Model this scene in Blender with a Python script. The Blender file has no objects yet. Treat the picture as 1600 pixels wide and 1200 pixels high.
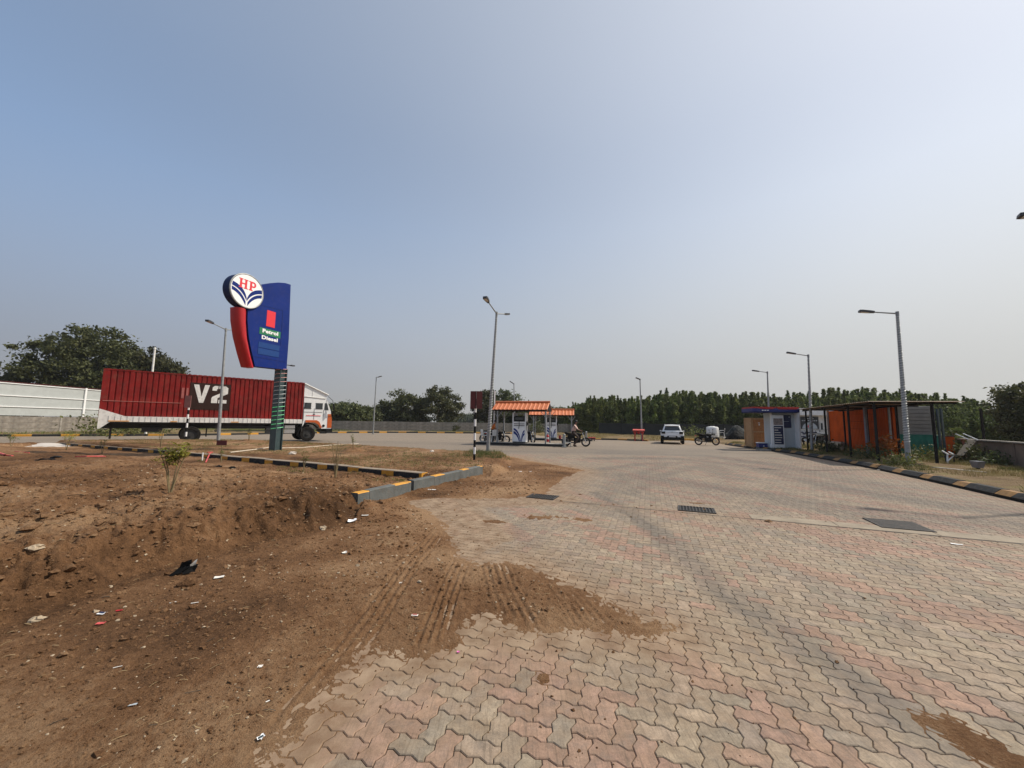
import bpy, math, random
import numpy as np
from math import sin, cos, radians, pi, atan2, hypot, sqrt, atan
from mathutils import Vector, Matrix

random.seed(7)
RNG = np.random.default_rng(11)
S = bpy.context.scene
C = S.collection

# ------------------------------------------------------------------ camera
EYE = 1.5
FPX = 600.0
PITCH = atan(61 / 600)
ROLL = 0.0138
cam_d = bpy.data.cameras.new('camera')
cam = bpy.data.objects.new('camera', cam_d)
C.objects.link(cam)
S.camera = cam
cam_d.sensor_width = 36
cam_d.lens = 36 * FPX / 1600
cam_d.clip_start = 0.05
cam_d.clip_end = 5000
_f = Vector((0, cos(PITCH), sin(PITCH)))
_r = Vector((1, 0, 0)); _u = Vector((0, -sin(PITCH), cos(PITCH)))
_R = cos(ROLL) * _r + sin(ROLL) * _u
_U = -sin(ROLL) * _r + cos(ROLL) * _u
M3 = Matrix((_R, _U, -_f)).transposed()
cam.matrix_world = Matrix.Translation((0, 0, EYE)) @ M3.to_4x4()

# ------------------------------------------------------------------ light
SUN_EL = radians(50)
SUN_AZ = atan2(0.97, 0.22)          # clockwise from +Y towards +X
w = bpy.data.worlds.new('World'); S.world = w; w.use_nodes = True
nt = w.node_tree
for n in list(nt.nodes): nt.nodes.remove(n)
wo = nt.nodes.new('ShaderNodeOutputWorld'); bg = nt.nodes.new('ShaderNodeBackground')
sky = nt.nodes.new('ShaderNodeTexSky'); sky.sky_type = 'NISHITA'; sky.sun_disc = False
sky.sun_elevation = SUN_EL; sky.sun_rotation = SUN_AZ
sky.altitude = 0; sky.air_density = 1.0; sky.dust_density = 1.0; sky.ozone_density = 1.5
hsv = nt.nodes.new('ShaderNodeHueSaturation'); hsv.inputs['Saturation'].default_value = 1.3
tcw = nt.nodes.new('ShaderNodeTexCoord'); spw = nt.nodes.new('ShaderNodeSeparateXYZ'); nt.links.new(tcw.outputs['Generated'], spw.inputs[0])
_sv = (sin(SUN_AZ) * cos(SUN_EL), cos(SUN_AZ) * cos(SUN_EL), sin(SUN_EL))
def wn(op, a, b=0.0):
    n = nt.nodes.new('ShaderNodeMath'); n.operation = op
    for i, v in ((0, a), (1, b)):
        if isinstance(v, (int, float)): n.inputs[i].default_value = v
        else: nt.links.new(v, n.inputs[i])
    return n.outputs[0]
dt = nt.nodes.new('ShaderNodeVectorMath'); dt.operation = 'DOT_PRODUCT'; dt.inputs[1].default_value = _sv; nt.links.new(tcw.outputs['Generated'], dt.inputs[0]); dval = dt.outputs['Value']
zup = wn('MINIMUM', wn('MAXIMUM', spw.outputs[2], 0.0), 0.45)
zup1 = wn('MULTIPLY', zup, wn('SUBTRACT', 1.22, dval))
pk = wn('MULTIPLY', wn('MULTIPLY', wn('POWER', wn('MAXIMUM', dval, 0.0), 3.0), 0.50), wn('ADD', wn('MULTIPLY', zup, 2.1), 0.22))
cn = nt.nodes.new('ShaderNodeTexNoise'); cn.inputs['Scale'].default_value = 1.6; cn.inputs['Detail'].default_value = 4; nt.links.new(tcw.outputs['Generated'], cn.inputs['Vector'])
cloud = wn('ADD', wn('MULTIPLY', cn.outputs[0], 0.08), 0.97)      # faint unevenness of the haze
cmb = nt.nodes.new('ShaderNodeCombineXYZ')          # haze brightens and warms towards the sun
for i, (c0, c1, c2) in enumerate(((0.402, 0.225, -0.09), (0.392, 0.225, 0.14), (0.370, 0.205, 0.54))):
    nt.links.new(wn('MULTIPLY', wn('MULTIPLY', wn('ADD', wn('ADD', wn('ADD', wn('MULTIPLY', dval, c1), wn('MULTIPLY', zup1, c2)), c0), pk), 10.0), cloud), cmb.inputs[i])
hzr = nt.nodes.new('ShaderNodeMapRange'); hzr.interpolation_type = 'SMOOTHSTEP'; hzr.inputs[1].default_value = 0.15; hzr.inputs[2].default_value = 0.62; hzr.inputs[3].default_value = 1.0; hzr.inputs[4].default_value = 0.56
nt.links.new(spw.outputs[2], hzr.inputs[0])
hzm = nt.nodes.new('ShaderNodeMixRGB'); nt.links.new(cmb.outputs[0], hzm.inputs[2])
nt.links.new(hzr.outputs[0], hzm.inputs[0]); nt.links.new(sky.outputs[0], hsv.inputs['Color']); nt.links.new(hsv.outputs[0], hzm.inputs[1]); nt.links.new(hzm.outputs[0], bg.inputs[0])
bg.inputs[1].default_value = 0.10
nt.links.new(bg.outputs[0], wo.inputs[0])
sun_d = bpy.data.lights.new('sun', 'SUN'); sun = bpy.data.objects.new('sun', sun_d); C.objects.link(sun)
sun_d.energy = 4.6; sun_d.angle = radians(1.4); sun_d.color = (1.0, 0.92, 0.79)
_sd = Vector((sin(SUN_AZ) * cos(SUN_EL), cos(SUN_AZ) * cos(SUN_EL), sin(SUN_EL)))
sun.rotation_euler = _sd.to_track_quat('Z', 'Y').to_euler()
S.view_settings.view_transform = 'Standard'; S.view_settings.look = 'None'
S.view_settings.exposure = 0.0; S.view_settings.gamma = 1.0
S.view_settings.use_curve_mapping = False
S.render.engine = 'CYCLES'
S.cycles.max_bounces = 5

# ------------------------------------------------------------------ survey helpers
def ray(px, py):
    return _f + _R * ((px - 800) / FPX) - _U * ((py - 600) / FPX)
def G(px, py, z=0.0):
    d = ray(px, py); t = (z - EYE) / d.z
    return (d.x * t, d.y * t)
def P(px, py, D):
    d = ray(px, py); t = D / d.y
    return Vector((d.x * t, D, EYE + d.z * t))
A1 = radians(-19.5)                      # site grid: E1 runs to the right, E2 away from us
E1 = np.array([cos(A1), sin(A1)]); E2 = np.array([-sin(A1), cos(A1)])
def onplane(px, py, P0, ang):            # along/height on a vertical plane through P0
    c, s = cos(radians(ang)), sin(radians(ang))
    d = ray(px, py); t = (P0[0] * s - P0[1] * c) / (d.x * s - d.y * c)
    return ((d.x * t - P0[0]) * c + (d.y * t - P0[1]) * s, EYE + d.z * t)

# ------------------------------------------------------------------ materials
def mat(name, col, rough=0.7, metal=0.0, var=0.0, scale=6.0, col2=None, bump=0.0, bscale=40.0, spec=0.5, detail=6.0, emis=None, trans=0.0, coord='Object', dirt=0.0):
    m = bpy.data.materials.new(name); m.use_nodes = True
    t = m.node_tree; b = t.nodes['Principled BSDF']
    b.inputs['Roughness'].default_value = rough; b.inputs['Metallic'].default_value = metal
    b.inputs['Specular IOR Level'].default_value = spec
    b.inputs['Base Color'].default_value = (*col, 1)
    if var > 0 or col2 or bump > 0 or dirt > 0:
        tc = t.nodes.new('ShaderNodeTexCoord')
    if var > 0 or col2:
        nz = t.nodes.new('ShaderNodeTexNoise'); nz.inputs['Scale'].default_value = scale
        nz.inputs['Detail'].default_value = detail; nz.inputs['Roughness'].default_value = 0.62
        t.links.new(tc.outputs[coord], nz.inputs['Vector'])
        rp = t.nodes.new('ShaderNodeValToRGB')
        c2 = col2 if col2 else tuple(c * (1 - var) for c in col)
        c1 = col if col2 else tuple(min(1, c * (1 + var * 0.6)) for c in col)
        rp.color_ramp.elements[0].position = 0.34; rp.color_ramp.elements[1].position = 0.66
        rp.color_ramp.elements[0].color = (*c2, 1); rp.color_ramp.elements[1].color = (*c1, 1)
        t.links.new(nz.outputs[0], rp.inputs[0]); out = rp.outputs[0]
        if dirt > 0:
            n2 = t.nodes.new('ShaderNodeTexNoise'); n2.inputs['Scale'].default_value = scale * 3.1; n2.inputs['Detail'].default_value = 8
            t.links.new(tc.outputs[coord], n2.inputs['Vector'])
            r2 = t.nodes.new('ShaderNodeValToRGB'); r2.color_ramp.elements[0].position = 0.5; r2.color_ramp.elements[1].position = 0.72
            t.links.new(n2.outputs[0], r2.inputs[0])
            mu = t.nodes.new('ShaderNodeMath'); mu.operation = 'MULTIPLY'; mu.inputs[1].default_value = dirt
            t.links.new(r2.outputs[0], mu.inputs[0])
            mx = t.nodes.new('ShaderNodeMixRGB'); mx.inputs[2].default_value = (0.16, 0.11, 0.07, 1)
            t.links.new(mu.outputs[0], mx.inputs[0]); t.links.new(out, mx.inputs[1]); out = mx.outputs[0]
        t.links.new(out, b.inputs['Base Color'])
    if bump > 0:
        nb = t.nodes.new('ShaderNodeTexNoise'); nb.inputs['Scale'].default_value = bscale; nb.inputs['Detail'].default_value = 8
        t.links.new(tc.outputs[coord], nb.inputs['Vector'])
        bp = t.nodes.new('ShaderNodeBump'); bp.inputs['Strength'].default_value = bump; bp.inputs['Distance'].default_value = 0.02
        t.links.new(nb.outputs[0], bp.inputs['Height']); t.links.new(bp.outputs[0], b.inputs['Normal'])
    return m

MT = {}
def M(key): return MT[key]
MT['steel'] = mat('galvanised_steel', (0.30, 0.31, 0.31), 0.55, 0.4, var=0.25, scale=9, dirt=0.2)
MT['darksteel'] = mat('dark_painted_steel', (0.012, 0.011, 0.011), 0.7, spec=0.2, var=0.3, scale=5)
MT['lamphead'] = mat('lamp_housing_dark', (0.05, 0.05, 0.055), 0.5, var=0.2)
MT['lampglass'] = mat('lamp_glass', (0.6, 0.6, 0.58), 0.25)
MT['blue'] = mat('sign_blue_paint', (0.004, 0.022, 0.170), 0.55, spec=0.15, var=0.12, scale=2.5, dirt=0.06)
MT['blue2'] = mat('sign_blue_blank_strip', (0.010, 0.050, 0.20), 0.5, spec=0.25, var=0.08)
MT['navy'] = mat('rim_navy_paint', (0.006, 0.014, 0.07), 0.5, spec=0.2, var=0.1)
MT['red'] = mat('sign_red_paint', (0.42, 0.010, 0.012), 0.35, var=0.12, scale=3)
MT['redflat'] = mat('red_print', (0.72, 0.02, 0.035), 0.5, var=0.05)
MT['green'] = mat('green_print', (0.01, 0.17, 0.07), 0.5, var=0.1)
MT['white'] = mat('white_paint', (0.80, 0.80, 0.79), 0.45, var=0.06, scale=4, dirt=0.06)
MT['whiteflat'] = mat('white_print', (0.86, 0.86, 0.86), 0.6, var=0.03)
MT['whitedirty'] = mat('white_paint_dusty', (0.74, 0.72, 0.68), 0.55, var=0.12, scale=3, dirt=0.25)
MT['polegreen'] = mat('blue_green_enamel', (0.035, 0.062, 0.068), 0.45, var=0.15, scale=5, dirt=0.12)
MT['contred'] = mat('container_red_paint', (0.215, 0.013, 0.011), 0.7, spec=0.2, var=0.38, scale=1.1, dirt=0.22, bump=0.25, bscale=3)
MT['contbrown'] = mat('brown_panel_paint', (0.035, 0.016, 0.012), 0.75, spec=0.2, var=0.2, scale=2)
MT['orangep'] = mat('truck_orange_paint', (0.52, 0.10, 0.015), 0.4, var=0.12, scale=4, dirt=0.12)
MT['rubber'] = mat('tyre_rubber', (0.014, 0.013, 0.012), 0.9, spec=0.15, var=0.4, scale=8, dirt=0.25)
MT['black'] = mat('black_parts', (0.008, 0.008, 0.008), 0.7, spec=0.2, var=0.3, scale=9)
MT['chassis'] = mat('chassis_dark_steel', (0.02, 0.02, 0.02), 0.7, var=0.3, scale=5, dirt=0.2)
MT['glass'] = mat('dark_window_glass', (0.02, 0.025, 0.028), 0.06, spec=0.8)
MT['chrome'] = mat('bright_metal', (0.6, 0.6, 0.6), 0.25, 0.9)
MT['roofor'] = mat('orange_roof_sheet', (0.58, 0.165, 0.055), 0.5, var=0.12, scale=3, dirt=0.08)
MT['shedor'] = mat('orange_sheet_wall', (0.52, 0.080, 0.006), 0.7, spec=0.12, var=0.25, scale=1.2, dirt=0.05)
MT['maroon'] = mat('maroon_board', (0.10, 0.012, 0.012), 0.55, var=0.2, scale=4, dirt=0.15)
MT['kdark'] = mat('kerb_black_paint', (0.026, 0.029, 0.031), 0.85, spec=0.2, var=0.35, scale=7, bump=0.3, dirt=0.35, coord='Object')
MT['kgrey'] = mat('kerb_grey_concrete', (0.105, 0.112, 0.108), 0.85, var=0.3, scale=5, bump=0.4, dirt=0.3, coord='Object')
MT['kyellow'] = mat('kerb_yellow_paint', (0.60, 0.28, 0.025), 0.7, var=0.18, scale=8, bump=0.2, dirt=0.3, coord='Object')
MT['kyellowd'] = mat('kerb_yellow_paint_worn', (0.26, 0.13, 0.03), 0.8, var=0.35, scale=8, bump=0.3, dirt=0.6, coord='Object')
MT['ktan'] = mat('kerb_top_bare_concrete', (0.27, 0.215, 0.16), 0.9, var=0.2, scale=6, bump=0.3, dirt=0.3, coord='Object')
MT['concrete'] = mat('weathered_concrete', (0.30, 0.275, 0.24), 0.9, var=0.3, scale=2.2, bump=0.3, dirt=0.3)
MT['precast'] = mat('precast_wall_concrete', (0.27, 0.25, 0.215), 0.9, var=0.35, scale=1.6, bump=0.3, dirt=0.3, coord='Object')
MT['precast2'] = mat('precast_wall_concrete_rough', (0.22, 0.195, 0.165), 0.9, var=0.4, scale=2.3, bump=0.4, dirt=0.4, coord='Object')
MT['wallbrown'] = mat('plastered_wall_brown', (0.20, 0.15, 0.12), 0.9, var=0.25, scale=1.5, bump=0.2, dirt=0.3, coord='Object')
MT['sheetgrey'] = mat('pale_grey_sheet', (0.40, 0.42, 0.41), 0.6, var=0.07, scale=2, dirt=0.05)
MT['corr'] = mat('grey_cladding_sheet', (0.27, 0.26, 0.25), 0.5, 0.2, var=0.15, scale=3, dirt=0.12)
MT['net'] = mat('dark_shade_net', (0.02, 0.024, 0.024), 0.9, var=0.3, scale=1.0)
MT['tarp'] = mat('black_tarpaulin', (0.006, 0.006, 0.0063), 0.75, spec=0.08, var=0.3, scale=5)
MT['greennet'] = mat('green_tarpaulin', (0.01, 0.16, 0.11), 0.6, var=0.3, scale=4)
MT['plastic'] = mat('white_plastic', (0.78, 0.77, 0.74), 0.4, var=0.08, scale=4, dirt=0.1)
MT['wood'] = mat('crate_wood', (0.40, 0.165, 0.055), 0.75, var=0.25, scale=7, bump=0.2)
MT['wood2'] = mat('crate_frame_wood', (0.42, 0.24, 0.11), 0.75, var=0.2, scale=7)
MT['oldwood'] = mat('grey_dusty_board', (0.085, 0.077, 0.066), 0.95, spec=0.1, var=0.35, scale=9, bump=0.3, dirt=0.2)
MT['bark'] = mat('bark', (0.10, 0.075, 0.05), 0.9, var=0.4, scale=12, bump=0.4)
MT['stem'] = mat('green_brown_stem', (0.20, 0.15, 0.07), 0.8, var=0.3, scale=20)
MT['skin'] = mat('skin', (0.20, 0.10, 0.06), 0.6, var=0.05)
MT['hair'] = mat('black_hair', (0.01, 0.009, 0.008), 0.6)
MT['shirto'] = mat('orange_shirt_cloth', (0.55, 0.14, 0.02), 0.85, var=0.25, scale=9)
MT['shirtp'] = mat('pale_pink_shirt_cloth', (0.62, 0.42, 0.36), 0.85, var=0.15, scale=9)
MT['trous'] = mat('dark_trousers_cloth', (0.02, 0.02, 0.025), 0.85, var=0.2)
MT['trousb'] = mat('brown_trousers_cloth', (0.05, 0.032, 0.025), 0.85, var=0.2)
MT['lime'] = mat('white_lime_powder', (0.50, 0.45, 0.40), 0.95, var=0.2, scale=4, bump=0.4)
MT['rope'] = mat('pale_rope', (0.60, 0.52, 0.42), 0.8, var=0.2)
MT['tapered'] = mat('red_plastic_tape', (0.60, 0.09, 0.08), 0.5, var=0.25, scale=20)
MT['paper'] = mat('paper_litter', (0.72, 0.68, 0.62), 0.8, var=0.1, scale=20)
MT['pinkplastic'] = mat('pink_wrapper', (0.6, 0.12, 0.35), 0.5)
MT['iron'] = mat('cast_iron', (0.04, 0.036, 0.033), 0.6, 0.3, var=0.4, scale=12, dirt=0.4)
MT['ledstrip'] = mat('clear_string_light', (0.62, 0.64, 0.62), 0.35)
def glow(name, col, e):
    m = mat(name, tuple(0.5 * c + 0.3 for c in col), 0.4)
    b = m.node_tree.nodes['Principled BSDF']
    b.inputs['Emission Color'].default_value = (*col, 1); b.inputs['Emission Strength'].default_value = e
    return m
MT['ledwhite'] = mat('string_light_white', (0.80, 0.82, 0.80), 0.4)
MT['ledgreen'] = glow('string_light_green', (0.05, 0.9, 0.25), 0.35)
MT['ledpink'] = mat('string_light_pink', (0.85, 0.45, 0.42), 0.4)

def leafmat(name, ca, cb, scale=1.4, transl=0.3):
    m = bpy.data.materials.new(name); m.use_nodes = True; t = m.node_tree
    b = t.nodes['Principled BSDF']; b.inputs['Roughness'].default_value = 0.6; b.inputs['Specular IOR Level'].default_value = 0.3
    tc = t.nodes.new('ShaderNodeTexCoord'); nz = t.nodes.new('ShaderNodeTexNoise'); nz.inputs['Scale'].default_value = scale; nz.inputs['Detail'].default_value = 5
    t.links.new(tc.outputs['Object'], nz.inputs['Vector'])
    rp = t.nodes.new('ShaderNodeValToRGB'); rp.color_ramp.elements[0].position = 0.35; rp.color_ramp.elements[1].position = 0.65
    rp.color_ramp.elements[0].color = (*ca, 1); rp.color_ramp.elements[1].color = (*cb, 1)
    oi = t.nodes.new('ShaderNodeObjectInfo'); hs = t.nodes.new('ShaderNodeHueSaturation')
    mr = t.nodes.new('ShaderNodeMapRange'); mr.inputs[3].default_value = 0.75; mr.inputs[4].default_value = 1.25
    t.links.new(oi.outputs['Random'], mr.inputs[0]); t.links.new(mr.outputs[0], hs.inputs['Value'])
    mh = t.nodes.new('ShaderNodeMapRange'); mh.inputs[3].default_value = 0.485; mh.inputs[4].default_value = 0.515
    t.links.new(oi.outputs['Random'], mh.inputs[0]); t.links.new(mh.outputs[0], hs.inputs['Hue'])
    t.links.new(nz.outputs[0], rp.inputs[0]); t.links.new(rp.outputs[0], hs.inputs['Color'])
    t.links.new(hs.outputs[0], b.inputs['Base Color'])
    tr = t.nodes.new('ShaderNodeBsdfTranslucent'); t.links.new(hs.outputs[0], tr.inputs[0])
    mx = t.nodes.new('ShaderNodeMixShader'); mx.inputs[0].default_value = transl
    t.links.new(b.outputs[0], mx.inputs[1]); t.links.new(tr.outputs[0], mx.inputs[2])
    t.links.new(mx.outputs[0], t.nodes['Material Output'].inputs[0])
    return m
MT['leaf_dark'] = leafmat('dark_tree_leaves', (0.034, 0.042, 0.014), (0.105, 0.105, 0.036))
MT['leaf_grove'] = leafmat('grove_leaves', (0.060, 0.090, 0.024), (0.215, 0.245, 0.065), 0.8)
MT['leaf_bush'] = leafmat('bush_leaves', (0.055, 0.075, 0.03), (0.12, 0.13, 0.045))
MT['leaf_far'] = leafmat('far_tree_leaves', (0.045, 0.06, 0.035), (0.09, 0.11, 0.06))
MT['leaf_sapling'] = leafmat('sapling_leaves', (0.16, 0.19, 0.02), (0.34, 0.33, 0.05), 6)
MT['leaf_sapling2'] = leafmat('sapling_leaves_green', (0.07, 0.11, 0.02), (0.17, 0.20, 0.04), 6)
MT['grass_dry'] = leafmat('dry_grass', (0.20, 0.15, 0.06), (0.30, 0.25, 0.10), 1.5)
MT['grass_green'] = leafmat('green_weeds', (0.07, 0.09, 0.025), (0.17, 0.18, 0.05), 1.0)

# ground materials ---------------------------------------------------
def nn(t, k, **kw):
    n = t.nodes.new(k)
    for a, v in kw.items(): setattr(n, a, v)
    return n
def noise(t, vec, scale, detail=6, rough=0.6, sx=None):
    if sx:
        mp = nn(t, 'ShaderNodeMapping'); mp.inputs['Scale'].default_value = sx[0]; mp.inputs['Rotation'].default_value = (0, 0, sx[1])
        t.links.new(vec, mp.inputs[0]); vec = mp.outputs[0]
    n = nn(t, 'ShaderNodeTexNoise'); n.inputs['Scale'].default_value = scale; n.inputs['Detail'].default_value = detail; n.inputs['Roughness'].default_value = rough
    t.links.new(vec, n.inputs['Vector']); return n.outputs[0]
def ramp(t, fac, stops):
    r = nn(t, 'ShaderNodeValToRGB')
    while len(r.color_ramp.elements) > len(stops): r.color_ramp.elements.remove(r.color_ramp.elements[-1])
    while len(r.color_ramp.elements) < len(stops): r.color_ramp.elements.new(0.5)
    for e, (p, c) in zip(r.color_ramp.elements, stops):
        e.position = p; e.color = (*c, 1) if not isinstance(c, (int, float)) else (c, c, c, 1)
    t.links.new(fac, r.inputs[0]); return r.outputs[0]
def mixc(t, fac, a, b, typ='MIX'):
    m = nn(t, 'ShaderNodeMixRGB', blend_type=typ)
    for i, v in ((0, fac), (1, a), (2, b)):
        if isinstance(v, (int, float)): m.inputs[i].default_value = v
        elif isinstance(v, tuple): m.inputs[i].default_value = (*v, 1)
        else: t.links.new(v, m.inputs[i])
    return m.outputs[0]
def math_(t, op, a, b=0.0, clamp=False):
    m = nn(t, 'ShaderNodeMath', operation=op); m.use_clamp = clamp
    for i, v in ((0, a), (1, b)):
        if isinstance(v, (int, float)): m.inputs[i].default_value = v
        else: t.links.new(v, m.inputs[i])
    return m.outputs[0]

def soil_material(name, dark, mid, light, green=0.0):
    m = bpy.data.materials.new(name); m.use_nodes = True; t = m.node_tree
    b = t.nodes['Principled BSDF']; b.inputs['Roughness'].default_value = 0.95; b.inputs['Specular IOR Level'].default_value = 0.15
    geo = nn(t, 'ShaderNodeNewGeometry'); v = geo.outputs['Position']
    at = nn(t, 'ShaderNodeAttribute', attribute_name='dusty')
    n1 = noise(t, v, 0.9, 8, 0.65); n2 = noise(t, v, 14, 8, 0.7); n3 = noise(t, v, 70, 6, 0.7)
    s = math_(t, 'ADD', math_(t, 'MULTIPLY', n1, 0.42), math_(t, 'ADD', math_(t, 'MULTIPLY', n2, 0.33), math_(t, 'MULTIPLY', n3, 0.25)))
    s = math_(t, 'ADD', s, math_(t, 'MULTIPLY', math_(t, 'SUBTRACT', at.outputs['Fac'], 0.5), 0.20))
    col = ramp(t, s, [(0.36, dark), (0.50, mid), (0.64, light)])
    # tiny pale grit
    vo = nn(t, 'ShaderNodeTexVoronoi'); vo.inputs['Scale'].default_value = 55; t.links.new(v, vo.inputs['Vector'])
    grit = ramp(t, vo.outputs['Distance'], [(0.10, 1.0), (0.17, 0.0)])
    n4 = noise(t, v, 23, 3); gm = ramp(t, n4, [(0.60, 0.0), (0.68, 1.0)])
    gf = math_(t, 'MULTIPLY', math_(t, 'MULTIPLY', grit, gm), 0.55)
    col = mixc(t, gf, col, (0.34, 0.26, 0.17))
    if green > 0:
        n5 = noise(t, v, 1.3, 7, 0.7); gg = ramp(t, n5, [(0.48, 0.0), (0.62, 1.0)])
        col = mixc(t, math_(t, 'MULTIPLY', gg, green), col, (0.17, 0.15, 0.05))
    t.links.new(col, b.inputs['Base Color'])
    h = math_(t, 'ADD', math_(t, 'MULTIPLY', n2, 1.0), math_(t, 'MULTIPLY', n3, 0.45))
    bp = nn(t, 'ShaderNodeBump'); bp.inputs['Strength'].default_value = 1.0; bp.inputs['Distance'].default_value = 0.045
    t.links.new(h, bp.inputs['Height']); t.links.new(bp.outputs[0], b.inputs['Normal'])
    return m
MT['soil'] = soil_material('brown_soil', (0.066, 0.033, 0.015), (0.176, 0.091, 0.043), (0.295, 0.182, 0.100))
MT['soilg'] = soil_material('dry_soil_with_growth', (0.085, 0.054, 0.027), (0.165, 0.110, 0.060), (0.25, 0.18, 0.105), 0.6)
MT['ground'] = soil_material('plain_earth', (0.12, 0.09, 0.05), (0.20, 0.15, 0.09), (0.28, 0.22, 0.14), 0.7)

def paver_material(name, far=False):
    m = bpy.data.materials.new(name); m.use_nodes = True; t = m.node_tree
    b = t.nodes['Principled BSDF']; b.inputs['Roughness'].default_value = 0.82; b.inputs['Specular IOR Level'].default_value = 0.35
    geo = nn(t, 'ShaderNodeNewGeometry'); v = geo.outputs['Position']
    tone = nn(t, 'ShaderNodeAttribute', attribute_name='tone')
    rub = nn(t, 'ShaderNodeAttribute', attribute_name='rubbermark')
    dst = nn(t, 'ShaderNodeAttribute', attribute_name='dust')
    nf = noise(t, v, 85, 6, 0.8); nm = noise(t, v, 15, 8, 0.7); nl = noise(t, v, 1.1, 6, 0.6)
    nfr = ramp(t, nf, [(0.36, 0.0), (0.64, 1.0)]); nmr = ramp(t, nm, [(0.34, 0.0), (0.64, 1.0)])
    br = math_(t, 'ADD', 0.38, math_(t, 'ADD', math_(t, 'MULTIPLY', nfr, 0.38), math_(t, 'ADD', math_(t, 'MULTIPLY', nmr, 0.46), math_(t, 'MULTIPLY', nl, 0.30))))
    comb = nn(t, 'ShaderNodeCombineXYZ')
    for i in range(3): t.links.new(br, comb.inputs[i])
    col = mixc(t, 1.0, tone.outputs['Color'], comb.outputs[0], 'MULTIPLY')
    # warm and grey blotches left by use
    nb2 = noise(t, v, 6.5, 8, 0.72); col = mixc(t, math_(t, 'MULTIPLY', ramp(t, nb2, [(0.44, 0.0), (0.66, 1.0)]), 0.42), col, (0.185, 0.125, 0.078))
    nb3 = noise(t, v, 9.3, 8, 0.72); col = mixc(t, math_(t, 'MULTIPLY', ramp(t, nb3, [(0.50, 0.0), (0.68, 1.0)]), 0.40), col, (0.135, 0.125, 0.112))
    for sc_, rot_ in ((70, 12), (62, 64), (80, -35)):
        sf = noise(t, v, sc_, 3, 0.6, ((1.0, 0.06, 1.0), radians(rot_))); col = mixc(t, math_(t, 'MULTIPLY', ramp(t, sf, [(0.57, 0.0), (0.70, 1.0)]), 0.45), col, (0.10, 0.075, 0.052))
    # scuffs running the way the traffic turns
    sc = noise(t, v, 22, 5, 0.7, ((1.0, 0.08, 1.0), radians(38)))
    scf = ramp(t, sc, [(0.52, 0.0), (0.68, 1.0)])
    col = mixc(t, math_(t, 'MULTIPLY', scf, 0.16), col, (0.12, 0.10, 0.085))
    st = noise(t, v, 10, 5, 0.7, ((1.0, 0.12, 1.0), radians(30)))
    rf = math_(t, 'MULTIPLY', rub.outputs['Fac'], ramp(t, st, [(0.30, 0.35), (0.62, 1.0)]), True)
    col = mixc(t, rf, col, (0.092, 0.080, 0.069))
    dn = noise(t, v, 9, 8, 0.75)
    df = math_(t, 'ADD', dst.outputs['Fac'], math_(t, 'SUBTRACT', dn, 0.62))
    df = math_(t, 'MULTIPLY', df, 1.9, True)
    dc = ramp(t, noise(t, v, 5, 6), [(0.35, (0.165, 0.100, 0.055)), (0.65, (0.30, 0.215, 0.140))])
    col = mixc(t, math_(t, 'MULTIPLY', df, 0.86), col, dc)
    # oil drops and pits
    vo = nn(t, 'ShaderNodeTexVoronoi'); vo.inputs['Scale'].default_value = 1.7; t.links.new(v, vo.inputs['Vector'])
    wv = math_(t, 'ADD', vo.outputs['Distance'], math_(t, 'MULTIPLY', noise(t, v, 40, 3), 0.03))
    spot = ramp(t, wv, [(0.042, 1.0), (0.055, 0.0)])
    col = mixc(t, math_(t, 'MULTIPLY', spot, 0.8), col, (0.035, 0.032, 0.03))
    t.links.new(col, b.inputs['Base Color'])
    bp = nn(t, 'ShaderNodeBump'); bp.inputs['Strength'].default_value = 0.35; bp.inputs['Distance'].default_value = 0.006
    t.links.new(math_(t, 'ADD', nf, nm), bp.inputs['Height']); t.links.new(bp.outputs[0], b.inputs['Normal'])
    return m
MT['paver'] = paver_material('interlocking_paver_concrete')
MT['bed'] = mat('joint_sand', (0.11, 0.072, 0.042), 0.95, var=0.3, scale=12, coord='Object')

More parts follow.
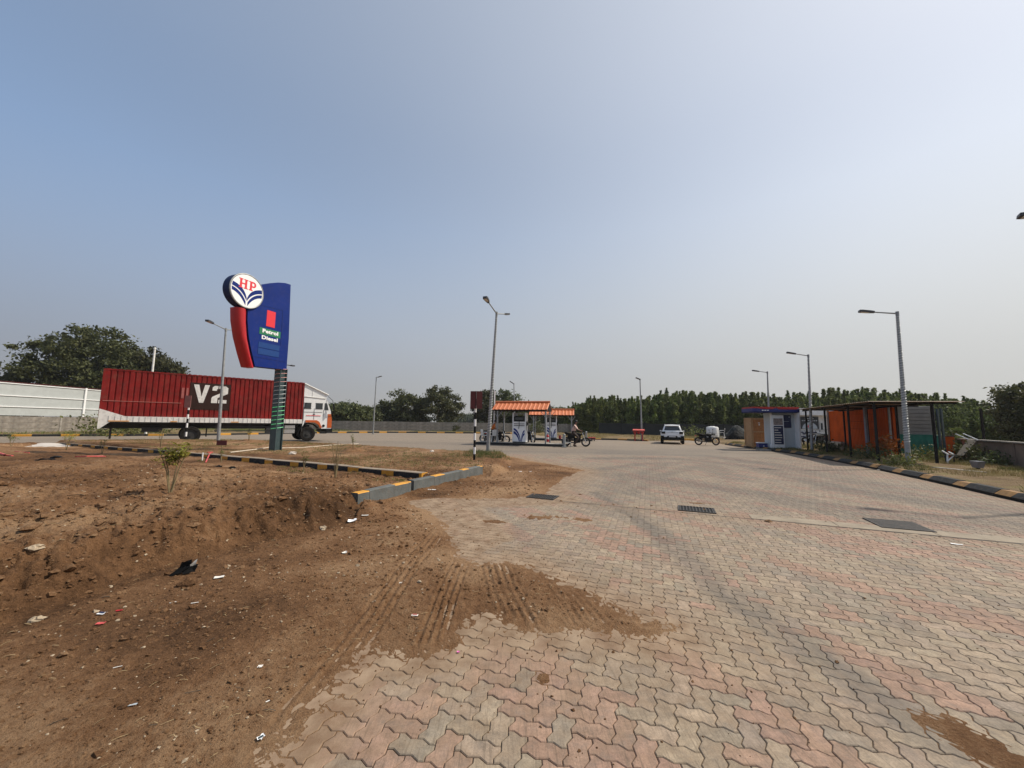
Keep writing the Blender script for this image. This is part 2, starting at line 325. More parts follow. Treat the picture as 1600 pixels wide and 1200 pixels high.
# ------------------------------------------------------------------ mesh builder
class MB:
    def __init__(s): s.v = []; s.f = []; s.m = []; s.cur = 0
    def add(s, vs, fs):
        o = len(s.v); s.v += [tuple(p) for p in vs]
        for q in fs: s.f.append(tuple(o + i for i in q)); s.m.append(s.cur)
        return s
    def box(s, c, d, rz=0, rx=0, ry=0):
        hx, hy, hz = d[0] / 2, d[1] / 2, d[2] / 2
        pts = [Vector((x, y, z)) for z in (-hz, hz) for x, y in ((-hx, -hy), (hx, -hy), (hx, hy), (-hx, hy))]
        R = Matrix.Rotation(rz, 3, 'Z') @ Matrix.Rotation(ry, 3, 'Y') @ Matrix.Rotation(rx, 3, 'X')
        return s.add([R @ p + Vector(c) for p in pts], [(3, 2, 1, 0), (4, 5, 6, 7), (0, 1, 5, 4), (1, 2, 6, 5), (2, 3, 7, 6), (3, 0, 4, 7)])
    def tube(s, pts, r, n=8, cap=True):
        pts = [Vector(p) for p in pts]; rs = r if isinstance(r, (list, tuple)) else [r] * len(pts)
        vs = []; fs = []
        ref = None
        for i, p in enumerate(pts):
            d = (pts[min(i + 1, len(pts) - 1)] - pts[max(i - 1, 0)])
            d = d.normalized() if d.length > 1e-9 else Vector((0, 0, 1))
            if ref is None:
                ref = d.orthogonal().normalized()
            a = (ref - d * ref.dot(d))
            a = a.normalized() if a.length > 1e-6 else d.orthogonal().normalized()
            ref = a; b = d.cross(a)
            for k in range(n):
                th = 2 * pi * k / n; vs.append(p + (a * cos(th) + b * sin(th)) * rs[i])
        for i in range(len(pts) - 1):
            for k in range(n):
                fs.append((i * n + k, i * n + (k + 1) % n, (i + 1) * n + (k + 1) % n, (i + 1) * n + k))
        if cap: fs.append(tuple(range(n - 1, -1, -1))); fs.append(tuple((len(pts) - 1) * n + k for k in range(n)))
        return s.add(vs, fs)
    def cyl(s, p0, p1, r0, r1=None, n=16): return s.tube([p0, p1], [r0, r0 if r1 is None else r1], n)
    def prism(s, poly, axis_o, ax, ay, az, t0, t1):
        # poly in (a,b) along ax, ay; extruded along az from t0 to t1
        o = Vector(axis_o); ax, ay, az = Vector(ax), Vector(ay), Vector(az); n = len(poly)
        vs = [o + ax * a + ay * b + az * t0 for a, b in poly] + [o + ax * a + ay * b + az * t1 for a, b in poly]
        fs = [tuple(range(n - 1, -1, -1)), tuple(range(n, 2 * n))] + [(i, (i + 1) % n, n + (i + 1) % n, n + i) for i in range(n)]
        return s.add(vs, fs)
    def strip(s, top, bot, axis_o, ax, ay, az, t0, t1):   # band between two curves with equal counts
        o = Vector(axis_o); ax, ay, az = Vector(ax), Vector(ay), Vector(az)
        for i in range(len(top) - 1):
            s.prism([bot[i], bot[i + 1], top[i + 1], top[i]], o, ax, ay, az, t0, t1)
        return s
    def torus(s, c, ax, R, r, n=24, k=8):
        c = Vector(c); ax = Vector(ax).normalized(); a = ax.orthogonal().normalized(); b = ax.cross(a)
        vs = []; fs = []
        for i in range(n):
            th = 2 * pi * i / n; rad = a * cos(th) + b * sin(th)
            for j in range(k):
                ph = 2 * pi * j / k; vs.append(c + rad * (R + r * cos(ph)) + ax * r * sin(ph))
        for i in range(n):
            for j in range(k):
                fs.append((i * k + j, ((i + 1) % n) * k + j, ((i + 1) % n) * k + (j + 1) % k, i * k + (j + 1) % k))
        return s.add(vs, fs)
    def sphere(s, c, r, n=12, k=8, sc=(1, 1, 1)):
        c = Vector(c); vs = [c + Vector((0, 0, r * sc[2]))]; fs = []
        for j in range(1, k):
            ph = pi * j / k
            for i in range(n):
                th = 2 * pi * i / n; vs.append(c + Vector((r * sc[0] * sin(ph) * cos(th), r * sc[1] * sin(ph) * sin(th), r * sc[2] * cos(ph))))
        vs.append(c - Vector((0, 0, r * sc[2])))
        for i in range(n): fs.append((0, 1 + i, 1 + (i + 1) % n))
        for j in range(k - 2):
            for i in range(n):
                a = 1 + j * n + i; b = 1 + j * n + (i + 1) % n; fs.append((a, a + n, b + n, b))
        L = len(vs) - 1
        for i in range(n): fs.append((L, 1 + (k - 2) * n + (i + 1) % n, 1 + (k - 2) * n + i))
        return s.add(vs, fs)
    def mesh(s, name, mats, smooth=False):
        me = bpy.data.meshes.new(name); me.from_pydata(s.v, [], s.f)
        for mm in (mats if isinstance(mats, (list, tuple)) else [mats]): me.materials.append(MT[mm] if isinstance(mm, str) else mm)
        if len(me.materials) > 1: me.polygons.foreach_set('material_index', s.m)
        if smooth:
            me.polygons.foreach_set('use_smooth', [True] * len(me.polygons))
            me.set_sharp_from_angle(angle=radians(38))
        me.update(); return me
    def build(s, name, mats, parent=None, smooth=False):
        return link(name, s.mesh(name, mats, smooth), parent)
def link(name, me, parent=None):
    o = bpy.data.objects.new(name, me); C.objects.link(o)
    if parent: o.parent = parent
    return o
def tag(o, label=None, cat=None, group=None, kind=None):
    if label: o['label'] = label
    if cat: o['category'] = cat
    if group: o['group'] = group
    if kind: o['kind'] = kind
    return o
def thing(name, label, cat, loc=(0, 0, 0), rz=0, group=None):
    o = bpy.data.objects.new(name, None); C.objects.link(o); o.location = loc; o.rotation_euler = (0, 0, rz)
    o.empty_display_size = 0.2
    return tag(o, label, cat, group)
def copy_tree(o, parent=None):
    c = o.copy(); C.objects.link(c); c.parent = parent
    for ch in o.children: copy_tree(ch, c)
    return c
def npmesh(name, V, F, mats, attrs=None, smooth=True, n=4):
    me = bpy.data.meshes.new(name)
    V = np.asarray(V, np.float32); F = np.asarray(F, np.int32)
    me.vertices.add(len(V)); me.vertices.foreach_set('co', V.ravel())
    me.loops.add(F.size); me.loops.foreach_set('vertex_index', F.ravel())
    me.polygons.add(len(F)); me.polygons.foreach_set('loop_start', np.arange(0, F.size, F.shape[1], dtype=np.int32))
    me.polygons.foreach_set('use_smooth', np.full(len(F), bool(smooth)))
    for mm in (mats if isinstance(mats, (list, tuple)) else [mats]): me.materials.append(MT[mm] if isinstance(mm, str) else mm)
    me.update(calc_edges=True)
    if attrs:
        for k, a in attrs.items(): set_attr(me, k, a)
    return me
def set_attr(me, k, a):
    a = np.asarray(a, np.float32)
    if a.ndim == 1:
        at = me.attributes.new(k, 'FLOAT', 'POINT'); at.data.foreach_set('value', a)
    else:
        at = me.attributes.new(k, 'FLOAT_COLOR', 'POINT'); at.data.foreach_set('color', np.hstack([a, np.ones((len(a), 1), np.float32)]).ravel())

# ------------------------------------------------------------------ numpy noise and distance
def _hash(ix, iy, seed):
    h = (ix.astype(np.int64) * 374761393 + iy.astype(np.int64) * 668265263 + seed * 974634777) & 0xffffffff
    h = ((h ^ (h >> 13)) * 1274126177) & 0xffffffff
    return ((h ^ (h >> 16)) & 0xffff) / 65535.0
def vnoise(x, y, f=1.0, seed=0):
    x = x * f; y = y * f; ix = np.floor(x); iy = np.floor(y); fx = x - ix; fy = y - iy
    fx = fx * fx * (3 - 2 * fx); fy = fy * fy * (3 - 2 * fy)
    a = _hash(ix, iy, seed); b = _hash(ix + 1, iy, seed); c = _hash(ix, iy + 1, seed); d = _hash(ix + 1, iy + 1, seed)
    return (a + (b - a) * fx) * (1 - fy) + (c + (d - c) * fx) * fy - 0.5
def fbm(x, y, f, o=4, seed=0, g=0.5):
    r = 0; amp = 1
    for i in range(o):
        cs, sn = cos(0.7 * i), sin(0.7 * i)
        r = r + amp * vnoise(x * cs - y * sn, x * sn + y * cs, f * 2 ** i, seed + i * 17); amp *= g
    return r
def dist_line(x, y, pts):
    d = np.full(np.shape(x), 1e9)
    for (ax, ay), (bx, by) in zip(pts[:-1], pts[1:]):
        vx, vy = bx - ax, by - ay; L = vx * vx + vy * vy + 1e-12
        t = np.clip(((x - ax) * vx + (y - ay) * vy) / L, 0, 1)
        d = np.minimum(d, np.hypot(x - ax - t * vx, y - ay - t * vy))
    return d
def line_uv(x, y, pts):                   # distance across (signed) and along of the nearest segment
    best = np.full(np.shape(x), 1e9); off = np.zeros(np.shape(x)); al = np.zeros(np.shape(x)); s0 = 0
    for (ax, ay), (bx, by) in zip(pts[:-1], pts[1:]):
        vx, vy = bx - ax, by - ay; L = hypot(vx, vy)
        tt = ((x - ax) * vx + (y - ay) * vy) / L; t = np.clip(tt, 0, L)
        dd = np.hypot(x - ax - t * vx / L, y - ay - t * vy / L); sg = ((x - ax) * vy - (y - ay) * vx) / L
        k = dd < best; best = np.where(k, dd, best); off = np.where(k, sg, off); al = np.where(k, s0 + t, al); s0 += L
    return best, off, al
def inside(x, y, poly):
    c = np.zeros(np.shape(x), bool); n = len(poly)
    for i in range(n):
        (x1, y1), (x2, y2) = poly[i], poly[(i + 1) % n]
        if y1 == y2: continue
        k = ((y1 > y) != (y2 > y)) & (x < (x2 - x1) * (y - y1) / (y2 - y1) + x1)
        c ^= k
    return c
def sdist(x, y, poly):
    d = dist_line(x, y, list(poly) + [poly[0]])
    return np.where(inside(x, y, poly), d, -d)
def sstep(a, b, t):
    t = np.clip((t - a) / (b - a), 0, 1); return t * t * (3 - 2 * t)

# ------------------------------------------------------------------ SITE OUTLINES (world metres)
EMB = [(-9.0, 0.2), (-5.5, 1.2)] + [G(*p) for p in ((0, 1010), (100, 960), (230, 912), (330, 880), (420, 850), (500, 835), (550, 820), (572, 795))]
NK0 = (-2.62, 6.76); NK1 = (-0.79, 11.15)        # near kerb front top edge
NKB0 = (-2.70, 6.80); NKB1 = (-0.87, 11.18)
MOUND = [G(762, 752), G(800, 738), G(803, 722), G(796, 713)]
BACK = [(-0.9, 17.9), (-3.2, 18.6), (-6.5, 20.6), (-10.5, 22.6), (-14.0, 23.0), (-17.5, 22.0), (-20.5, 20.6), (-22.5, 19.3)]
LEFT = [(-24.5, 17.3), (-40, 14.5), (-40, -2)]
RAISED = EMB + [NKB0, NKB1] + MOUND + BACK + LEFT + [(-9, -2)]
IK = [(-22.09, 18.85), (-11.75, 14.2), (-1.91, 9.36)]   # inner kerb front top edge
APRON = [G(*p) for p in ((470, 1130), (500, 1090), (540, 1040), (590, 1005), (650, 1018), (700, 1005), (722, 965), (760, 955),
         (830, 985), (900, 976), (1000, 990), (1025, 984), (960, 955), (900, 925), (850, 903), (800, 882), (750, 884), (706, 872), (702, 850), (690, 822),
         (668, 800), (640, 790), (620, 785), (680, 778), (740, 779), (800, 777), (848, 772), (862, 760), (880, 746), (908, 735), (870, 727), (825, 720), (800, 714))]
APRON = [(-0.98, 0.2), (-1.0, 1.0)] + APRON + [(-0.9, 17.0), (-3, 14), (-4, 8), (-6, 4), (-12, 0.2)]
PATCHES = [(G(770, 815), 0.22, 0.10), (G(848, 808), 0.25, 0.14), (G(905, 812), 0.16, 0.09), (G(848, 1062), 0.03, 0.07), (G(1088, 786), 0.25, 0.05)]
BROWN = [G(*p) for p in ((1430, 1118), (1470, 1112), (1520, 1135), (1570, 1165), (1640, 1215), (1600, 1225), (1540, 1190), (1470, 1150))]

def tread(x, y, pts, width, ribs, depth):
    b, off, al = line_uv(x, y, pts)
    edge = sstep(width / 2 + 0.03, width / 2 - 0.02, b)
    wob = 0.018 * fbm(x, y, 2.2, 2, 77)
    return edge * (0.55 + 1.1 * np.clip(0.5 + fbm(x, y, 2.0, 3, 79), 0, 1)) * (np.cos((off + wob) / width * ribs * 2 * pi) * depth - depth * 0.6)
T1 = [G(722, 872), G(702, 920), G(672, 1012)]
T2 = [G(740, 770), G(700, 812), G(640, 885), G(595, 950), G(545, 1020), G(470, 1110), G(400, 1230)]
T3 = [G(770, 872), G(790, 930), G(812, 975)]
T4 = [G(870, 905), G(900, 940), G(925, 972)]

def soil_height(x, y):
    r = np.hypot(x, y)
    ins = inside(x, y, RAISED)
    dE = dist_line(x, y, EMB); dM = dist_line(x, y, [NK1] + MOUND); dB = dist_line(x, y, BACK + LEFT[:2]); dK = dist_line(x, y, [NK0, NK1])
    # which side of the inner kerb
    beyond = np.zeros(np.shape(x))
    ikx = np.array([p[0] for p in IK]); iky = np.array([p[1] for p in IK])
    yk = np.interp(x, ikx, iky)
    isl = sstep(-0.02, 0.12, y - yk)
    left = x < -22.2
    isl = np.where(left, 0, isl)
    z_isl = 0.235 + 0.15 * sstep(9, 18, -x)
    dk = np.clip(yk - y, 0, 20)
    z_plot = 0.13 + 0.25 * sstep(0.8, 4.0, dk) + 0.03 * fbm(x, y, 0.5, 3, 5)
    z_plot = np.where(left, 0.27, z_plot)
    zin = z_plot * (1 - isl) + z_isl * isl
    k = sstep(-0.08, 0.80 + 0.35 * fbm(x, y, 1.2, 2, 9), dE + 0.30 * fbm(x, y, 1.8, 4, 3, 0.6)) * sstep(-0.02, 0.5, dM) * sstep(-0.02, 0.7, dB)
    zr = np.where(ins, zin * k, 0)
    rough = sstep(0.02, 0.2, zr)
    amp = np.clip(1.2 - r / 40, 0.5, 1)
    n = 0.075 * fbm(x, y, 1.6, 3, 21) * amp + 0.055 * fbm(x, y, 5.5, 3, 31)
    lum = np.abs(fbm(x, y, 9, 3, 41)); n2 = -0.070 * lum + 0.02
    crack = np.abs(fbm(x, y, 2.6, 4, 61)); n2 = n2 - 0.050 * sstep(0.06, 0.0, crack)
    far = sstep(24, 8, r)
    n3 = 0.022 * fbm(x, y, 30, 3, 51) * sstep(10, 4, r)
    zr = zr + rough * (n * (0.55 + 0.45 * (1 - isl)) + n2 * far * (1 - 0.5 * isl) + n3)
    emb_fuzz = rough * (1 - sstep(0.5, 1.4, dE)) * 0.075 * fbm(x, y, 10, 3, 71)
    zr = zr + emb_fuzz
    dw = sstep(0.45, 0.0, dK) * ins * (1 - 0)   # soil settles against the kerb
    zr = zr - 0.035 * dw * rough
    # thin soil pushed over the paving
    sa = sdist(x, y, APRON) + 0.13 * fbm(x, y, 1.7, 4, 81) + 0.05 * fbm(x, y, 9, 3, 83)
    base = np.where(sa > 0, np.clip(sa * 0.05, 0, 0.028), np.clip(sa * 0.035, -0.06, 0)) + 0.0016 + 0.006 * fbm(x, y, 22, 4, 85, 0.7) * sstep(9, 3, r)
    tr = tread(x, y, T1, 0.23, 4, 0.009) + tread(x, y, T2, 0.26, 4, 0.0065) + tread(x, y, T3, 0.32, 5, 0.007) + tread(x, y, T4, 0.34, 6, 0.005)
    calm = 1 - 0.75 * np.maximum.reduce([sstep(w_, w_ * 0.6, dist_line(x, y, t_)) for t_, w_ in ((T1, 0.18), (T2, 0.20), (T3, 0.22), (T4, 0.22))])
    fine = 0.006 * fbm(x, y, 28, 3, 91) * sstep(9, 3, r) * calm + 0.011 * fbm(x, y, 3.2, 3, 93)
    inner = sstep(0.0, 0.12, sa)
    za = base + inner * (fine + tr + 0.004)
    z = np.where(ins, np.maximum(zr - 0.0, np.where(sa > 0, za, -0.06)), za)
    z = np.where(ins & (zr < 0.03), np.maximum(z, 0.02 + fine), z)
    for (c, a, b) in PATCHES:
        q = 0.8 - np.hypot((x - c[0]) / a, (y - c[1]) / b) + 1.3 * fbm(x, y, 9, 4, 97, 0.7)
        z = np.maximum(z, np.clip(q * 0.006, -0.06, 0.004))
    q = sdist(x, y, BROWN) + 0.05 * fbm(x, y, 8, 4, 99)
    z = np.maximum(z, np.clip(q * 0.08, -0.06, 0.006))
    z = z + 0.15 * np.exp(-((x + 2.45) ** 2 + (y - 6.45) ** 2) / 0.22) * (1 + 0.8 * fbm(x, y, 6, 3, 123)) * ~ins + 0.05 * sstep(0.16, 0.0, dist_line(x, y, [NK0, NK1])) * (0.6 + fbm(x, y, 4, 3, 125)) * ~ins
    return z

def polar_patch(name, b0, b1, nb, r0, r1, nr, fn, matk):
    be = np.radians(np.linspace(b0, b1, nb)); rr = r0 * (r1 / r0) ** np.linspace(0, 1, nr)
    B, R_ = np.meshgrid(be, rr); x = R_ * np.sin(B); y = R_ * np.cos(B); z = fn(x, y)
    V = np.stack([x.ravel(), y.ravel(), z.ravel()], 1)
    i = np.arange(nr - 1)[:, None] * nb + np.arange(nb - 1)[None, :]
    F = np.stack([i, i + 1, i + nb + 1, i + nb], -1).reshape(-1, 4)[:, ::-1]
    keep = (V[F, 2].max(1) > -0.045)
    F = F[keep]; used = np.unique(F); mp = -np.ones(len(V), int); mp[used] = np.arange(len(used))
    V = V[used]; F = mp[F]
    x, y = V[:, 0], V[:, 1]
    dusty = 0.5 + 0.9 * fbm(x, y, 0.7, 3, 111)
    dd = dist_line(x, y, T2 ); dusty += 0.25 * sstep(1.0, 0.2, dd)
    dusty += np.where(dist_line(x, y, EMB) < 1.0, -0.25, 0) * inside(x, y, RAISED)
    dusty += 0.25 * sstep(12, 18, y)
    me = npmesh(name, V, F, matk, {'dusty': dusty})
    return link(name, me)

# ------------------------------------------------------------------ STRUCTURE: ground
g = MB(); g.add([(-700, -200, -0.09), (700, -200, -0.09), (700, 1400, -0.09), (-700, 1400, -0.09)], [(0, 1, 2, 3)])
gd = g.build('ground', 'ground'); tag(gd, kind='structure')

soil = polar_patch('soil_plot', -78, 27, 640, 0.55, 46, 660, soil_height, 'soil'); tag(soil, kind='structure')
def brown_only(x, y):
    q = sdist(x, y, BROWN) + 0.04 * fbm(x, y, 8, 4, 99)
    b, off, al = line_uv(x, y, [BROWN[0], BROWN[4]])
    return np.clip(q * 0.06, -0.06, 0.006) + 0.0018 * np.cos(off * 160) + 0.004 * fbm(x, y, 30, 3, 5)
bp_ = polar_patch('spilled_soil', 42, 56, 140, 1.6, 3.9, 160, brown_only, 'soil'); tag(bp_, kind='structure')

# ------------------------------------------------------------------ paving fields
RK = [(9.2, 4.6), (10.58, 8.09), (11.71, 10.5), (13.2, 14.0), (14.6, 17.9), (15.7, 21.6), (16.3, 25.9), (16.75, 29.2), (17.3, 31.4)]   # right kerb, road side edge
def pxl(pts): return [G(*p) for p in pts]
TRACKS = [  # polyline, half width, strength
 (pxl([(930, 770), (1000, 812), (1060, 868), (1130, 930), (1200, 975), (1290, 1040), (1370, 1090), (1450, 1150)]), 0.13, 0.62),
 (pxl([(1240, 985), (1300, 1030), (1345, 1062)]), 0.05, 0.8),
 (pxl([(985, 795), (1035, 830), (1110, 900), (1200, 960)]), 0.12, 0.50),
 (pxl([(815, 815), (818, 860), (812, 900)]), 0.14, 0.34), (pxl([(845, 805), (850, 850)]), 0.12, 0.26),
 (pxl([(960, 742), (1080, 755), (1200, 775), (1330, 800), (1500, 815), (1700, 830)]), 0.55, 0.42),
 (pxl([(930, 716), (1050, 716), (1180, 730), (1320, 765), (1480, 790), (1700, 812)]), 0.5, 0.5),
 (pxl([(800, 705), (950, 708), (1100, 712), (1220, 728), (1330, 752)]), 0.6, 0.42),
 (pxl([(930, 735), (1000, 725), (1080, 722)]), 0.3, 0.4), (pxl([(940, 775), (985, 745), (1040, 726), (1110, 716)]), 0.25, 0.3),
 (pxl([(985, 770), (1020, 748), (1080, 730), (1150, 722)]), 0.25, 0.3),
 (pxl([(700, 692), (850, 702), (1000, 706), (1100, 703)]), 1.4, 0.28), (pxl([(400, 690), (560, 690), (760, 694)]), 1.6, 0.2),
 (pxl([(1080, 712), (1110, 730), (1145, 748)]), 0.5, 0.3), (pxl([(1290, 730), (1400, 770), (1600, 795)]), 0.35, 0.3)]
def rubber_field(x, y):
    a = np.zeros(np.shape(x))
    for pts, w_, s_ in TRACKS:
        d = dist_line(x, y, pts) + 0.25 * w_ * fbm(x, y, 0.8 / max(w_, .1), 2, 7)
        a = np.maximum(a, s_ * sstep(w_ * 1.7, w_ * 0.35, d))
    a += 0.13 * sstep(0.0, 0.5, fbm(x, y, 0.18, 3, 201)) * sstep(10, 16, y)
    a += 0.30 * sstep(6.0, 10, y + 0.35 * x) * sstep(34, 20, y) * (0.8 + 0.8 * fbm(x, y, 0.5, 3, 207))
    return np.clip(a, 0, 0.85)
def dust_field(x, y):
    d = -sdist(x, y, APRON)
    a = 0.62 * sstep(1.3, 0.0, d) * sstep(-1, 6.0, y) + 0.72 * sstep(0.42, -0.05, d)
    a = a + 0.55 * inside(x, y, pxl([(600, 790), (700, 870), (760, 860), (830, 830), (950, 800), (900, 775), (700, 780)]))* sstep(-.3, .4, -d+0.9)
    a = a + 0.35 * sstep(1.2, 0.1, dist_line(x, y, RK)) + 0.10 * sstep(0, 0.5, fbm(x, y, 0.35, 3, 205))
    gl = dist_line(x, y, [G(850, 781), G(1600, 851)]); a = a + 0.28 * sstep(0.7, 0.1, gl)
    a = a + 0.5 * sstep(3.5, 0.0, np.hypot((x - 13) / 2.2, (y - 32) / 1.0))
    return np.clip(a, 0, 1)
RED = np.array((0.305, 0.196, 0.140)); TAN = np.array((0.300, 0.232, 0.165)); GRY = np.array((0.252, 0.203, 0.152))

CELL = 0.0975
HS = 0.0092
def unit_edge(p, q):                     # S curve on each side of the laying grid
    p = np.array(p, float); q = np.array(q, float); d = q - p; nrm = np.array([-d[1], d[0]])
    return [p, p + 0.27 * d + nrm * (HS / CELL), p + 0.73 * d - nrm * (HS / CELL)]
def domino(path):
    out = []; prev = path[-1]
    for a, b in zip(path, path[1:] + path[:1]):
        if (a[0] - prev[0]) * (b[1] - a[1]) != (a[1] - prev[1]) * (b[0] - a[0]): out.append(np.array(a, float))   # a true corner
        prev = a
        # keep one orientation of the S for shared sides
        rev = (b[0] < a[0]) or (b[1] < a[1])
        if not rev: e = unit_edge(a, b)
        else:
            f = unit_edge(b, a); e = [np.array(a, float), f[2], f[1]]
        out += e[1:]
    return np.array(out) * CELL
def inset(poly, d):
    n = len(poly); out = []
    for i in range(n):
        a, b, c = poly[i - 1], poly[i], poly[(i + 1) % n]
        n1 = np.array([-(b - a)[1], (b - a)[0]]); n1 /= np.linalg.norm(n1)
        n2 = np.array([-(c - b)[1], (c - b)[0]]); n2 /= np.linalg.norm(n2)
        m = n1 + n2; m /= np.linalg.norm(m); out.append(b + m * d / max(0.5, float(m @ n1)))
    return np.array(out)
HP_ = domino([(0, 0), (1, 0), (2, 0), (2, 1), (1, 1), (0, 1)])
VP_ = domino([(0, 0), (1, 0), (1, 1), (1, 2), (0, 2), (0, 1)])
def paver_tmpl(poly, c):
    a = inset(poly, 0.0017) - c; b = inset(poly, 0.0056) - c; n = len(poly)
    V = np.vstack([np.c_[b, np.zeros(n)], np.c_[a, -0.0040 * np.ones(n)], np.c_[a, -0.024 * np.ones(n)]])
    return V
TH = paver_tmpl(HP_, np.array([CELL, CELL / 2])); TV = paver_tmpl(VP_, np.array([CELL / 2, CELL]))
nP = len(HP_)
top_face = list(range(nP))
side = [(nP + i, nP + (i + 1) % nP, (i + 1) % nP, i) for i in range(nP)] + [(2 * nP + i, 2 * nP + (i + 1) % nP, nP + (i + 1) % nP, nP + i) for i in range(nP)]
ORG = np.array([0.03, 0.07])
PAVE_Y = 19.0
cells = []
i0, i1 = -40, 220
ii, jj = np.meshgrid(np.arange(-150, 260), np.arange(-90, 290), indexing='ij'); ii = ii.ravel(); jj = jj.ravel()
k4 = (ii + jj) % 4
sel = (k4 == 0) | (k4 == 2); ii = ii[sel]; jj = jj[sel]; k4 = k4[sel]
isH = (k4 == 0)
cu = np.where(isH, ii + 1.0, ii + 0.5) * CELL; cv = np.where(isH, jj + 0.5, jj + 1.0) * CELL
wx = ORG[0] + cu * E1[0] + cv * E2[0]; wy = ORG[1] + cu * E1[1] + cv * E2[1]
km = (wy > 0.35) & (wy < PAVE_Y) & (np.abs(wx) < 1.42 * wy + 1.3) & (wx > -1.9)
rkx = np.interp(wy, [p[1] for p in RK], [p[0] for p in RK])
km &= (wx < rkx + 0.05)
ii, jj, isH, wx, wy = ii[km], jj[km], isH[km], wx[km], wy[km]
sh = soil_height(wx, wy)
km = ~((sh > 0.045)) & ~((wx < -0.6) & (sdist(wx, wy, APRON) > 0.6))
ii, jj, isH, wx, wy = ii[km], jj[km], isH[km], wx[km], wy[km]
NPV = len(wx)
# colours follow the diagonal courses the pavers were laid in
stair = np.floor((ii + jj) / 4.0); run = (ii - jj)
sel_n = vnoise(stair * 1.0 + 0.37, run * 0.055 + stair * 3.1, 1.0, 301) * 1.0 + 0.25 * vnoise(stair * 0.21, run * 0.04, 1.0, 303)
rnd = RNG.random(NPV)
sel_n = sel_n + 0.22 * sstep(1.1, 0.1, wx) * sstep(4.5, 2.5, wy)          # this corner was laid with more of the red blocks
col = np.where((sel_n > 0.12)[:, None], RED[None], np.where((sel_n < -0.27)[:, None], GRY[None], TAN[None]))
col = np.where((rnd < 0.05)[:, None], RED[None] * 1.02, col)
col = np.where(((rnd > 0.90))[:, None], GRY[None], col)
col = col * (0.88 + 0.24 * RNG.random((NPV, 1))) * (1 + 0.04 * (RNG.random((NPV, 3)) - 0.5))
dist = np.hypot(wx, wy); inview = (np.abs(wx) < 1.30 * wy + 0.0) & (wy > 1.62) & (soil_height(wx, wy) < 0.004)
score = np.where(inview, dist, 1e6); order = np.argsort(score); own = np.zeros(NPV, bool); own[order[:296]] = True
uvr = np.array([[E1[0], E2[0]], [E1[1], E2[1]]])
def placed(idx):
    h = isH[idx]
    T = np.where(h[:, None, None], TH[None], TV[None])            # k, 3n, 3
    xy = T[..., :2] @ uvr.T
    tilt = (RNG.random((len(idx), 2)) - 0.5) * 0.016
    z = T[..., 2] + tilt[:, :1] * xy[..., 0] + tilt[:, 1:] * xy[..., 1] + ((RNG.random(len(idx)) - 0.5) * 0.0022)[:, None]
    return xy, z
paving = bpy.data.objects.new('paving', None); C.objects.link(paving); tag(paving, kind='structure')
idx = np.where(~own)[0]
xy, z = placed(idx); X = xy[..., 0] + wx[idx][:, None]; Y = xy[..., 1] + wy[idx][:, None]
V = np.stack([X, Y, z], -1).reshape(-1, 3)
nv = 3 * nP; base = (np.arange(len(idx)) * nv)
me = bpy.data.meshes.new('distant_pavers')
tops = (base[:, None] + np.array(top_face)[None]).ravel()
sd_ = np.array(side); near = wy[idx] < 9
sA = (base[:, None, None] + sd_[:nP][None]).reshape(-1, 4); sB = (base[near][:, None, None] + sd_[nP:][None]).reshape(-1, 4)
loops = np.concatenate([tops, sA.ravel(), sB.ravel()]).astype(np.int32)
starts = np.concatenate([np.arange(len(idx)) * nP, len(tops) + np.arange(len(sA) + len(sB)) * 4]).astype(np.int32)
me.vertices.add(len(V)); me.vertices.foreach_set('co', V.astype(np.float32).ravel())
me.loops.add(len(loops)); me.loops.foreach_set('vertex_index', loops)
me.polygons.add(len(starts)); me.polygons.foreach_set('loop_start', starts); me.polygons.foreach_set('use_smooth', np.zeros(len(starts), bool)); me.update(calc_edges=True)
me.materials.append(MT['paver'])
set_attr(me, 'tone', np.repeat(col[idx], nv, axis=0)); set_attr(me, 'rubbermark', rubber_field(V[:, 0], V[:, 1])); set_attr(me, 'dust', dust_field(V[:, 0], V[:, 1]))
o = link('paver_field', me, paving); tag(o, kind='stuff')
idx = np.where(own)[0]; xy, z = placed(idx)
fl = [tuple(top_face)] + side
for q, k in enumerate(idx):
    pm = bpy.data.meshes.new('paver'); pm.from_pydata(np.c_[xy[q], z[q]].tolist(), [], fl); pm.materials.append(MT['paver'])
    set_attr(pm, 'tone', np.repeat(col[k][None], nv, axis=0))
    gx = xy[q][:, 0] + wx[k]; gy = xy[q][:, 1] + wy[k]
    set_attr(pm, 'rubbermark', rubber_field(gx, gy)); set_attr(pm, 'dust', dust_field(gx, gy))
    o = link('paver', pm, paving); o.location = (wx[k], wy[k], 0)
b = MB(); b.add([(-4, 0.1, -0.0085), (40, 0.1, -0.0085), (40, PAVE_Y + 0.4, -0.0085), (-4, PAVE_Y + 0.4, -0.0085)], [(0, 1, 2, 3)])
b.build('sand_bed', 'bed', paving)

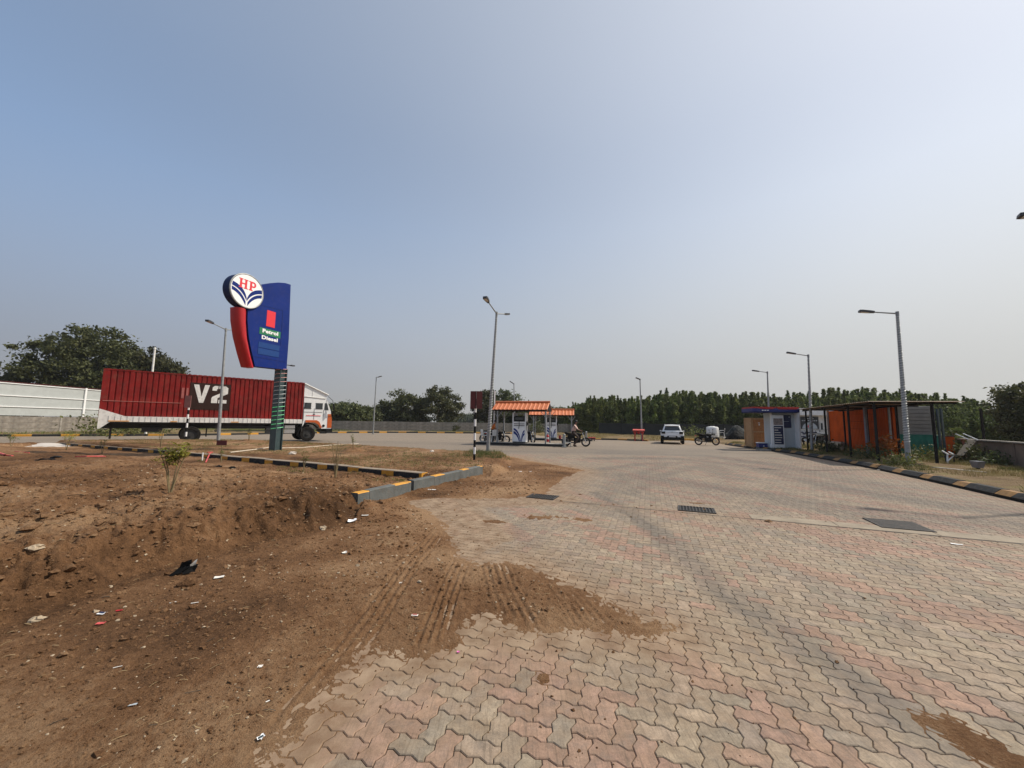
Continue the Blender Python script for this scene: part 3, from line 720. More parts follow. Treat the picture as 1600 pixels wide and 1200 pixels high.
# far paving sheet (pieces too small to tell apart)
def far_sheet():
    xs = np.arange(-46, 30, 0.3); ys = np.concatenate([np.arange(PAVE_Y - 0.15, 30, 0.22), np.arange(30, 60, 0.6)])
    X, Y = np.meshgrid(xs, ys); x = X.ravel(); y = Y.ravel(); nb = len(xs); nr = len(ys)
    V = np.c_[x, y, -0.003 + 0.0 * x]
    i = np.arange(nr - 1)[:, None] * nb + np.arange(nb - 1)[None, :]
    F = np.stack([i, i + 1, i + nb + 1, i + nb], -1).reshape(-1, 4)
    c = F.mean(1); cx = x[F].mean(1); cy = y[F].mean(1)
    F = F[~((cx > np.interp(cy, [p[1] for p in RK] + [60], [p[0] for p in RK] + [18.0]) + 0.5))]
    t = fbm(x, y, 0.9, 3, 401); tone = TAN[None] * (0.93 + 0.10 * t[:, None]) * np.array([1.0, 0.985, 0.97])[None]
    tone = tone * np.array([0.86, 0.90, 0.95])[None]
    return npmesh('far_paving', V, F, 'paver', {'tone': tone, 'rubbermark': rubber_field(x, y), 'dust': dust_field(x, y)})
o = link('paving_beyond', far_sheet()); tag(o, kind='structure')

# ------------------------------------------------------------------ gutter line, strip and grates
def gl(x): return G(x, 781 + (x - 850) * 0.0925)
ga, gb = np.array(G(845, 780.5)), np.array(G(1720, 862)); gd_ = (gb - ga) / np.linalg.norm(gb - ga); gn_ = np.array([-gd_[1], gd_[0]]); GL = float(np.linalg.norm(gb - ga))
jm = MB(); nseg = 120
for s in range(nseg):
    if random.random() < 0.04: continue
    a = ga + gd_ * GL * s / nseg; bq = ga + gd_ * GL * (s + 1) / nseg; wq = 0.014 + 0.012 * random.random()
    jm.add([(a[0], a[1], 0.003), (bq[0], bq[1], 0.003), (bq[0] + gn_[0] * wq, bq[1] + gn_[1] * wq, 0.003), (a[0] + gn_[0] * wq, a[1] + gn_[1] * wq, 0.003)], [(0, 1, 2, 3)])
o = jm.build('gutter_joint', 'iron'); tag(o, kind='structure')
MT['gutter'] = mat('gutter_mortar', (0.27, 0.22, 0.16), 0.9, var=0.2, scale=3, bump=0.3, bscale=25, dirt=0.35, coord='Object')
st = thing('gutter_strip', None, None); tag(st, kind='structure')
g0 = np.array(G(1175, 811)); s = 0.0
while s < 8.0:
    L = 1.15; a = g0 + gd_ * s + gn_ * 0.03; q = MB()
    mid = a + gd_ * L / 2 + gn_ * 0.17
    q.box((mid[0], mid[1], -0.004), (L - 0.012, 0.34, 0.016), atan2(gd_[1], gd_[0])); q.build('gutter_slab', 'gutter', st); s += L
def grate(px, py, wd, dp, label, plate=False, rz=None):
    x, y = G(px, py); t = thing('drain_grate', label, 'drain grate', (x, y, 0.0), atan2(gd_[1], gd_[0]), 'drain grates along the gutter')
    m = MB(); m.box((0, 0, -0.001), (wd, dp, 0.012)); m.build('pit_shade_plate', 'black', t)  # flat black plate painted in for the shade below the bars
    m = MB(); w_ = 0.022
    m.box((0, dp / 2, 0.006), (wd + w_, w_, 0.018)); m.box((0, -dp / 2, 0.006), (wd + w_, w_, 0.018)); m.box((wd / 2, 0, 0.006), (w_, dp - w_, 0.018)); m.box((-wd / 2, 0, 0.006), (w_, dp - w_, 0.018)); m.build('frame', 'iron', t)
    n = 20 if plate else 11
    for k in range(n):
        m = MB(); m.box((-wd / 2 + wd * (k + 0.5) / n, 0, 0.009), (wd / n * (0.7 if plate else 0.36), dp - w_, 0.010)); m.build('bar', 'iron', t)
grate(848, 776.5, 0.56, 0.40, 'iron drain grate half covered by brown soil, left end of the gutter')
grate(1088, 796.5, 0.58, 0.42, 'open slotted iron drain grate in the middle of the paving')
grate(1402, 820.5, 0.60, 0.62, 'dark closely barred drain grate at the right of the paving', True)

# ------------------------------------------------------------------ kerbs
def kerb(name, label, pts, z0, z1, wd, pattern, side=1, group=None, gap=0.008, batter=0.0):
    t = thing(name, label, 'kerb', (pts[0][0], pts[0][1], 0), 0, group)
    cum = [0]
    for a, b in zip(pts[:-1], pts[1:]): cum.append(cum[-1] + hypot(b[0] - a[0], b[1] - a[1]))
    def at(s):
        for i in range(len(pts) - 1):
            if s <= cum[i + 1] or i == len(pts) - 2:
                u = (s - cum[i]) / (cum[i + 1] - cum[i]); return np.array(pts[i]) * (1 - u) + np.array(pts[i + 1]) * u
    s = 0; k = 0; o0 = np.array(pts[0])
    while s < cum[-1] - 0.05:
        L, tm, sm = pattern[k % len(pattern)]; e = min(s + L, cum[-1])
        a, b = at(s), at(e - gap); d = b - a; d = d / np.linalg.norm(d); n = np.array([-d[1], d[0]]) * side
        a = a - o0; b = b - o0; jz = random.uniform(-0.010, 0.010); a = a + n * random.uniform(-0.008, 0.008); b = b + n * random.uniform(-0.008, 0.008); ch = 0.015
        m = MB(); h0, h1 = z0, z1 + jz
        prof = [(0, h0), (0, h1 - (0.6 * (h1 - 0.0) if batter else ch)), (max(ch, batter), h1), (wd - ch, h1), (wd, h1 - ch), (wd, h0)]
        vs = [(*(a + n * u), zz) for u, zz in prof] + [(*(b + n * u), zz) for u, zz in prof]; N = 6
        fs = [((i), (i + 1), N + i + 1, N + i) for i in range(5)]
        if side < 0: fs = [q[::-1] for q in fs]
        m.add(vs, fs); m.m = [1, 0, 0, 0, 1]
        m.cur = 1; m.f += [tuple(range(N)), tuple(range(2 * N - 1, N - 1, -1))]; m.m += [1, 1]
        m.build('kerb_stone', [tm, sm], t); s = e; k += 1
    return t
kerb('kerb', 'tall grey kerb with yellow painted tops bordering the soil mound', [NK0, (-2.05, 8.13)], -0.05, 0.27, 0.16, [(0.28, 'kyellow', 'kgrey'), (0.70, 'kgrey', 'kgrey'), (0.42, 'kyellow', 'kgrey')])
kerb('kerb', 'grey kerb section with three yellow tops right of the dark joint', [(-2.02, 8.22), NK1], -0.05, 0.275, 0.16, [(0.75, 'kgrey', 'kgrey'), (0.42, 'kyellow', 'kgrey'), (0.85, 'kgrey', 'kgrey'), (0.34, 'kyellow', 'kgrey'), (0.66, 'kgrey', 'kgrey'), (0.2, 'kyellow', 'kgrey')])
kerb('kerb', 'long black and yellow kerb with bare top below the blue sign', [(-2.15, 9.48), (-11.75, 14.2), (-22.1, 18.85)][::-1], -0.05, 0.27, 0.22, [(0.40, 'ktan', 'kyellow'), (0.82, 'ktan', 'kdark')])
kerb('kerb', 'black and yellow kerb along the right verge in front of the shed', RK, -0.05, 0.165, 0.28, [(1.05, 'kdark', 'black'), (0.5, 'kyellowd', 'black')], side=-1, batter=0.12)  # black road-side faces combine dark paint with their shade, painted in
LK = [(-60, 19), (-42, 26.5), (-37.4, 28.4), (-28.2, 34.2), (-22, 46.0), (-15.5, 51), (-6, 53.0), (2, 54.0)]
kerb('kerb', 'far black and yellow kerb below the compound wall behind the truck', LK, -0.05, 0.16, 0.3, [(1.0, 'kyellow', 'kyellow'), (1.5, 'kdark', 'kdark')])
kerb('kerb', 'low yellow and dark kerb left of the white car', [G(925, 687), G(960, 687.5), G(1012, 689.5)], -0.05, 0.14, 0.3, [(0.9, 'kyellow', 'kyellowd'), (1.6, 'kdark', 'kdark')])
kerb('kerb', 'low yellow and dark kerb right of the white car', [G(1070, 688), G(1120, 689), G(1170, 690)], -0.05, 0.15, 0.3, [(0.9, 'kyellow', 'kyellow'), (1.6, 'kdark', 'kdark')])

# ------------------------------------------------------------------ verges
def verge(name, poly, z0, res, amp, matk, seed):
    xs = [p[0] for p in poly]; ys = [p[1] for p in poly]
    gx = np.arange(min(xs), max(xs) + res, res); gy = np.arange(min(ys), max(ys) + res, res); X, Y = np.meshgrid(gx, gy); x = X.ravel(); y = Y.ravel()
    sd_ = sdist(x, y, poly)
    z = z0 * sstep(-0.02, 0.3, sd_) + amp * fbm(x, y, 0.9, 4, seed) * sstep(0, 0.5, sd_) + amp * 0.5 * fbm(x, y, 4, 2, seed + 3) * sstep(0, 0.5, sd_) - 0.07 * (sd_ < -res)
    nb = len(gx); i = np.arange(len(gy) - 1)[:, None] * nb + np.arange(nb - 1)[None, :]
    F = np.stack([i, i + 1, i + nb + 1, i + nb], -1).reshape(-1, 4); F = F[(sd_[F] > -0.05).any(1)]
    o = link(name, npmesh(name, np.c_[x, y, z], F, matk, {'dusty': 0.6 + 0.6 * fbm(x, y, 0.5, 3, seed + 9)})); tag(o, kind='structure'); return o
def offs(pts, d): return [(p[0] + d * E1[0], p[1] + d * E1[1]) for p in pts]
VR = offs(RK, 0.22) + [(18, 38), (60, 60), (60, 6), (30, 4)]
verge('right_verge', VR, 0.13, 0.16, 0.05, 'soilg', 501)
VF = [G(900, 687), G(960, 686.3), G(1012, 688), G(1022, 689), G(1060, 689), G(1075, 686.8), G(1170, 688.5), (19, 38), (60, 60), (60, 70), (0, 70), (2, 55)]
verge('far_verge', VF, 0.12, 0.5, 0.10, 'soilg', 511)
VL = [(p[0] - 0.1, p[1] + 0.3) for p in LK] + [(3, 70), (-60, 70), (-60, 20)]
verge('left_verge', VL, 0.15, 0.5, 0.12, 'soilg', 521)

# ------------------------------------------------------------------ walls and fences
def wall(name, label, a, b, ztop, panel, thick, matk, postm='concrete', rows=3, z0=-0.05, cope=None, group=None, posts=True):
    L = hypot(b[0] - a[0], b[1] - a[1]); rz = atan2(b[1] - a[1], b[0] - a[0]); t = thing(name, label, 'wall', (a[0], a[1], 0), rz, group)
    n = max(1, int(round(L / panel))); p = L / n; hh = (ztop - z0) / rows
    pm = {}
    for r_ in range(rows):
        m = MB(); m.box((0, 0, 0), (p - 0.14, thick * 0.6, hh - 0.012)); pm[r_] = m.mesh('wall_panel', matk)
    for k in range(n):
        for r_ in range(rows):
            o = link('wall_panel', pm[r_], t); o.location = (p * (k + 0.5), random.uniform(-0.008, 0.008), z0 + hh * (r_ + 0.5))
    if posts:
        m = MB(); m.box((0, 0, (ztop + 0.04 + z0) / 2), (0.15, thick, ztop + 0.04 - z0)); pme = m.mesh('wall_post', postm)
        for k in range(n + 1): o = link('wall_post', pme, t); o.location = (p * k, 0, 0)
    if cope:
        m = MB(); m.box((L / 2, 0, ztop + 0.05), (L, thick * 1.3, 0.05)); m.build('coping', cope, t)
    return t
WA, WB, WC_, WD = (-40.5, 8), (-42, 52), (8.5, 60), (13.2, 60.5)
wall('compound_wall', 'long grey precast wall on the left under the pale sheet fence', WA, WB, 1.5, 5.2, 0.16, 'precast2')
wall('compound_wall', 'pale precast compound wall running behind the truck cab to the pumps', WB, WC_, 1.48, 5.3, 0.16, 'precast')
wall('compound_wall', 'short shaded grey wall behind the motorcycle rider', (8.6, 60), WD, 1.45, 2.3, 0.16, 'precast2')  # darker concrete than the run beside it: its shade is put into the colour
wall('compound_wall', 'low brown plastered wall at the right edge with pale coping', (15.6, 9.4), (20.9, 17.3), 0.98, 3.0, 0.2, 'wallbrown', 'wallbrown', rows=1, cope='concrete')
wall('compound_wall', 'low brown wall continuing behind the leaning board', (21.0, 17.45), (27, 26), 0.98, 3.0, 0.2, 'wallbrown', 'wallbrown', rows=1, cope='concrete')
# sheet fence above the left wall
Lw = hypot(WB[0] - WA[0], WB[1] - WA[1]); rzw = atan2(WB[1] - WA[1], WB[0] - WA[0])
t = thing('sheet_fence', 'pale grey sheet fence with white posts standing on the left wall', 'fence', (WA[0], WA[1], 1.54), rzw)
n = 6; p = Lw / n
m = MB(); m.box((0, 0.06, 1.36), (p - 0.01, 0.02, 2.68)); sm_ = m.mesh('sheet', 'sheetgrey')
for k in range(n): o = link('sheet', sm_, t); o.location = (p * (k + 0.5), 0, 0)
m = MB(); m.box((0, -0.02, 1.38), (0.16, 0.1, 2.78)); pm_ = m.mesh('fence_post', 'white')
for k in range(n + 1): o = link('fence_post', pm_, t); o.location = (p * k, 0, 0)
for zz in (0.75, 1.65, 2.66):
    m = MB(); m.box((Lw / 2, 0.01, zz), (Lw, 0.05, 0.07)); m.build('rail', 'white', t)
m = MB(); m.box((Lw / 2, 0.06, 2.76), (Lw, 0.14, 0.05)); m.build('top_trim', 'maroon', t)
# net fence
def netfence(label, pts, z1):
    t = thing('net_fence', label, 'fence', (pts[0][0], pts[0][1], 0))
    for a, b in zip(pts[:-1], pts[1:]):
        L = hypot(b[0] - a[0], b[1] - a[1]); n = max(1, round(L / 3)); 
        for k in range(n):
            p0 = Vector((a[0] + (b[0] - a[0]) * k / n - pts[0][0], a[1] + (b[1] - a[1]) * k / n - pts[0][1], 0)); p1 = Vector((a[0] + (b[0] - a[0]) * (k + 1) / n - pts[0][0], a[1] + (b[1] - a[1]) * (k + 1) / n - pts[0][1], 0))
            d = (p1 - p0); nrm = Vector((-d.y, d.x, 0)).normalized(); m = MB(); vs = []; N = 8
            for q in range(N + 1):
                bulge = 0.12 * sin(pi * q / N) * random.uniform(0.6, 1.2); zt = z1 - 0.10 * sin(pi * q / N)
                for zz, bb in ((0, 0.4), (z1 * 0.5, 1.0), (zt, 0.1)): vs.append(p0 + d * q / N + nrm * bulge * bb + Vector((0, 0, zz)))
            off = len(vs); vs2 = [v + nrm * 0.01 for v in vs]
            fs = []
            for q in range(N):
                for c_ in range(2):
                    a0 = q * 3 + c_; fs.append((a0, a0 + 3, a0 + 4, a0 + 1)); fs.append((off + a0, off + a0 + 1, off + a0 + 4, off + a0 + 3))
            m.add(vs + vs2, fs); m.build('net_panel', 'net', t, True)
            m = MB(); m.cyl(p0, p0 + Vector((0, 0, z1 + 0.15)), 0.04, n=8); m.build('fence_post', 'darksteel', t)
    return t
netfence('dark shade net fence along the foot of the dense grove', [(12.6, 55.5), (24, 50.5), (36, 45)], 1.75)
# net_fence second run on the right, above the low wall
t = thing('fence_post', 'black iron fence post rising behind the low brown wall', 'post', (*P(1538, 690, 17.6).xy, -0.05))
m = MB(); m.box((0, 0, 1.25), (0.07, 0.07, 2.5)); m.build('post', 'darksteel', t)
m = MB()
for zz in (1.5, 1.9, 2.3, 2.7): m.tube([(-3, 3.5, zz), (-1.5, 1.7, zz - 0.06), (0, 0, zz), (2, -3, zz - 0.05), (4, -6, zz)], 0.006, 4)
m.build('wire', 'darksteel', t)

# ================================================================== OBJECTS
# ------------------------------------------------------------------ text helper
def text_mesh(body, size, bold=0.0, depth=0.004, name='lettering', matk='whiteflat', space=1.0):
    cu = bpy.data.curves.new(name, 'FONT'); cu.body = body; cu.size = size; cu.offset = bold; cu.extrude = depth; cu.align_x = 'CENTER'; cu.align_y = 'CENTER'; cu.space_character = space
    cu.resolution_u = 4
    tmp = bpy.data.objects.new('tmp_text', cu); C.objects.link(tmp)
    dg = bpy.context.evaluated_depsgraph_get(); dg.update()
    me = bpy.data.meshes.new_from_object(tmp.evaluated_get(dg)); bpy.data.objects.remove(tmp)
    me.name = name; me.materials.clear(); me.materials.append(MT[matk]); return me
def basis(o, origin, ax, ay, az, parent=None):
    m = Matrix((Vector(ax), Vector(ay), Vector(az))).transposed().to_4x4(); m.translation = Vector(origin); o.matrix_local = m

def bez(p0, p1, p2, n=12):
    return [((1 - t) ** 2 * p0[0] + 2 * t * (1 - t) * p1[0] + t * t * p2[0], (1 - t) ** 2 * p0[1] + 2 * t * (1 - t) * p1[1] + t * t * p2[1]) for t in [i / n for i in range(n + 1)]]
def emblem_bands(parent, org, ax, ay, az, r, t0=0.0, th=0.004, matk='blue'):
    B = [(bez((-0.94, 0.35), (-0.20, 0.22), (-0.015, -0.46)), bez((-0.98, 0.10), (-0.32, -0.01), (-0.015, -0.64))),
         (bez((-0.98, 0.03), (-0.36, -0.08), (-0.06, -0.72)), bez((-0.96, -0.19), (-0.44, -0.27), (-0.06, -0.95)))]
    for sgn in (1, -1):
        for top, bot in B:
            tp = [(sgn * a * r, b * r) for a, b in top]; bo = [(sgn * a * r, b * r) for a, b in bot]
            m = MB(); m.strip(tp, bo, org, ax, ay, az, t0, t0 + th) if sgn > 0 else m.strip(bo, tp, org, ax, ay, az, t0, t0 + th)
            m.build('emblem_band', matk, parent)

# ------------------------------------------------------------------ HP totem sign
tx, ty = G(430, 705, 0.2)
T = thing('totem_sign', 'tall blue and red fuel station sign with round HP emblem on a light-wrapped pole', 'sign', (tx, ty, 0.12), radians(70.5))
# local: x along the panel (right in view), y behind, z up; face looks along -y
zo = 0.12
m = MB()
m.box((-0.15, 0, 1.75), (0.03, 0.34, 3.6)); m.box((0.15, 0, 1.75), (0.03, 0.34, 3.6)); m.box((0, 0, 1.75), (0.27, 0.22, 3.6)); m.build('pole', 'polegreen', T)
m = MB(); m.box((0, 0, -0.02), (0.55, 0.55, 0.06)); m.build('base_plate', 'polegreen', T)
for k in range(15):                               # string of lights wound round the pole
    z0_ = 0.95 + k * 0.175; pts = []
    for q in range(9):
        a = 2 * pi * q / 8 + 0.6; rr = 0.235; pts.append((rr * cos(a) * 0.95, rr * sin(a) * 0.95, z0_ + 0.17 * q / 8))
    m = MB(); m.tube(pts, 0.009, 6); m.build('string_light', 'ledgreen' if k < 6 else ('ledwhite' if k < 11 else 'ledpink'), T)
zb = lambda z: z - zo
panel = [(-1.12, zb(3.57)), (0.27, zb(3.62)), (0.27, zb(5.0)), (0.17, zb(7.32)), (-0.1, zb(7.30)), (-0.41, zb(7.21)), (-0.8, zb(7.04)), (-1.14, zb(6.83)), (-1.45, zb(6.5)), (-1.60, zb(5.9)), (-1.57, zb(5.3)), (-1.47, zb(4.7)), (-1.33, zb(4.2))]
m = MB(); m.prism(panel, (0, 0, 0), (1, 0, 0), (0, 0, 1), (0, -1, 0), -0.2, 0.2); m.build('panel', 'blue', T)
fin_l = [(-2.02, zb(5.70)), (-1.97, zb(5.2)), (-1.83, zb(4.6)), (-1.62, zb(4.0)), (-1.42, zb(3.50))]
fin_r = [(-1.60, zb(5.72)), (-1.57, zb(5.2)), (-1.48, zb(4.6)), (-1.31, zb(4.0)), (-1.13, zb(3.56))]
m = MB()                                         # half-round fin
NF = 7
for i in range(len(fin_l)):
    for q in range(NF):
        a = pi * q / (NF - 1); cx_ = (fin_l[i][0] + fin_r[i][0]) / 2; hw = (fin_r[i][0] - fin_l[i][0]) / 2
        m.v.append((cx_ - hw * cos(a), -0.05 - 0.22 * sin(a), fin_l[i][1]))
    for q in range(NF):
        a = pi * q / (NF - 1); m.v.append((cx_ - hw * cos(a), 0.15, fin_l[i][1]))
W2 = 2 * NF
for i in range(len(fin_l) - 1):
    for q in range(NF - 1):
        m.f.append((i * W2 + q, (i + 1) * W2 + q, (i + 1) * W2 + q + 1, i * W2 + q + 1)); m.m.append(0)
        m.f.append((i * W2 + NF + q, i * W2 + NF + q + 1, (i + 1) * W2 + NF + q + 1, (i + 1) * W2 + NF + q)); m.m.append(0)
    for q in (0, NF - 1):
        m.f.append((i * W2 + q, i * W2 + NF + q, (i + 1) * W2 + NF + q, (i + 1) * W2 + q)); m.m.append(0)
for i in (0, len(fin_l) - 1):
    m.f.append(tuple(i * W2 + q for q in range(NF)) + tuple(i * W2 + NF + q for q in range(NF - 1, -1, -1))); m.m.append(0)
m.build('side_fin', 'red', T, True)
n_before = len(C.objects); m = MB(); zz = zb(6.39); R_ = 0.655; xc = -1.72
m.cyl((xc, -0.26, zz), (xc, 0.12, zz), R_, n=40); m.build('emblem_drum', 'navy', T, True)
m = MB(); m.torus((xc, -0.26, zz), (0, 1, 0), R_ - 0.01, 0.028, 40, 8); m.build('emblem_rim', 'steel', T, True)
m = MB(); m.cyl((xc, -0.278, zz), (xc, -0.255, zz), R_ - 0.035, n=40); ed = m.build('emblem_face', 'whiteflat', T)
emblem_bands(ed, (xc, -0.278, zz), (1, 0, 0), (0, 0, 1), (0, -1, 0), R_ - 0.05)
def slab_letters(parent, org, ax, az_, nrm, s):
    m = MB(); st, sf, h = 0.13, 0.055, 0.60
    def r(x0, z0, x1, z1): m.prism([(x0 * s, z0 * s), (x1 * s, z0 * s), (x1 * s, z1 * s), (x0 * s, z1 * s)], org, ax, az_, nrm, 0.0, 0.006)
    for cx_ in (-0.44, -0.12): r(cx_ - st / 2, 0.10 + sf, cx_ + st / 2, 0.10 + h - sf); r(cx_ - st, 0.10, cx_ + st, 0.10 + sf); r(cx_ - st, 0.10 + h - sf, cx_ + st, 0.10 + h)
    r(-0.44 + st / 2, 0.36, -0.12 - st / 2, 0.44); m.build('letter_h', 'redflat', parent)
    m = MB(); cx_ = 0.20
    r(cx_ - st / 2, 0.10 + sf, cx_ + st / 2, 0.10 + h - sf); r(cx_ - st, 0.10, cx_ + st, 0.10 + sf); r(cx_ - st, 0.10 + h - sf, cx_ + st / 2, 0.10 + h)
    o_ = [(cx_ + st / 2 + 0.10 + 0.17 * sin(pi * q / 10), 0.515 + 0.185 * cos(pi * q / 10)) for q in range(11)]
    i_ = [(cx_ + st / 2 + 0.10 + 0.06 * sin(pi * q / 10), 0.515 + 0.095 * cos(pi * q / 10)) for q in range(11)]
    m.strip([(a * s, b_ * s) for a, b_ in i_], [(a * s, b_ * s) for a, b_ in o_], org, ax, az_, nrm, 0.0, 0.006)
    r(cx_ + st / 2, 0.61, cx_ + st / 2 + 0.10, 0.70); r(cx_ + st / 2, 0.33, cx_ + st / 2 + 0.10, 0.42); m.build('letter_p', 'redflat', parent)
slab_letters(ed, (xc, -0.278, zz), (1, 0, 0), (0, 0, 1), (0, -1, 0), R_ - 0.05)
m = MB(); m.box((-0.615, -0.204, zb(5.59)), (0.38, 0.01, 0.66)); m.build('red_rectangle', 'redflat', T)
m = MB(); m.box((-0.60, -0.204, zb(5.02)), (0.92, 0.01, 0.27)); gp = m.build('green_strip', 'green', T)
o = link('petrol_lettering', text_mesh('Petrol', 0.205, 0.008, 0.004, 'petrol_lettering', space=1.06), T); basis(o, (-0.60, -0.215, zb(5.035)), (1.30, 0, 0), (0, 0, 1), (0, -1, 0))
o = link('diesel_lettering', text_mesh('Diesel', 0.205, 0.008, 0.004, 'diesel_lettering', space=1.06), T); basis(o, (-0.60, -0.207, zb(4.77)), (1.30, 0, 0), (0, 0, 1), (0, -1, 0))
for z_, h_ in ((4.46, 0.22), (4.20, 0.24)):
    m = MB(); m.box((-0.60, -0.204, zb(z_)), (0.92, 0.012, h_)); m.build('blank_strip', 'blue2', T)
m = MB()
for a, b_ in (((-1.10, 6.03), (-0.11, 6.09)), ((-0.11, 6.09), (-0.10, 4.6)), ((-1.42, 3.95), (0.2, 3.93))):
    m.tube([(a[0], -0.20, zb(a[1])), (b_[0], -0.20, zb(b_[1]))], 0.007, 4)
m.build('panel_seam', 'navy', T)
m = MB(); m.tube([(0.27, 0, zb(3.80)), (0.42, 0, zb(3.86)), (0.62, -0.05, zb(3.86))], 0.02, 6); m.box((0.66, -0.06, zb(3.86)), (0.16, 0.12, 0.05)); m.build('spotlight', 'lamphead', T)

for ch in T.children:
    if not any(ch.name.startswith(k) for k in ('pole', 'base_plate', 'string_light')): ch.location.x -= 0.19
# ------------------------------------------------------------------ street lamps
def arm_head(t, p0, p1):
    p0 = Vector(p0); p1 = Vector(p1); d = (p1 - p0).normalized(); m = MB()
    m.tube([p0, p0 + (p1 - p0) - d * 0.36], [0.030, 0.024], 8); a = m.build('arm', 'steel', t, True)
    # flat luminaire
    p1 = p1 - d * 0.40
    h = MB(); flat = Vector((d.x, d.y, 0)).normalized(); side = Vector((-flat.y, flat.x, 0)); u = d; up = side.cross(u) * -1
    if up.z < 0: up = -up
    pts = [(-0.05, 0.035), (0.08, 0.08), (0.36, 0.115), (0.44, 0.09), (0.44, -0.09), (0.36, -0.115), (0.08, -0.08), (-0.05, -0.035)]
    h.prism(pts, p1, u, side, up, -0.035, 0.045); hd = h.build('lamp_head', 'lamphead', t)
    g_ = MB(); g_.prism([(0.12, 0.06), (0.38, 0.08), (0.38, -0.08), (0.12, -0.06)], p1, u, side, up, -0.045, -0.034); g_.build('lamp_lens', 'lampglass', hd)
def lamp(label, base, top, heads, wrap=0, r0=0.085, r1=0.045):
    t = thing('street_lamp', label, 'street lamp', base, 0, 'street lamps around the forecourt')
    H = top[2] - base[2]; lean = (top[0] - base[0], top[1] - base[1])
    m = MB(); n = 10; m.tube([(lean[0] * k / n, lean[1] * k / n, H * k / n) for k in range(n + 1)], [r0 + (r1 - r0) * k / n for k in range(n + 1)], 12); m.build('pole', 'steel', t, True)
    m = MB(); m.box((0, 0, 0.02), (0.3, 0.3, 0.03)); m.build('base_plate', 'steel', t)
    m = MB(); m.cyl((lean[0], lean[1], H - 0.1), (lean[0], lean[1], H + 0.08), r1 * 1.25, n=10); m.build('cap', 'steel', t, True)
    for hx in heads: arm_head(t, (lean[0], lean[1], H), (hx[0] - base[0], hx[1] - base[1], hx[2] - base[2]))
    if wrap:
        pts = []; k = 0; z = 0.9
        turns = wrap; N = turns * 10
        for q in range(N + 1):
            u = q / N; z = 0.9 + (H - 1.0) * u; rr = (r0 + (r1 - r0) * z / H) + 0.010; a = 2 * pi * turns * u
            pts.append((rr * cos(a) + lean[0] * z / H, rr * sin(a) + lean[1] * z / H, z))
        m = MB(); m.tube(pts, 0.0085, 5, False); m.build('string_light', 'ledstrip', t)
    return t
lamp('tall central galvanised lamp with two arms and wound string light beside the maroon board', (*G(762, 706, 0.2), 0.15), P(776, 490, 17.45), [P(758, 465, 16.05), P(794, 491, 18.85)], 46)
lamp('double-armed galvanised lamp between the truck and the blue sign', (*G(341, 690, 0.3), 0.2), P(353, 515, 20.7), [P(324, 501, 19.3), P(373, 516, 22.1)])
lamp('nearest right-hand lamp wrapped with string light in front of the shed', (*G(1420, 729, 0.1), 0.05), P(1402, 490, 14.67), [P(1344, 486.5, 15.1)], 52)
lamp('lamp rising behind the dark shed roof with one arm to the left', (*G(1269, 705, 0.1), 0.05), P(1263, 556, 22.76), [P(1230, 551, 23.2)], 20)
lamp('lamp behind the blue and red kiosk roof', (*P(1203, 695, 30).xy, 0.05), P(1199, 582, 30), [P(1176, 579, 30.4)])
lamp('slim lamp standing behind the red bucket stand', (*P(1003, 687, 36.7).xy, 0.05), P(1000, 593, 36.7), [P(994, 590.5, 36.7)])
lamp('distant lamp in front of the compound wall left of the round trees', (*P(583, 675, 45).xy, 0.0), P(588, 590, 45), [P(596, 588, 45)])
lamp('distant lamp showing above the orange canopy', (*P(804.5, 675, 43).xy, 0.0), P(803, 600, 43), [P(797, 596, 43)])
lamp('lamp just outside the right edge with only its head in view', (12.9, 7.9, 0.1), (12.9, 7.9, 6.3), [P(1595, 337.5, 8.6)])
t = thing('pole', 'thin pale pole rising behind the red container', 'pole', (*P(236, 600, 33).xy, 0)); m = MB(); m.cyl((0, 0, 0), (0, 0, 7.5), 0.09, 0.07, 10); m.build('shaft', 'whitedirty', t, True); m = MB(); m.sphere((0, 0, 7.52), 0.1, 8, 6); m.build('finial', 'whitedirty', t, True)
t = thing('pole', 'thin white pole beside the left post of the near orange canopy', 'pole', (*P(771.5, 690, 27.8).xy, 0)); m = MB(); m.cyl((0, 0, 0), (0, 0, 3.7), 0.045, n=8); m.build('shaft', 'white', t, True); m = MB(); m.cyl((0, 0, 3.7), (0, 0, 3.78), 0.055, n=8); m.build('cap', 'white', t, True)

# ------------------------------------------------------------------ banded posts with boards
def banded_post(label, base, H, r, nb, board, face):
    t = thing('board_post', label, 'sign post', base)
    k = 0; L = H / nb
    for k in range(nb):
        m = MB(); m.cyl((0, 0, k * L), (0, 0, (k + 1) * L), r, n=12); m.build('band', 'black' if k % 2 == 0 else 'white', t, True)
    w_, h_, zc, mk = board; f_ = Vector(face)
    m = MB(); ax = Vector((-f_.y, f_.x, 0))
    return t, ax
t, ax = banded_post('black and white banded post carrying a maroon folding board beside the central lamp', (*G(741, 718, 0.25), 0.2), 2.35, 0.04, 10, (0.44, 0.62, 2.05, 'maroon'), (0, -1, 0))
bx_ = P(744.5, 625, 13.24); lx, ly = G(741, 718, 0.25); loc = Vector((bx_.x - lx, 0.0, bx_.z - 0.2))
for s_ in (-1, 1):
    m = MB(); m.box((loc.x + s_ * 0.105, -0.055 + (-0.012 if s_ > 0 else 0), loc.z), (0.205, 0.02, 0.60), radians(14) * s_); m.build('board_leaf', 'maroon', t)
m = MB(); m.box((loc.x - 0.01, -0.085, loc.z), (0.02, 0.02, 0.60)); m.build('hinge', 'darksteel', t)
t, ax = banded_post('black and white banded post with a faded board in front of the red container', (-17.62, 21.0, 0.3), 2.15, 0.045, 9, (0.3, 0.5, 2, 'maroon'), (0, -1, 0))
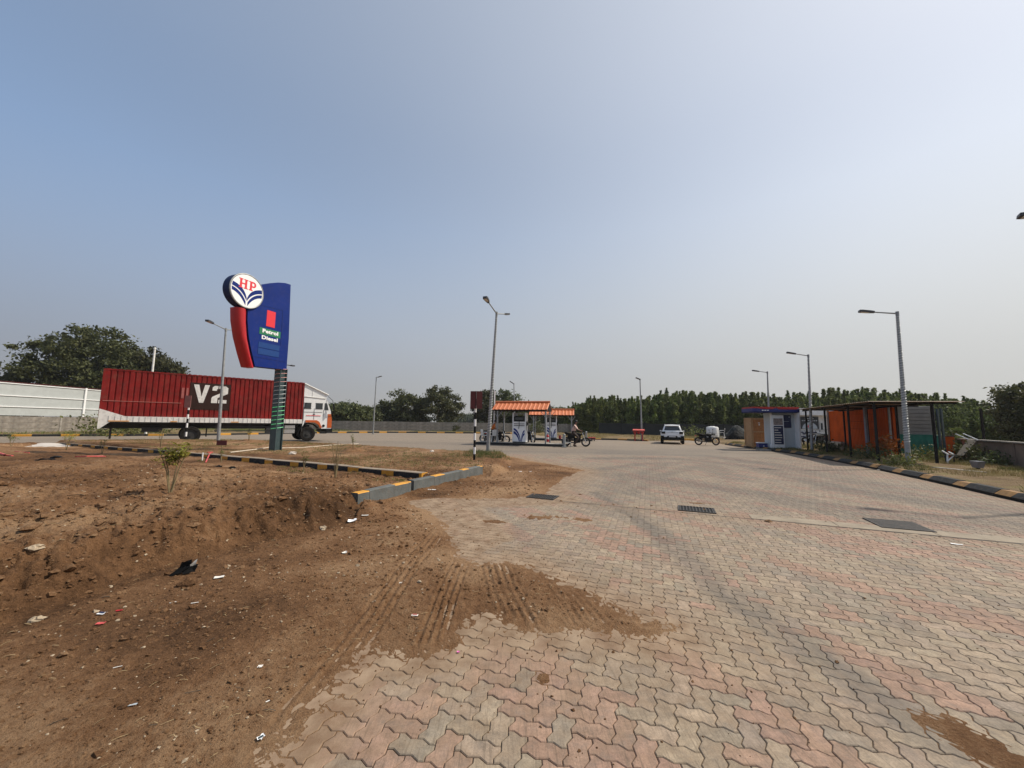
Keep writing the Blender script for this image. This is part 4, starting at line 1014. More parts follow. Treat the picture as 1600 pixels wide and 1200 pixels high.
m = MB(); m.box((-0.03, -0.06, 2.12), (0.34, 0.02, 0.66)); m.build('board', mat('faded_pink_board', (0.30, 0.12, 0.10), 0.7, var=0.2), t)
# small maroon plate on a stick
x, y = G(345, 716, 0.2); t = thing('stake_plate', 'small dark red plate on a thin stick left of the blue sign', 'plate', (x, y, 0.15))
m = MB(); m.cyl((0, 0, 0), (0, 0, 0.62), 0.012, n=6); m.build('stick', 'stem', t)
m = MB(); m.box((0.0, -0.02, 0.56), (0.34, 0.012, 0.165)); m.build('plate', 'maroon', t)

# ------------------------------------------------------------------ container truck
TR = thing('container_truck', 'long red container truck with white skirt and white orange cab showing V2', 'truck', (-21.9, 20.5, 0.05), radians(41.68))
def tb(name, mk, fn, parent=TR, smooth=False):
    m = MB(); fn(m); return m.build(name, mk, parent, smooth)
ZT = 4.07; ZR = 1.47; WD_ = 2.44
def corr(m, x0, x1, z0, z1, y, sgn, per=0.238, dep=0.045):
    n = int(round((x1 - x0) / per)); p = (x1 - x0) / n; prof = []
    for k in range(n):
        b0 = x0 + k * p
        prof += [(b0, 0), (b0 + p * 0.66, 0), (b0 + p * 0.76, dep), (b0 + p * 0.90, dep)]
    prof.append((x1, 0)); vs = []
    for (a, d) in prof: vs += [(a, y + sgn * d, z0), (a, y + sgn * d, z1)]
    fs = [(2 * i, 2 * i + 2, 2 * i + 3, 2 * i + 1) for i in range(len(prof) - 1)]
    if sgn < 0: fs = [q[::-1] for q in fs]
    m.add(vs, fs)
cont = tb('container_side', 'contred', lambda m: corr(m, 0.04, 9.66, ZR, ZT - 0.06, 0, 1))
tb('container_side', 'contred', lambda m: corr(m, 0.04, 9.66, ZR, ZT - 0.06, WD_, -1))
tb('container_core', 'contred', lambda m: m.box((4.85, WD_ / 2, (ZR + ZT) / 2 - 0.04), (9.6, WD_ - 0.12, ZT - ZR - 0.1)))
def rails(m):
    m.box((4.85, 0.03, ZT - 0.03), (9.72, 0.09, 0.07)); m.box((4.85, WD_ - 0.03, ZT - 0.03), (9.72, 0.09, 0.07)); m.box((0.0, 0.03, (ZR + ZT) / 2), (0.09, 0.1, ZT - ZR)); m.box((9.70, 0.03, (ZR + ZT) / 2), (0.08, 0.1, ZT - ZR))
    m.box((0.0, WD_ - .03, (ZR + ZT) / 2), (0.09, 0.1, ZT - ZR)); m.box((9.70, WD_ - .03, (ZR + ZT) / 2), (0.08, 0.1, ZT - ZR))
tb('container_frame', 'contred', rails)
def roof(m):
    for k in range(40): m.box((0.14 + k * 0.241, WD_ / 2, ZT + 0.012), (0.15, WD_ - 0.1, 0.028))
    m.box((4.85, WD_ / 2, ZT - 0.02), (9.6, WD_ - 0.2, 0.05))
tb('container_roof', 'contred', roof)
tb('container_door', 'contred', lambda m: (m.box((-0.03, 0.62, 2.75), (0.05, 1.15, 2.4)), m.box((-0.03, 1.82, 2.75), (0.05, 1.15, 2.4)), m.tube([(-0.08, 0.9, 1.6), (-0.08, 0.9, 4.0)], 0.02, 6), m.tube([(-0.08, 1.55, 1.6), (-0.08, 1.55, 4.0)], 0.02, 6)))
def skirt(m):
    m.prism([(-0.03, 0.86), (0.06, 0.86), (0.42, 1.22), (9.72, 1.22), (9.72, 1.50), (0.97, 1.53), (-0.03, 1.92)], (0, -0.03, 0), (1, 0, 0), (0, 0, 1), (0, 1, 0), 0, 0.07)
    m.prism([(-0.03, 0.86), (0.06, 0.86), (0.42, 1.22), (9.72, 1.22), (9.72, 1.50), (0.97, 1.53), (-0.03, 1.92)], (0, WD_ - 0.04, 0), (1, 0, 0), (0, 0, 1), (0, 1, 0), 0, 0.07)
sk = tb('skirt', 'whitedirty', skirt)
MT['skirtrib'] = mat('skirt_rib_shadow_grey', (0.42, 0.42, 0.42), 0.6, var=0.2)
def ribs(m):
    for k in range(39): m.box((0.35 + k * 0.239, -0.037, 1.375), (0.022, 0.014, 0.26 if k > 3 else 0.34))
tb('skirt_ribs', 'skirtrib', ribs, sk)
bp = tb('brown_panel', 'contbrown', lambda m: m.prism([(3.58, 1.99), (5.55, 1.99), (5.55, 3.61), (3.58, 3.61)], (0, -0.012, 0), (1, 0, 0), (0, 0, 1), (0, 1, 0), 0, 0.03))
def let(name, polys):
    m = MB()
    for p_ in polys: m.prism(p_, (0, -0.026, 0), (1, 0, 0), (0, 0, 1), (0, 1, 0), 0, 0.013)
    m.build(name, 'whitedirty', bp)
let('letter_v', [[(3.74, 3.50), (3.99, 3.50), (4.14, 2.78), (4.17, 2.41), (4.05, 2.41)], [(4.14, 2.78), (4.27, 3.50), (4.50, 3.50), (4.25, 2.41), (4.17, 2.41)]])
let('digit_2', [[(4.64, 3.18), (4.86, 3.18), (4.86, 3.27), (4.92, 3.31), (4.92, 3.48), (4.74, 3.48), (4.64, 3.38)], [(4.97, 3.48), (4.97, 3.31), (5.12, 3.31), (5.16, 3.26), (5.42, 3.26), (5.42, 3.38), (5.30, 3.48)],
    [(5.16, 3.26), (5.14, 3.10), (5.42, 3.02), (5.42, 3.26)], [(4.66, 2.80), (5.14, 3.10), (5.42, 3.02), (4.90, 2.72)], [(4.62, 2.42), (4.92, 2.42), (4.92, 2.72), (4.90, 2.72), (4.66, 2.80), (4.62, 2.70)], [(4.97, 2.42), (5.38, 2.42), (5.38, 2.63), (4.97, 2.63)]])
tb('side_hatch', mat('hatch_faded_red', (0.36, 0.10, 0.085), 0.6, var=0.2), lambda m: (m.box((3.27, -0.015, 2.95), (0.12, 0.03, 0.62)), m.box((3.47, -0.015, 2.95), (0.10, 0.03, 0.62))))
tb('side_stripe', mat('faint_stripe_paint', (0.50, 0.22, 0.18), 0.6), lambda m: m.box((1.65, -0.012, 2.35), (3.2, 0.02, 0.022)))
MT['reflect'] = mat('amber_reflector', (0.62, 0.30, 0.08), 0.4)
tb('reflector', 'reflect', lambda m: (m.box((0.75, -0.05, 1.27), (0.8, 0.014, 0.05)), m.box((3.0, -0.05, 1.27), (0.3, 0.014, 0.05)), m.box((5.9, -0.05, 1.27), (0.4, 0.014, 0.05))))
# chassis
tb('chassis', 'chassis', lambda m: (m.box((5.2, 0.75, 1.0), (10.4, 0.12, 0.28)), m.box((5.2, 1.7, 1.0), (10.4, 0.12, 0.28)), m.box((4.8, 1.22, 1.17), (9.5, 2.2, 0.09)), m.box((2.1, 0.7, 0.78), (0.9, 0.5, 0.25)), m.tube([(3.79, 0.35, 0.53), (3.79, 2.1, 0.53)], 0.1, 8), m.tube([(10.15, 0.35, 0.53), (10.15, 2.1, 0.53)], 0.08, 8)))
tb('side_guard', 'chassis', lambda m: (m.box((6.7, 0.12, 0.98), (3.6, 0.04, 0.06)), m.box((6.7, 0.12, 0.72), (3.6, 0.04, 0.06)), m.box((5.0, 0.12, 0.9), (0.05, 0.05, 0.5)), m.box((6.7, 0.12, 0.9), (0.05, 0.05, 0.5)), m.box((8.4, 0.12, 0.9), (0.05, 0.05, 0.5))))
tb('fuel_tank', 'chrome', lambda m: (m.box((9.02, 0.28, 0.98), (0.62, 0.42, 0.2)), m.box((9.02, 0.28, 0.68), (0.62, 0.46, 0.26))))
tb('spare_box', 'chassis', lambda m: m.box((7.9, 0.35, 0.78), (0.5, 0.5, 0.42)))
tb('mudflap', 'rubber', lambda m: (m.box((0.45, 0.35, 0.62), (0.05, 0.5, 0.62)), m.box((4.55, 0.35, 0.62), (0.04, 0.5, 0.5)), m.box((9.55, 0.35, 0.66), (0.04, 0.5, 0.55))))
def wheel(x, y, r=0.5, w_=0.28, hub='chassis', face=-1):
    m = MB(); prof = [(-w_ / 2, r * 0.62), (-w_ / 2, r * 0.92), (-w_ / 2 + 0.04, r), (w_ / 2 - 0.04, r), (w_ / 2, r * 0.92), (w_ / 2, r * 0.62)]; n = 28
    for a_, rr in prof:
        for k in range(n): th = 2 * pi * k / n; m.v.append((x + rr * cos(th), y + a_, r + rr * sin(th)))
    for i in range(5):
        for k in range(n): m.f.append((i * n + k, i * n + (k + 1) % n, (i + 1) * n + (k + 1) % n, (i + 1) * n + k)); m.m.append(0)
    wh = m.build('wheel', 'rubber', TR, True)
    m = MB(); m.cyl((x, y - w_ * 0.30, r), (x, y + w_ * 0.3, r), r * 0.62, n=20); m.cyl((x, y + face * w_ * 0.5, r), (x, y, r), r * 0.22, n=12); m.build('rim', hub, wh, True)
for yy, fc in ((0.18, -1), (WD_ - 0.18, 1)): wheel(10.15, yy, 0.5, face=fc)
for yy, fc in ((0.18, -1), (0.50, -1), (WD_ - 0.18, 1), (WD_ - 0.5, 1)): wheel(3.79, yy, 0.5, face=fc)
# cab
def cabm(m):
    prof = [(9.78, 1.0), (9.78, 3.05), (11.22, 3.05), (11.36, 2.78), (11.60, 2.1), (11.68, 1.5), (11.68, 0.86), (11.02, 0.86), (10.92, 1.12), (10.6, 1.3), (9.9, 1.3)]
    m.prism(prof, (0, 0.02, 0), (1, 0, 0), (0, 0, 1), (0, 1, 0), 0, WD_ - 0.04)
cab = tb('cab', 'white', cabm)
tb('cab_wedge', 'white', lambda m: m.prism([(9.76, 3.06), (9.76, 3.96), (11.30, 3.30), (11.26, 3.06)], (0, 0.02, 0), (1, 0, 0), (0, 0, 1), (0, 1, 0), 0, WD_ - 0.04))
tb('wedge_trim', 'whitedirty', lambda m: (m.tube([(9.74, -0.02, 4.02), (11.36, -0.02, 3.30)], 0.045, 6), m.tube([(9.8, -0.0, 3.12), (11.2, -0.0, 3.02)], 0.02, 6), m.box((10.3, 0.01, 3.4), (0.015, 0.02, 0.6))))
for a_ in ((9.82, 10.26), (10.56, 11.02)):
    w1 = tb('side_window', 'glass', lambda m: m.box(((a_[0] + a_[1]) / 2, 0.015, 2.47), (a_[1] - a_[0], 0.02, 0.38)), cab)
    tb('window_frame', 'black', lambda m: (m.box(((a_[0] + a_[1]) / 2, 0.008, 2.27), (a_[1] - a_[0] + .04, 0.02, 0.025)), m.box(((a_[0] + a_[1]) / 2, 0.008, 2.67), (a_[1] - a_[0] + .04, 0.02, 0.025))), w1)
tb('quarter_window', 'glass', lambda m: m.prism([(11.14, 2.20), (11.44, 2.20), (11.30, 2.70), (11.16, 2.70)], (0, 0.004, 0), (1, 0, 0), (0, 0, 1), (0, 1, 0), 0, 0.02), cab)
tb('windscreen', 'glass', lambda m: m.add([(11.615, 0.2, 2.12), (11.615, WD_ - 0.2, 2.12), (11.375, WD_ - 0.2, 2.80), (11.375, 0.2, 2.80)], [(0, 1, 2, 3)]), cab)
tb('orange_corner', 'orangep', lambda m: m.prism([(11.40, 0.92), (11.70, 0.92), (11.70, 1.52), (11.62, 1.92), (11.40, 1.92)], (0, 0.004, 0), (1, 0, 0), (0, 0, 1), (0, 1, 0), 0, 0.05), cab)
tb('orange_fender', 'orangep', lambda m: m.prism([(9.95, 1.30), (9.95, 1.46), (10.68, 1.46), (10.86, 1.34), (11.04, 0.93), (10.93, 0.90), (10.80, 1.14), (10.55, 1.30)], (0, -0.03, 0), (1, 0, 0), (0, 0, 1), (0, 1, 0), 0, 0.08), cab)
tb('red_stripe', 'redflat', lambda m: m.box((10.45, 0.008, 1.78), (0.95, 0.02, 0.035)), cab)
tb('body_seam', 'black', lambda m: (m.box((10.42, 0.012, 2.03), (1.2, 0.02, 0.012)), m.box((9.81, 0.012, 1.9), (0.012, 0.02, 1.0)), m.box((10.48, 0.012, 1.9), (0.012, 0.02, 0.8)), m.box((11.1, 0.012, 1.95), (0.012, 0.02, 0.5))), cab)
tb('door_handle', 'black', lambda m: m.box((10.48, 0.0, 1.88), (0.12, 0.04, 0.05)), cab)
tb('side_lamp', 'black', lambda m: m.cyl((11.15, -0.01, 1.07), (11.15, 0.05, 1.07), 0.09, n=14), cab)
tb('bumper', 'black', lambda m: (m.box((11.55, WD_ / 2, 0.74), (0.42, WD_, 0.24)), m.box((11.2, 0.2, 0.6), (0.4, 0.3, 0.18))))
tb('mirror', 'black', lambda m: (m.tube([(11.34, -0.0, 3.2), (11.62, -0.22, 2.9), (11.72, -0.2, 2.2), (11.70, 0.0, 1.8)], 0.018, 6), m.tube([(11.45, 0.0, 2.75), (11.66, -0.2, 2.7)], 0.012, 5), m.box((11.70, -0.26, 2.45), (0.06, 0.12, 0.42))))
tb('step', 'chassis', lambda m: (m.box((9.75, 0.15, 0.9), (0.06, 0.25, 0.5)), m.box((11.1, 0.12, 0.62), (0.5, 0.2, 0.06))))
tb('wheel_arch', 'black', lambda m: m.tube([(9.6, 0.10, 0.7), (9.66, 0.1, 1.0), (9.85, 0.1, 1.18), (10.15, 0.1, 1.24), (10.5, 0.1, 1.16), (10.78, 0.1, 0.92)], 0.05, 6))

# ------------------------------------------------------------------ islands, dispensers and canopies
def island(label, a, b, dp):
    L = hypot(b[0] - a[0], b[1] - a[1]); rz = atan2(b[1] - a[1], b[0] - a[0])
    t = thing('pump_island', label, 'pump island', (a[0], a[1], 0), rz)
    m = MB(); m.prism([(0.1, 0), (L - 0.1, 0), (L, 0.15), (L, dp - 0.15), (L - 0.1, dp), (0.1, dp), (0, dp - 0.15), (0, 0.15)], (0, 0, 0), (1, 0, 0), (0, 1, 0), (0, 0, 1), -0.02, 0.15); m.build('kerb_ring', 'kdark', t)
    m = MB(); m.box((L / 2, dp / 2, 0.16), (L - 0.25, dp - 0.25, 0.02)); m.build('top_slab', 'concrete', t)
    return t, rz, L
I1, r1_, L1 = island('near pump island with black kerb carrying the first dispenser', G(741, 694), G(884, 698.5), 1.25)
i1a = G(741, 694)
def il(s, d, org=None, rz=None):
    org = org or i1a; rz = r1_ if rz is None else rz
    return (org[0] + s * cos(rz) - d * sin(rz), org[1] + s * sin(rz) + d * cos(rz))
def dispenser(label, x, y, rz, z0=0.17):
    t = thing('fuel_dispenser', label, 'fuel dispenser', (x, y, z0), rz, 'fuel dispensers under the orange canopies')
    m = MB(); m.box((0, 0.25, 0.72), (0.82, 0.5, 1.3)); m.build('cabinet', 'white', t)
    m = MB(); m.box((0, 0.25, 0.035), (0.9, 0.56, 0.07)); m.build('plinth', 'black', t)
    for s_ in (-1, 1):
        m = MB(); m.box((s_ * 0.445, 0.25, 1.05), (0.07, 0.52, 1.98)); m.build('side_column', 'white', t)
    m = MB(); m.box((0, 0.25, 1.62), (0.80, 0.42, 0.36)); dh = m.build('display_head', 'black', t)
    m = MB(); m.box((0, 0.035, 1.64), (0.6, 0.01, 0.18)); m.build('display_glass', 'glass', dh)
    m = MB(); m.box((0, 0.25, 1.98), (0.95, 0.12, 0.07)); m.box((-0.28, 0.25, 1.9), (0.2, 0.1, 0.14)); m.box((0.3, 0.25, 1.9), (0.12, 0.1, 0.14)); m.build('top_rail', 'steel', t)
    m = MB(); m.box((0, 0.25, 1.40), (0.80, 0.48, 0.08)); m.build('shelf', 'whitedirty', t)
    for k in range(2):
        m = MB(); m.box((0, -0.004, 1.16 + 0.12 * k), (0.76, 0.012, 0.045)); m.build('grey_print_bar', 'darksteel', t)
    e = MB(); m = MB(); m.box((0, -0.004, 0.55), (0.78, 0.008, 0.93)); pf = m.build('print_panel', 'whiteflat', t)
    for sgn, sc in ((1, 1.0), (-1, 0.55)):
        for (p0, p1, p2), (q0, q1, q2) in ((((-0.39, 1.0), (0.0, 0.9), (0.13, 0.12)), ((-0.39, 0.86), (-0.06, 0.74), (0.10, 0.09))), (((-0.39, 0.80), (-0.05, 0.68), (0.06, 0.09)), ((-0.39, 0.62), (-0.12, 0.52), (0.0, 0.09)))):
            tp = bez(p0, p1, p2, 8); bo = bez(q0, q1, q2, 8)
            if sgn < 0:
                tp = [(0.13 + (0.13 - a) * sc * 0.9, b_) for a, b_ in tp]; bo = [(0.13 + (0.13 - a) * sc * 0.9, b_) for a, b_ in bo]
                tp = [(min(a, 0.385), b_ * 0.86 + 0.01) for a, b_ in tp]; bo = [(min(a, 0.385), b_ * 0.86 + 0.01) for a, b_ in bo]
            m = MB(); m.strip(tp, bo, (0, -0.009, 0), (1, 0, 0), (0, 0, 1), (0, 1, 0), -0.004, 0.0) if sgn > 0 else m.strip(bo, tp, (0, -0.009, 0), (1, 0, 0), (0, 0, 1), (0, 1, 0), -0.004, 0)
            m.build('blue_arc', 'blue', pf)
    m = MB(); m.tube([(0.50, 0.2, 1.5), (0.62, 0.1, 1.1), (0.60, 0.08, 0.6), (0.52, 0.1, 0.9), (0.50, 0.12, 1.25)], 0.018, 6); m.build('hose', 'black', t)
    m = MB(); m.box((0.52, 0.1, 1.3), (0.07, 0.06, 0.28)); m.build('nozzle', 'black', t)
    m = MB(); m.tube([(0.0, -0.03, 1.55), (0.02, -0.05, 1.2), (-0.02, -0.05, 0.95)], 0.022, 6); m.build('front_hose', 'black', t)
    return t
ray_s = lambda px, d=0.0, org=None, rz=None: (lambda o, r_: onplane(px, 680, (o[0] - d * sin(r_), o[1] + d * cos(r_)), math.degrees(r_))[0])(org or i1a, r1_ if rz is None else rz)
s_d1 = ray_s(811, 0.35); dispenser('white fuel dispenser with blue arcs on the near island', *il(s_d1, 0.35), r1_)
def canopy(label, org, rz, s0, s1, d0, d1, ze, zr, posts, z0=0.16):
    t = thing('canopy', label, 'canopy', (org[0], org[1], 0), rz, 'orange canopies over the pump islands')
    dm = (d0 + d1) / 2
    for (da, db, sg) in ((d0, dm, 1), (dm, d1, -1)):
        n = int((s1 - s0) / 0.30); p = (s1 - s0) / n; m = MB()
        za, zb2 = (ze, zr) if sg > 0 else (zr, ze)
        for k in range(n):                        # pan and roll profile sheets
            for q, (u0, u1, h0, h1) in enumerate(((0, 0.5, 0, 0), (0.5, 0.64, 0, 0.028), (0.64, 0.86, 0.028, 0.028), (0.86, 1.0, 0.028, 0))):
                xa, xb = s0 + (k + u0) * p, s0 + (k + u1) * p
                vs = [(xa, da, za + h0), (xb, da, za + h1), (xb, db, zb2 + h1), (xa, db, zb2 + h0)]; vs += [(a, b_, c_ - 0.02) for a, b_, c_ in vs]
                m.add(vs, [(0, 1, 2, 3), (7, 6, 5, 4), (0, 4, 5, 1), (2, 6, 7, 3)])
        m.build('roof_sheet', 'roofor', t)
    m = MB(); m.tube([(s0 - 0.02, dm, zr + 0.05), (s1 + 0.02, dm, zr + 0.05)], 0.07, 8); m.build('ridge_cap', 'roofor', t)
    for sx in (s0 + 0.04, s1 - 0.04):
        m = MB(); m.prism([(d0 + 0.05, ze - 0.04), (d1 - 0.05, ze - 0.04), (dm, zr - 0.03)], (sx, 0, 0), (0, 1, 0), (0, 0, 1), (1, 0, 0), -0.015, 0.015); m.build('gable', 'darksteel', t)
    m = MB()
    for dd in (d0 + 0.1, d1 - 0.1): m.box(((s0 + s1) / 2, dd, ze - 0.055), (s1 - s0 - 0.1, 0.06, 0.07))
    m.build('eave_beam', 'darksteel', t)
    for s_, d_ in posts:
        m = MB(); m.box((s_, d_, (ze - 0.09 + z0) / 2), (0.09, 0.09, ze - 0.09 - z0)); pp = m.build('post', 'steel', t)
        m = MB()
        for sg in (-1, 1): m.tube([(s_, d_, ze - 0.55), (s_ + sg * 0.32, d_, ze - 0.10)], 0.022, 6)
        m.build('brace', 'steel', pp)
    return t
s0, s1 = ray_s(768, 0.05), ray_s(855, 0.05)
canopy('near orange sheet canopy over the first pump island', i1a, r1_, s0, s1, 0.02, 1.75, 2.42, 2.93, [(ray_s(777, 0.15), 0.15), (ray_s(852.5, 0.15), 0.15), (ray_s(777, 0.15), 1.6), (ray_s(852.5, 0.15), 1.6)])
i2a = G(832, 687.5); i2b = G(926, 689.5)
I2, r2_, L2 = island('far pump island with black kerb carrying the second dispenser', i2a, i2b, 1.25)
s_d2 = ray_s(861.5, 0.3, i2a, r2_); dispenser('white fuel dispenser with blue arcs on the far island', *il(s_d2, 0.3, i2a, r2_), r2_)
s0, s1 = ray_s(826, 0.05, i2a, r2_), ray_s(897, 0.05, i2a, r2_)
canopy('far orange sheet canopy partly hidden behind the near one', i2a, r2_, s0, s1, 0.02, 1.75, 2.28, 2.76, [(ray_s(833.5, 0.15, i2a, r2_), 0.15), (ray_s(893, 0.15, i2a, r2_), 0.15), (ray_s(893, 0.15, i2a, r2_), 1.6), (ray_s(833.5, 0.15, i2a, r2_), 1.6)])
def extinguisher(label, x, y, z0):
    t = thing('fire_extinguisher', label, 'fire extinguisher', (x, y, z0)); m = MB(); m.tube([(0, 0, 0), (0, 0, 0.02), (0, 0, 0.42), (0, 0, 0.50), (0, 0, 0.54)], [0.10, 0.125, 0.125, 0.08, 0.03], 14); m.build('cylinder_body', 'red', t, True)
    m = MB(); m.box((0.02, 0, 0.58), (0.14, 0.04, 0.05)); m.cyl((0, 0, 0.53), (0, 0, 0.6), 0.025, n=8); m.build('valve', 'black', t)
    m = MB(); m.tube([(0.04, -0.03, 0.58), (0.16, -0.05, 0.48), (0.15, -0.08, 0.15)], 0.014, 6); m.build('hose', 'black', t)
    m = MB(); m.tube([(0, -0.0, 0.2), (0, -0.0, 0.34)], [0.1265, 0.1265], 14); m.build('white_band', 'white', t)
extinguisher('red fire extinguisher at the foot of the near canopy right post', *G(855.5, 694), 0.17)
def bollard(label, px, py, h=0.85, r=0.09):
    t = thing('guard_post', label, 'guard post', (*G(px, py), 0)); m = MB(); m.tube([(0, 0, 0), (0, 0, h - 0.03), (0, 0, h)], [r, r, r * 0.7], 12); m.build('post', 'steel', t, True)
    m = MB(); m.box((0, 0, 0.03), (0.28, 0.28, 0.06)); m.build('foot', 'steel', t); return t
b1 = bollard('grey steel guard post with low rail at the right end of the near island', 881.5, 699)
m = MB(); m.tube([(0, 0.0, 0.32), (0.42, 0.06, 0.30), (0.44, 0.06, 0.02)], 0.03, 8); m.tube([(-0.1, 0.0, 0.62), (-0.1, 0.9, 0.62)], 0.03, 8); m.build('rail', 'steel', b1)
bollard('grey steel guard post beyond the motorcycle front wheel', 916, 688.8)
t = thing('red_box', 'low dark red box at the right end of the far island', 'box', (*G(925, 689), 0)); m = MB(); m.box((0, 0, 0.2), (0.55, 0.3, 0.16)); m.build('body', 'maroon', t); m = MB(); m.box((0, 0, 0.30), (0.6, 0.34, 0.04)); m.build('lid', 'redflat', t); m = MB(); m.box((-.2, 0, 0.06), (0.05, 0.2, 0.12)); m.box((.2, 0, 0.06), (0.05, 0.2, 0.12)); m.build('foot', 'black', t)
t = thing('red_bucket', 'red pail beside the far dispenser', 'bucket', (*il(ray_s(875, 0.2, i2a, r2_), 0.2, i2a, r2_), 0.17)); m = MB(); m.tube([(0, 0, 0), (0, 0, 0.3)], [0.1, 0.14], 12); m.build('pail', 'red', t, True); m = MB(); m.torus((0, 0, 0.3), (0, 0, 1), 0.14, 0.01, 16, 5); m.build('rim', 'steel', t)

def chair(label, x, y, rz, z0=0.0):
    t = thing('plastic_chair', label, 'chair', (x, y, z0), rz)
    m = MB(); m.box((0, 0, 0.43), (0.46, 0.44, 0.025)); m.build('seat', 'plastic', t)
    m = MB(); m.prism([(-0.2, 0.44), (0.2, 0.44), (0.22, 0.8), (0.1, 0.86), (-0.1, 0.86), (-0.22, 0.8)], (0, 0.21, 0), (1, 0, 0), (0, 0.12, 1), (0, -1, 0), -0.012, 0.012); m.build('backrest', 'plastic', t)
    for sx in (-1, 1):
        for sy in (-1, 1): m = MB(); m.tube([(sx * 0.21, sy * 0.2, 0.42), (sx * 0.25, sy * 0.25, 0)], 0.024, 6); m.build('leg', 'plastic', t)
        m = MB(); m.tube([(sx * 0.24, -0.2, 0.42), (sx * 0.25, -0.2, 0.63), (sx * 0.24, 0.22, 0.66)], 0.02, 6); m.build('armrest', 'plastic', t)
    return t
chair('white plastic chair at the left end of the near island', *il(0.55, 0.75), radians(70), 0.17)
chair('white plastic chair half hidden by the central lamp pole', *il(1.25, 0.55), radians(200), 0.17)
chair('white plastic chair beside the water tank', *P(1128, 684, 41).xy, radians(-120), 0.38)

# ------------------------------------------------------------------ motorcycles
def motorcycle():
    t = thing('motorcycle', 'x', 'motorcycle')
    for x, nm in ((-0.64, 'rear'), (0.66, 'front')):
        m = MB(); m.torus((x, 0, 0.31), (0, 1, 0), 0.255, 0.052, 26, 8); wh = m.build('wheel', 'rubber', t, True)
        m = MB(); m.torus((x, 0, 0.31), (0, 1, 0), 0.205, 0.016, 26, 6); m.build('rim', 'chrome', wh, True)
        m = MB()
        for k in range(8): a = 2 * pi * k / 8; m.tube([(x, 0, 0.31), (x + 0.2 * cos(a), 0, 0.31 + 0.2 * sin(a))], 0.006, 4)
        m.cyl((x, -0.05, 0.31), (x, 0.05, 0.31), 0.05, n=10); m.build('spokes', 'chrome', wh)
        m = MB(); pts = [(x + 0.335 * cos(radians(a)), 0.335 * sin(radians(a)) + 0.31) for a in (range(30, 155, 15) if nm == 'rear' else range(20, 130, 15))]
        for (a0, b0), (a1, b1_) in zip(pts[:-1], pts[1:]): m.add([(a0, -0.07, b0), (a1, -0.07, b1_), (a1, 0.07, b1_), (a0, 0.07, b0)], [(0, 1, 2, 3)])
        m.build('mudguard', 'black', t)
    m = MB()
    for s_ in (-1, 1): m.tube([(0.66, s_ * 0.085, 0.31), (0.44, s_ * 0.085, 0.92)], 0.022, 6)
    m.build('fork', 'chrome', t)
    m = MB(); m.tube([(0.42, 0, 0.86), (0.2, 0, 0.55), (-0.1, 0, 0.42), (-0.64, 0, 0.34)], 0.024, 6); m.tube([(0.40, 0, 0.82), (-0.1, 0, 0.68), (-0.75, 0, 0.72)], 0.022, 6); m.tube([(-0.64, 0.1, 0.31), (-0.5, 0.1, 0.7)], 0.022, 6); m.tube([(-0.64, -0.1, 0.31), (-0.5, -0.1, 0.7)], 0.022, 6); m.build('frame', 'black', t)
    m = MB(); m.sphere((0.16, 0, 0.79), 0.2, 12, 8, (1.25, 0.62, 0.62)); m.build('tank', 'black', t, True)
    m = MB(); m.tube([(0.0, 0, 0.79), (-0.2, 0, 0.775), (-0.5, 0, 0.82), (-0.74, 0, 0.85)], [0.06, 0.085, 0.09, 0.06], 8); m.build('seat', 'rubber', t, True)
    m = MB(); m.box((0.10, 0, 0.43), (0.46, 0.26, 0.30)); m.cyl((0.2, 0, 0.5), (0.26, 0, 0.68), 0.10, n=10); m.build('engine', 'black', t)
    m = MB(); m.box((-0.28, 0, 0.62), (0.46, 0.22, 0.24), ry=-0.12); m.build('side_cover', 'black', t)
    m = MB(); m.tube([(0.28, -0.12, 0.5), (0.3, -0.13, 0.28), (0.0, -0.14, 0.24), (-0.3, -0.15, 0.28), (-0.85, -0.16, 0.36)], [0.02, 0.02, 0.025, 0.045, 0.045], 8); m.build('exhaust', 'iron', t, True)
    m = MB(); m.tube([(0.34, -0.34, 1.02), (0.42, -0.18, 1.0), (0.43, 0, 0.95), (0.42, 0.18, 1.0), (0.34, 0.34, 1.02)], 0.016, 6); m.build('handlebar', 'black', t)
    m = MB(); m.cyl((0.46, 0, 0.86), (0.60, 0, 0.84), 0.07, 0.085, 12); m.sphere((0.48, 0, 0.87), 0.09, 10, 6); hl = m.build('headlight', 'black', t, True)
    m = MB(); m.cyl((0.60, 0, 0.84), (0.606, 0, 0.84), 0.075, n=12); m.build('lens', 'lampglass', hl)
    for s_ in (-1, 1):
        m = MB(); m.tube([(0.38, s_ * 0.24, 1.01), (0.36, s_ * 0.30, 1.17)], 0.008, 5); m.sphere((0.36, s_ * 0.31, 1.2), 0.055, 8, 6, (0.3, 1.2, 0.7)); m.build('mirror', 'black', t)
    m = MB(); m.box((-0.84, 0, 0.74), (0.07, 0.16, 0.08)); m.build('tail_light', 'red', t)
    m = MB(); m.box((-0.72, 0, 0.93), (0.30, 0.2, 0.03)); m.tube([(-0.6, 0.1, 0.85), (-0.88, 0.1, 0.93)], 0.012, 5); m.build('rear_rack', 'black', t)
    m = MB(); m.tube([(0.05, 0.14, 0.3), (-0.05, 0.26, 0.02)], 0.014, 5); m.build('side_stand', 'black', t)
    return t
mc = motorcycle(); GRPM = 'motorcycles on the forecourt'
def put_mc(x, y, rz, label, first=False, lean=0.0, z=0.0):
    o = mc if first else copy_tree(mc); o.location = (x, y, z); o.rotation_euler = (lean, 0, rz); o['label'] = label; o['group'] = GRPM; return o
c_ = (P(913.5, 690, 25.7) + P(886, 690, 26.3)) / 2
RB = (c_.x, c_.y, radians(-12))
put_mc(*RB, 'motorcycle being ridden past the right end of the near island', True)
fw = MB(); 
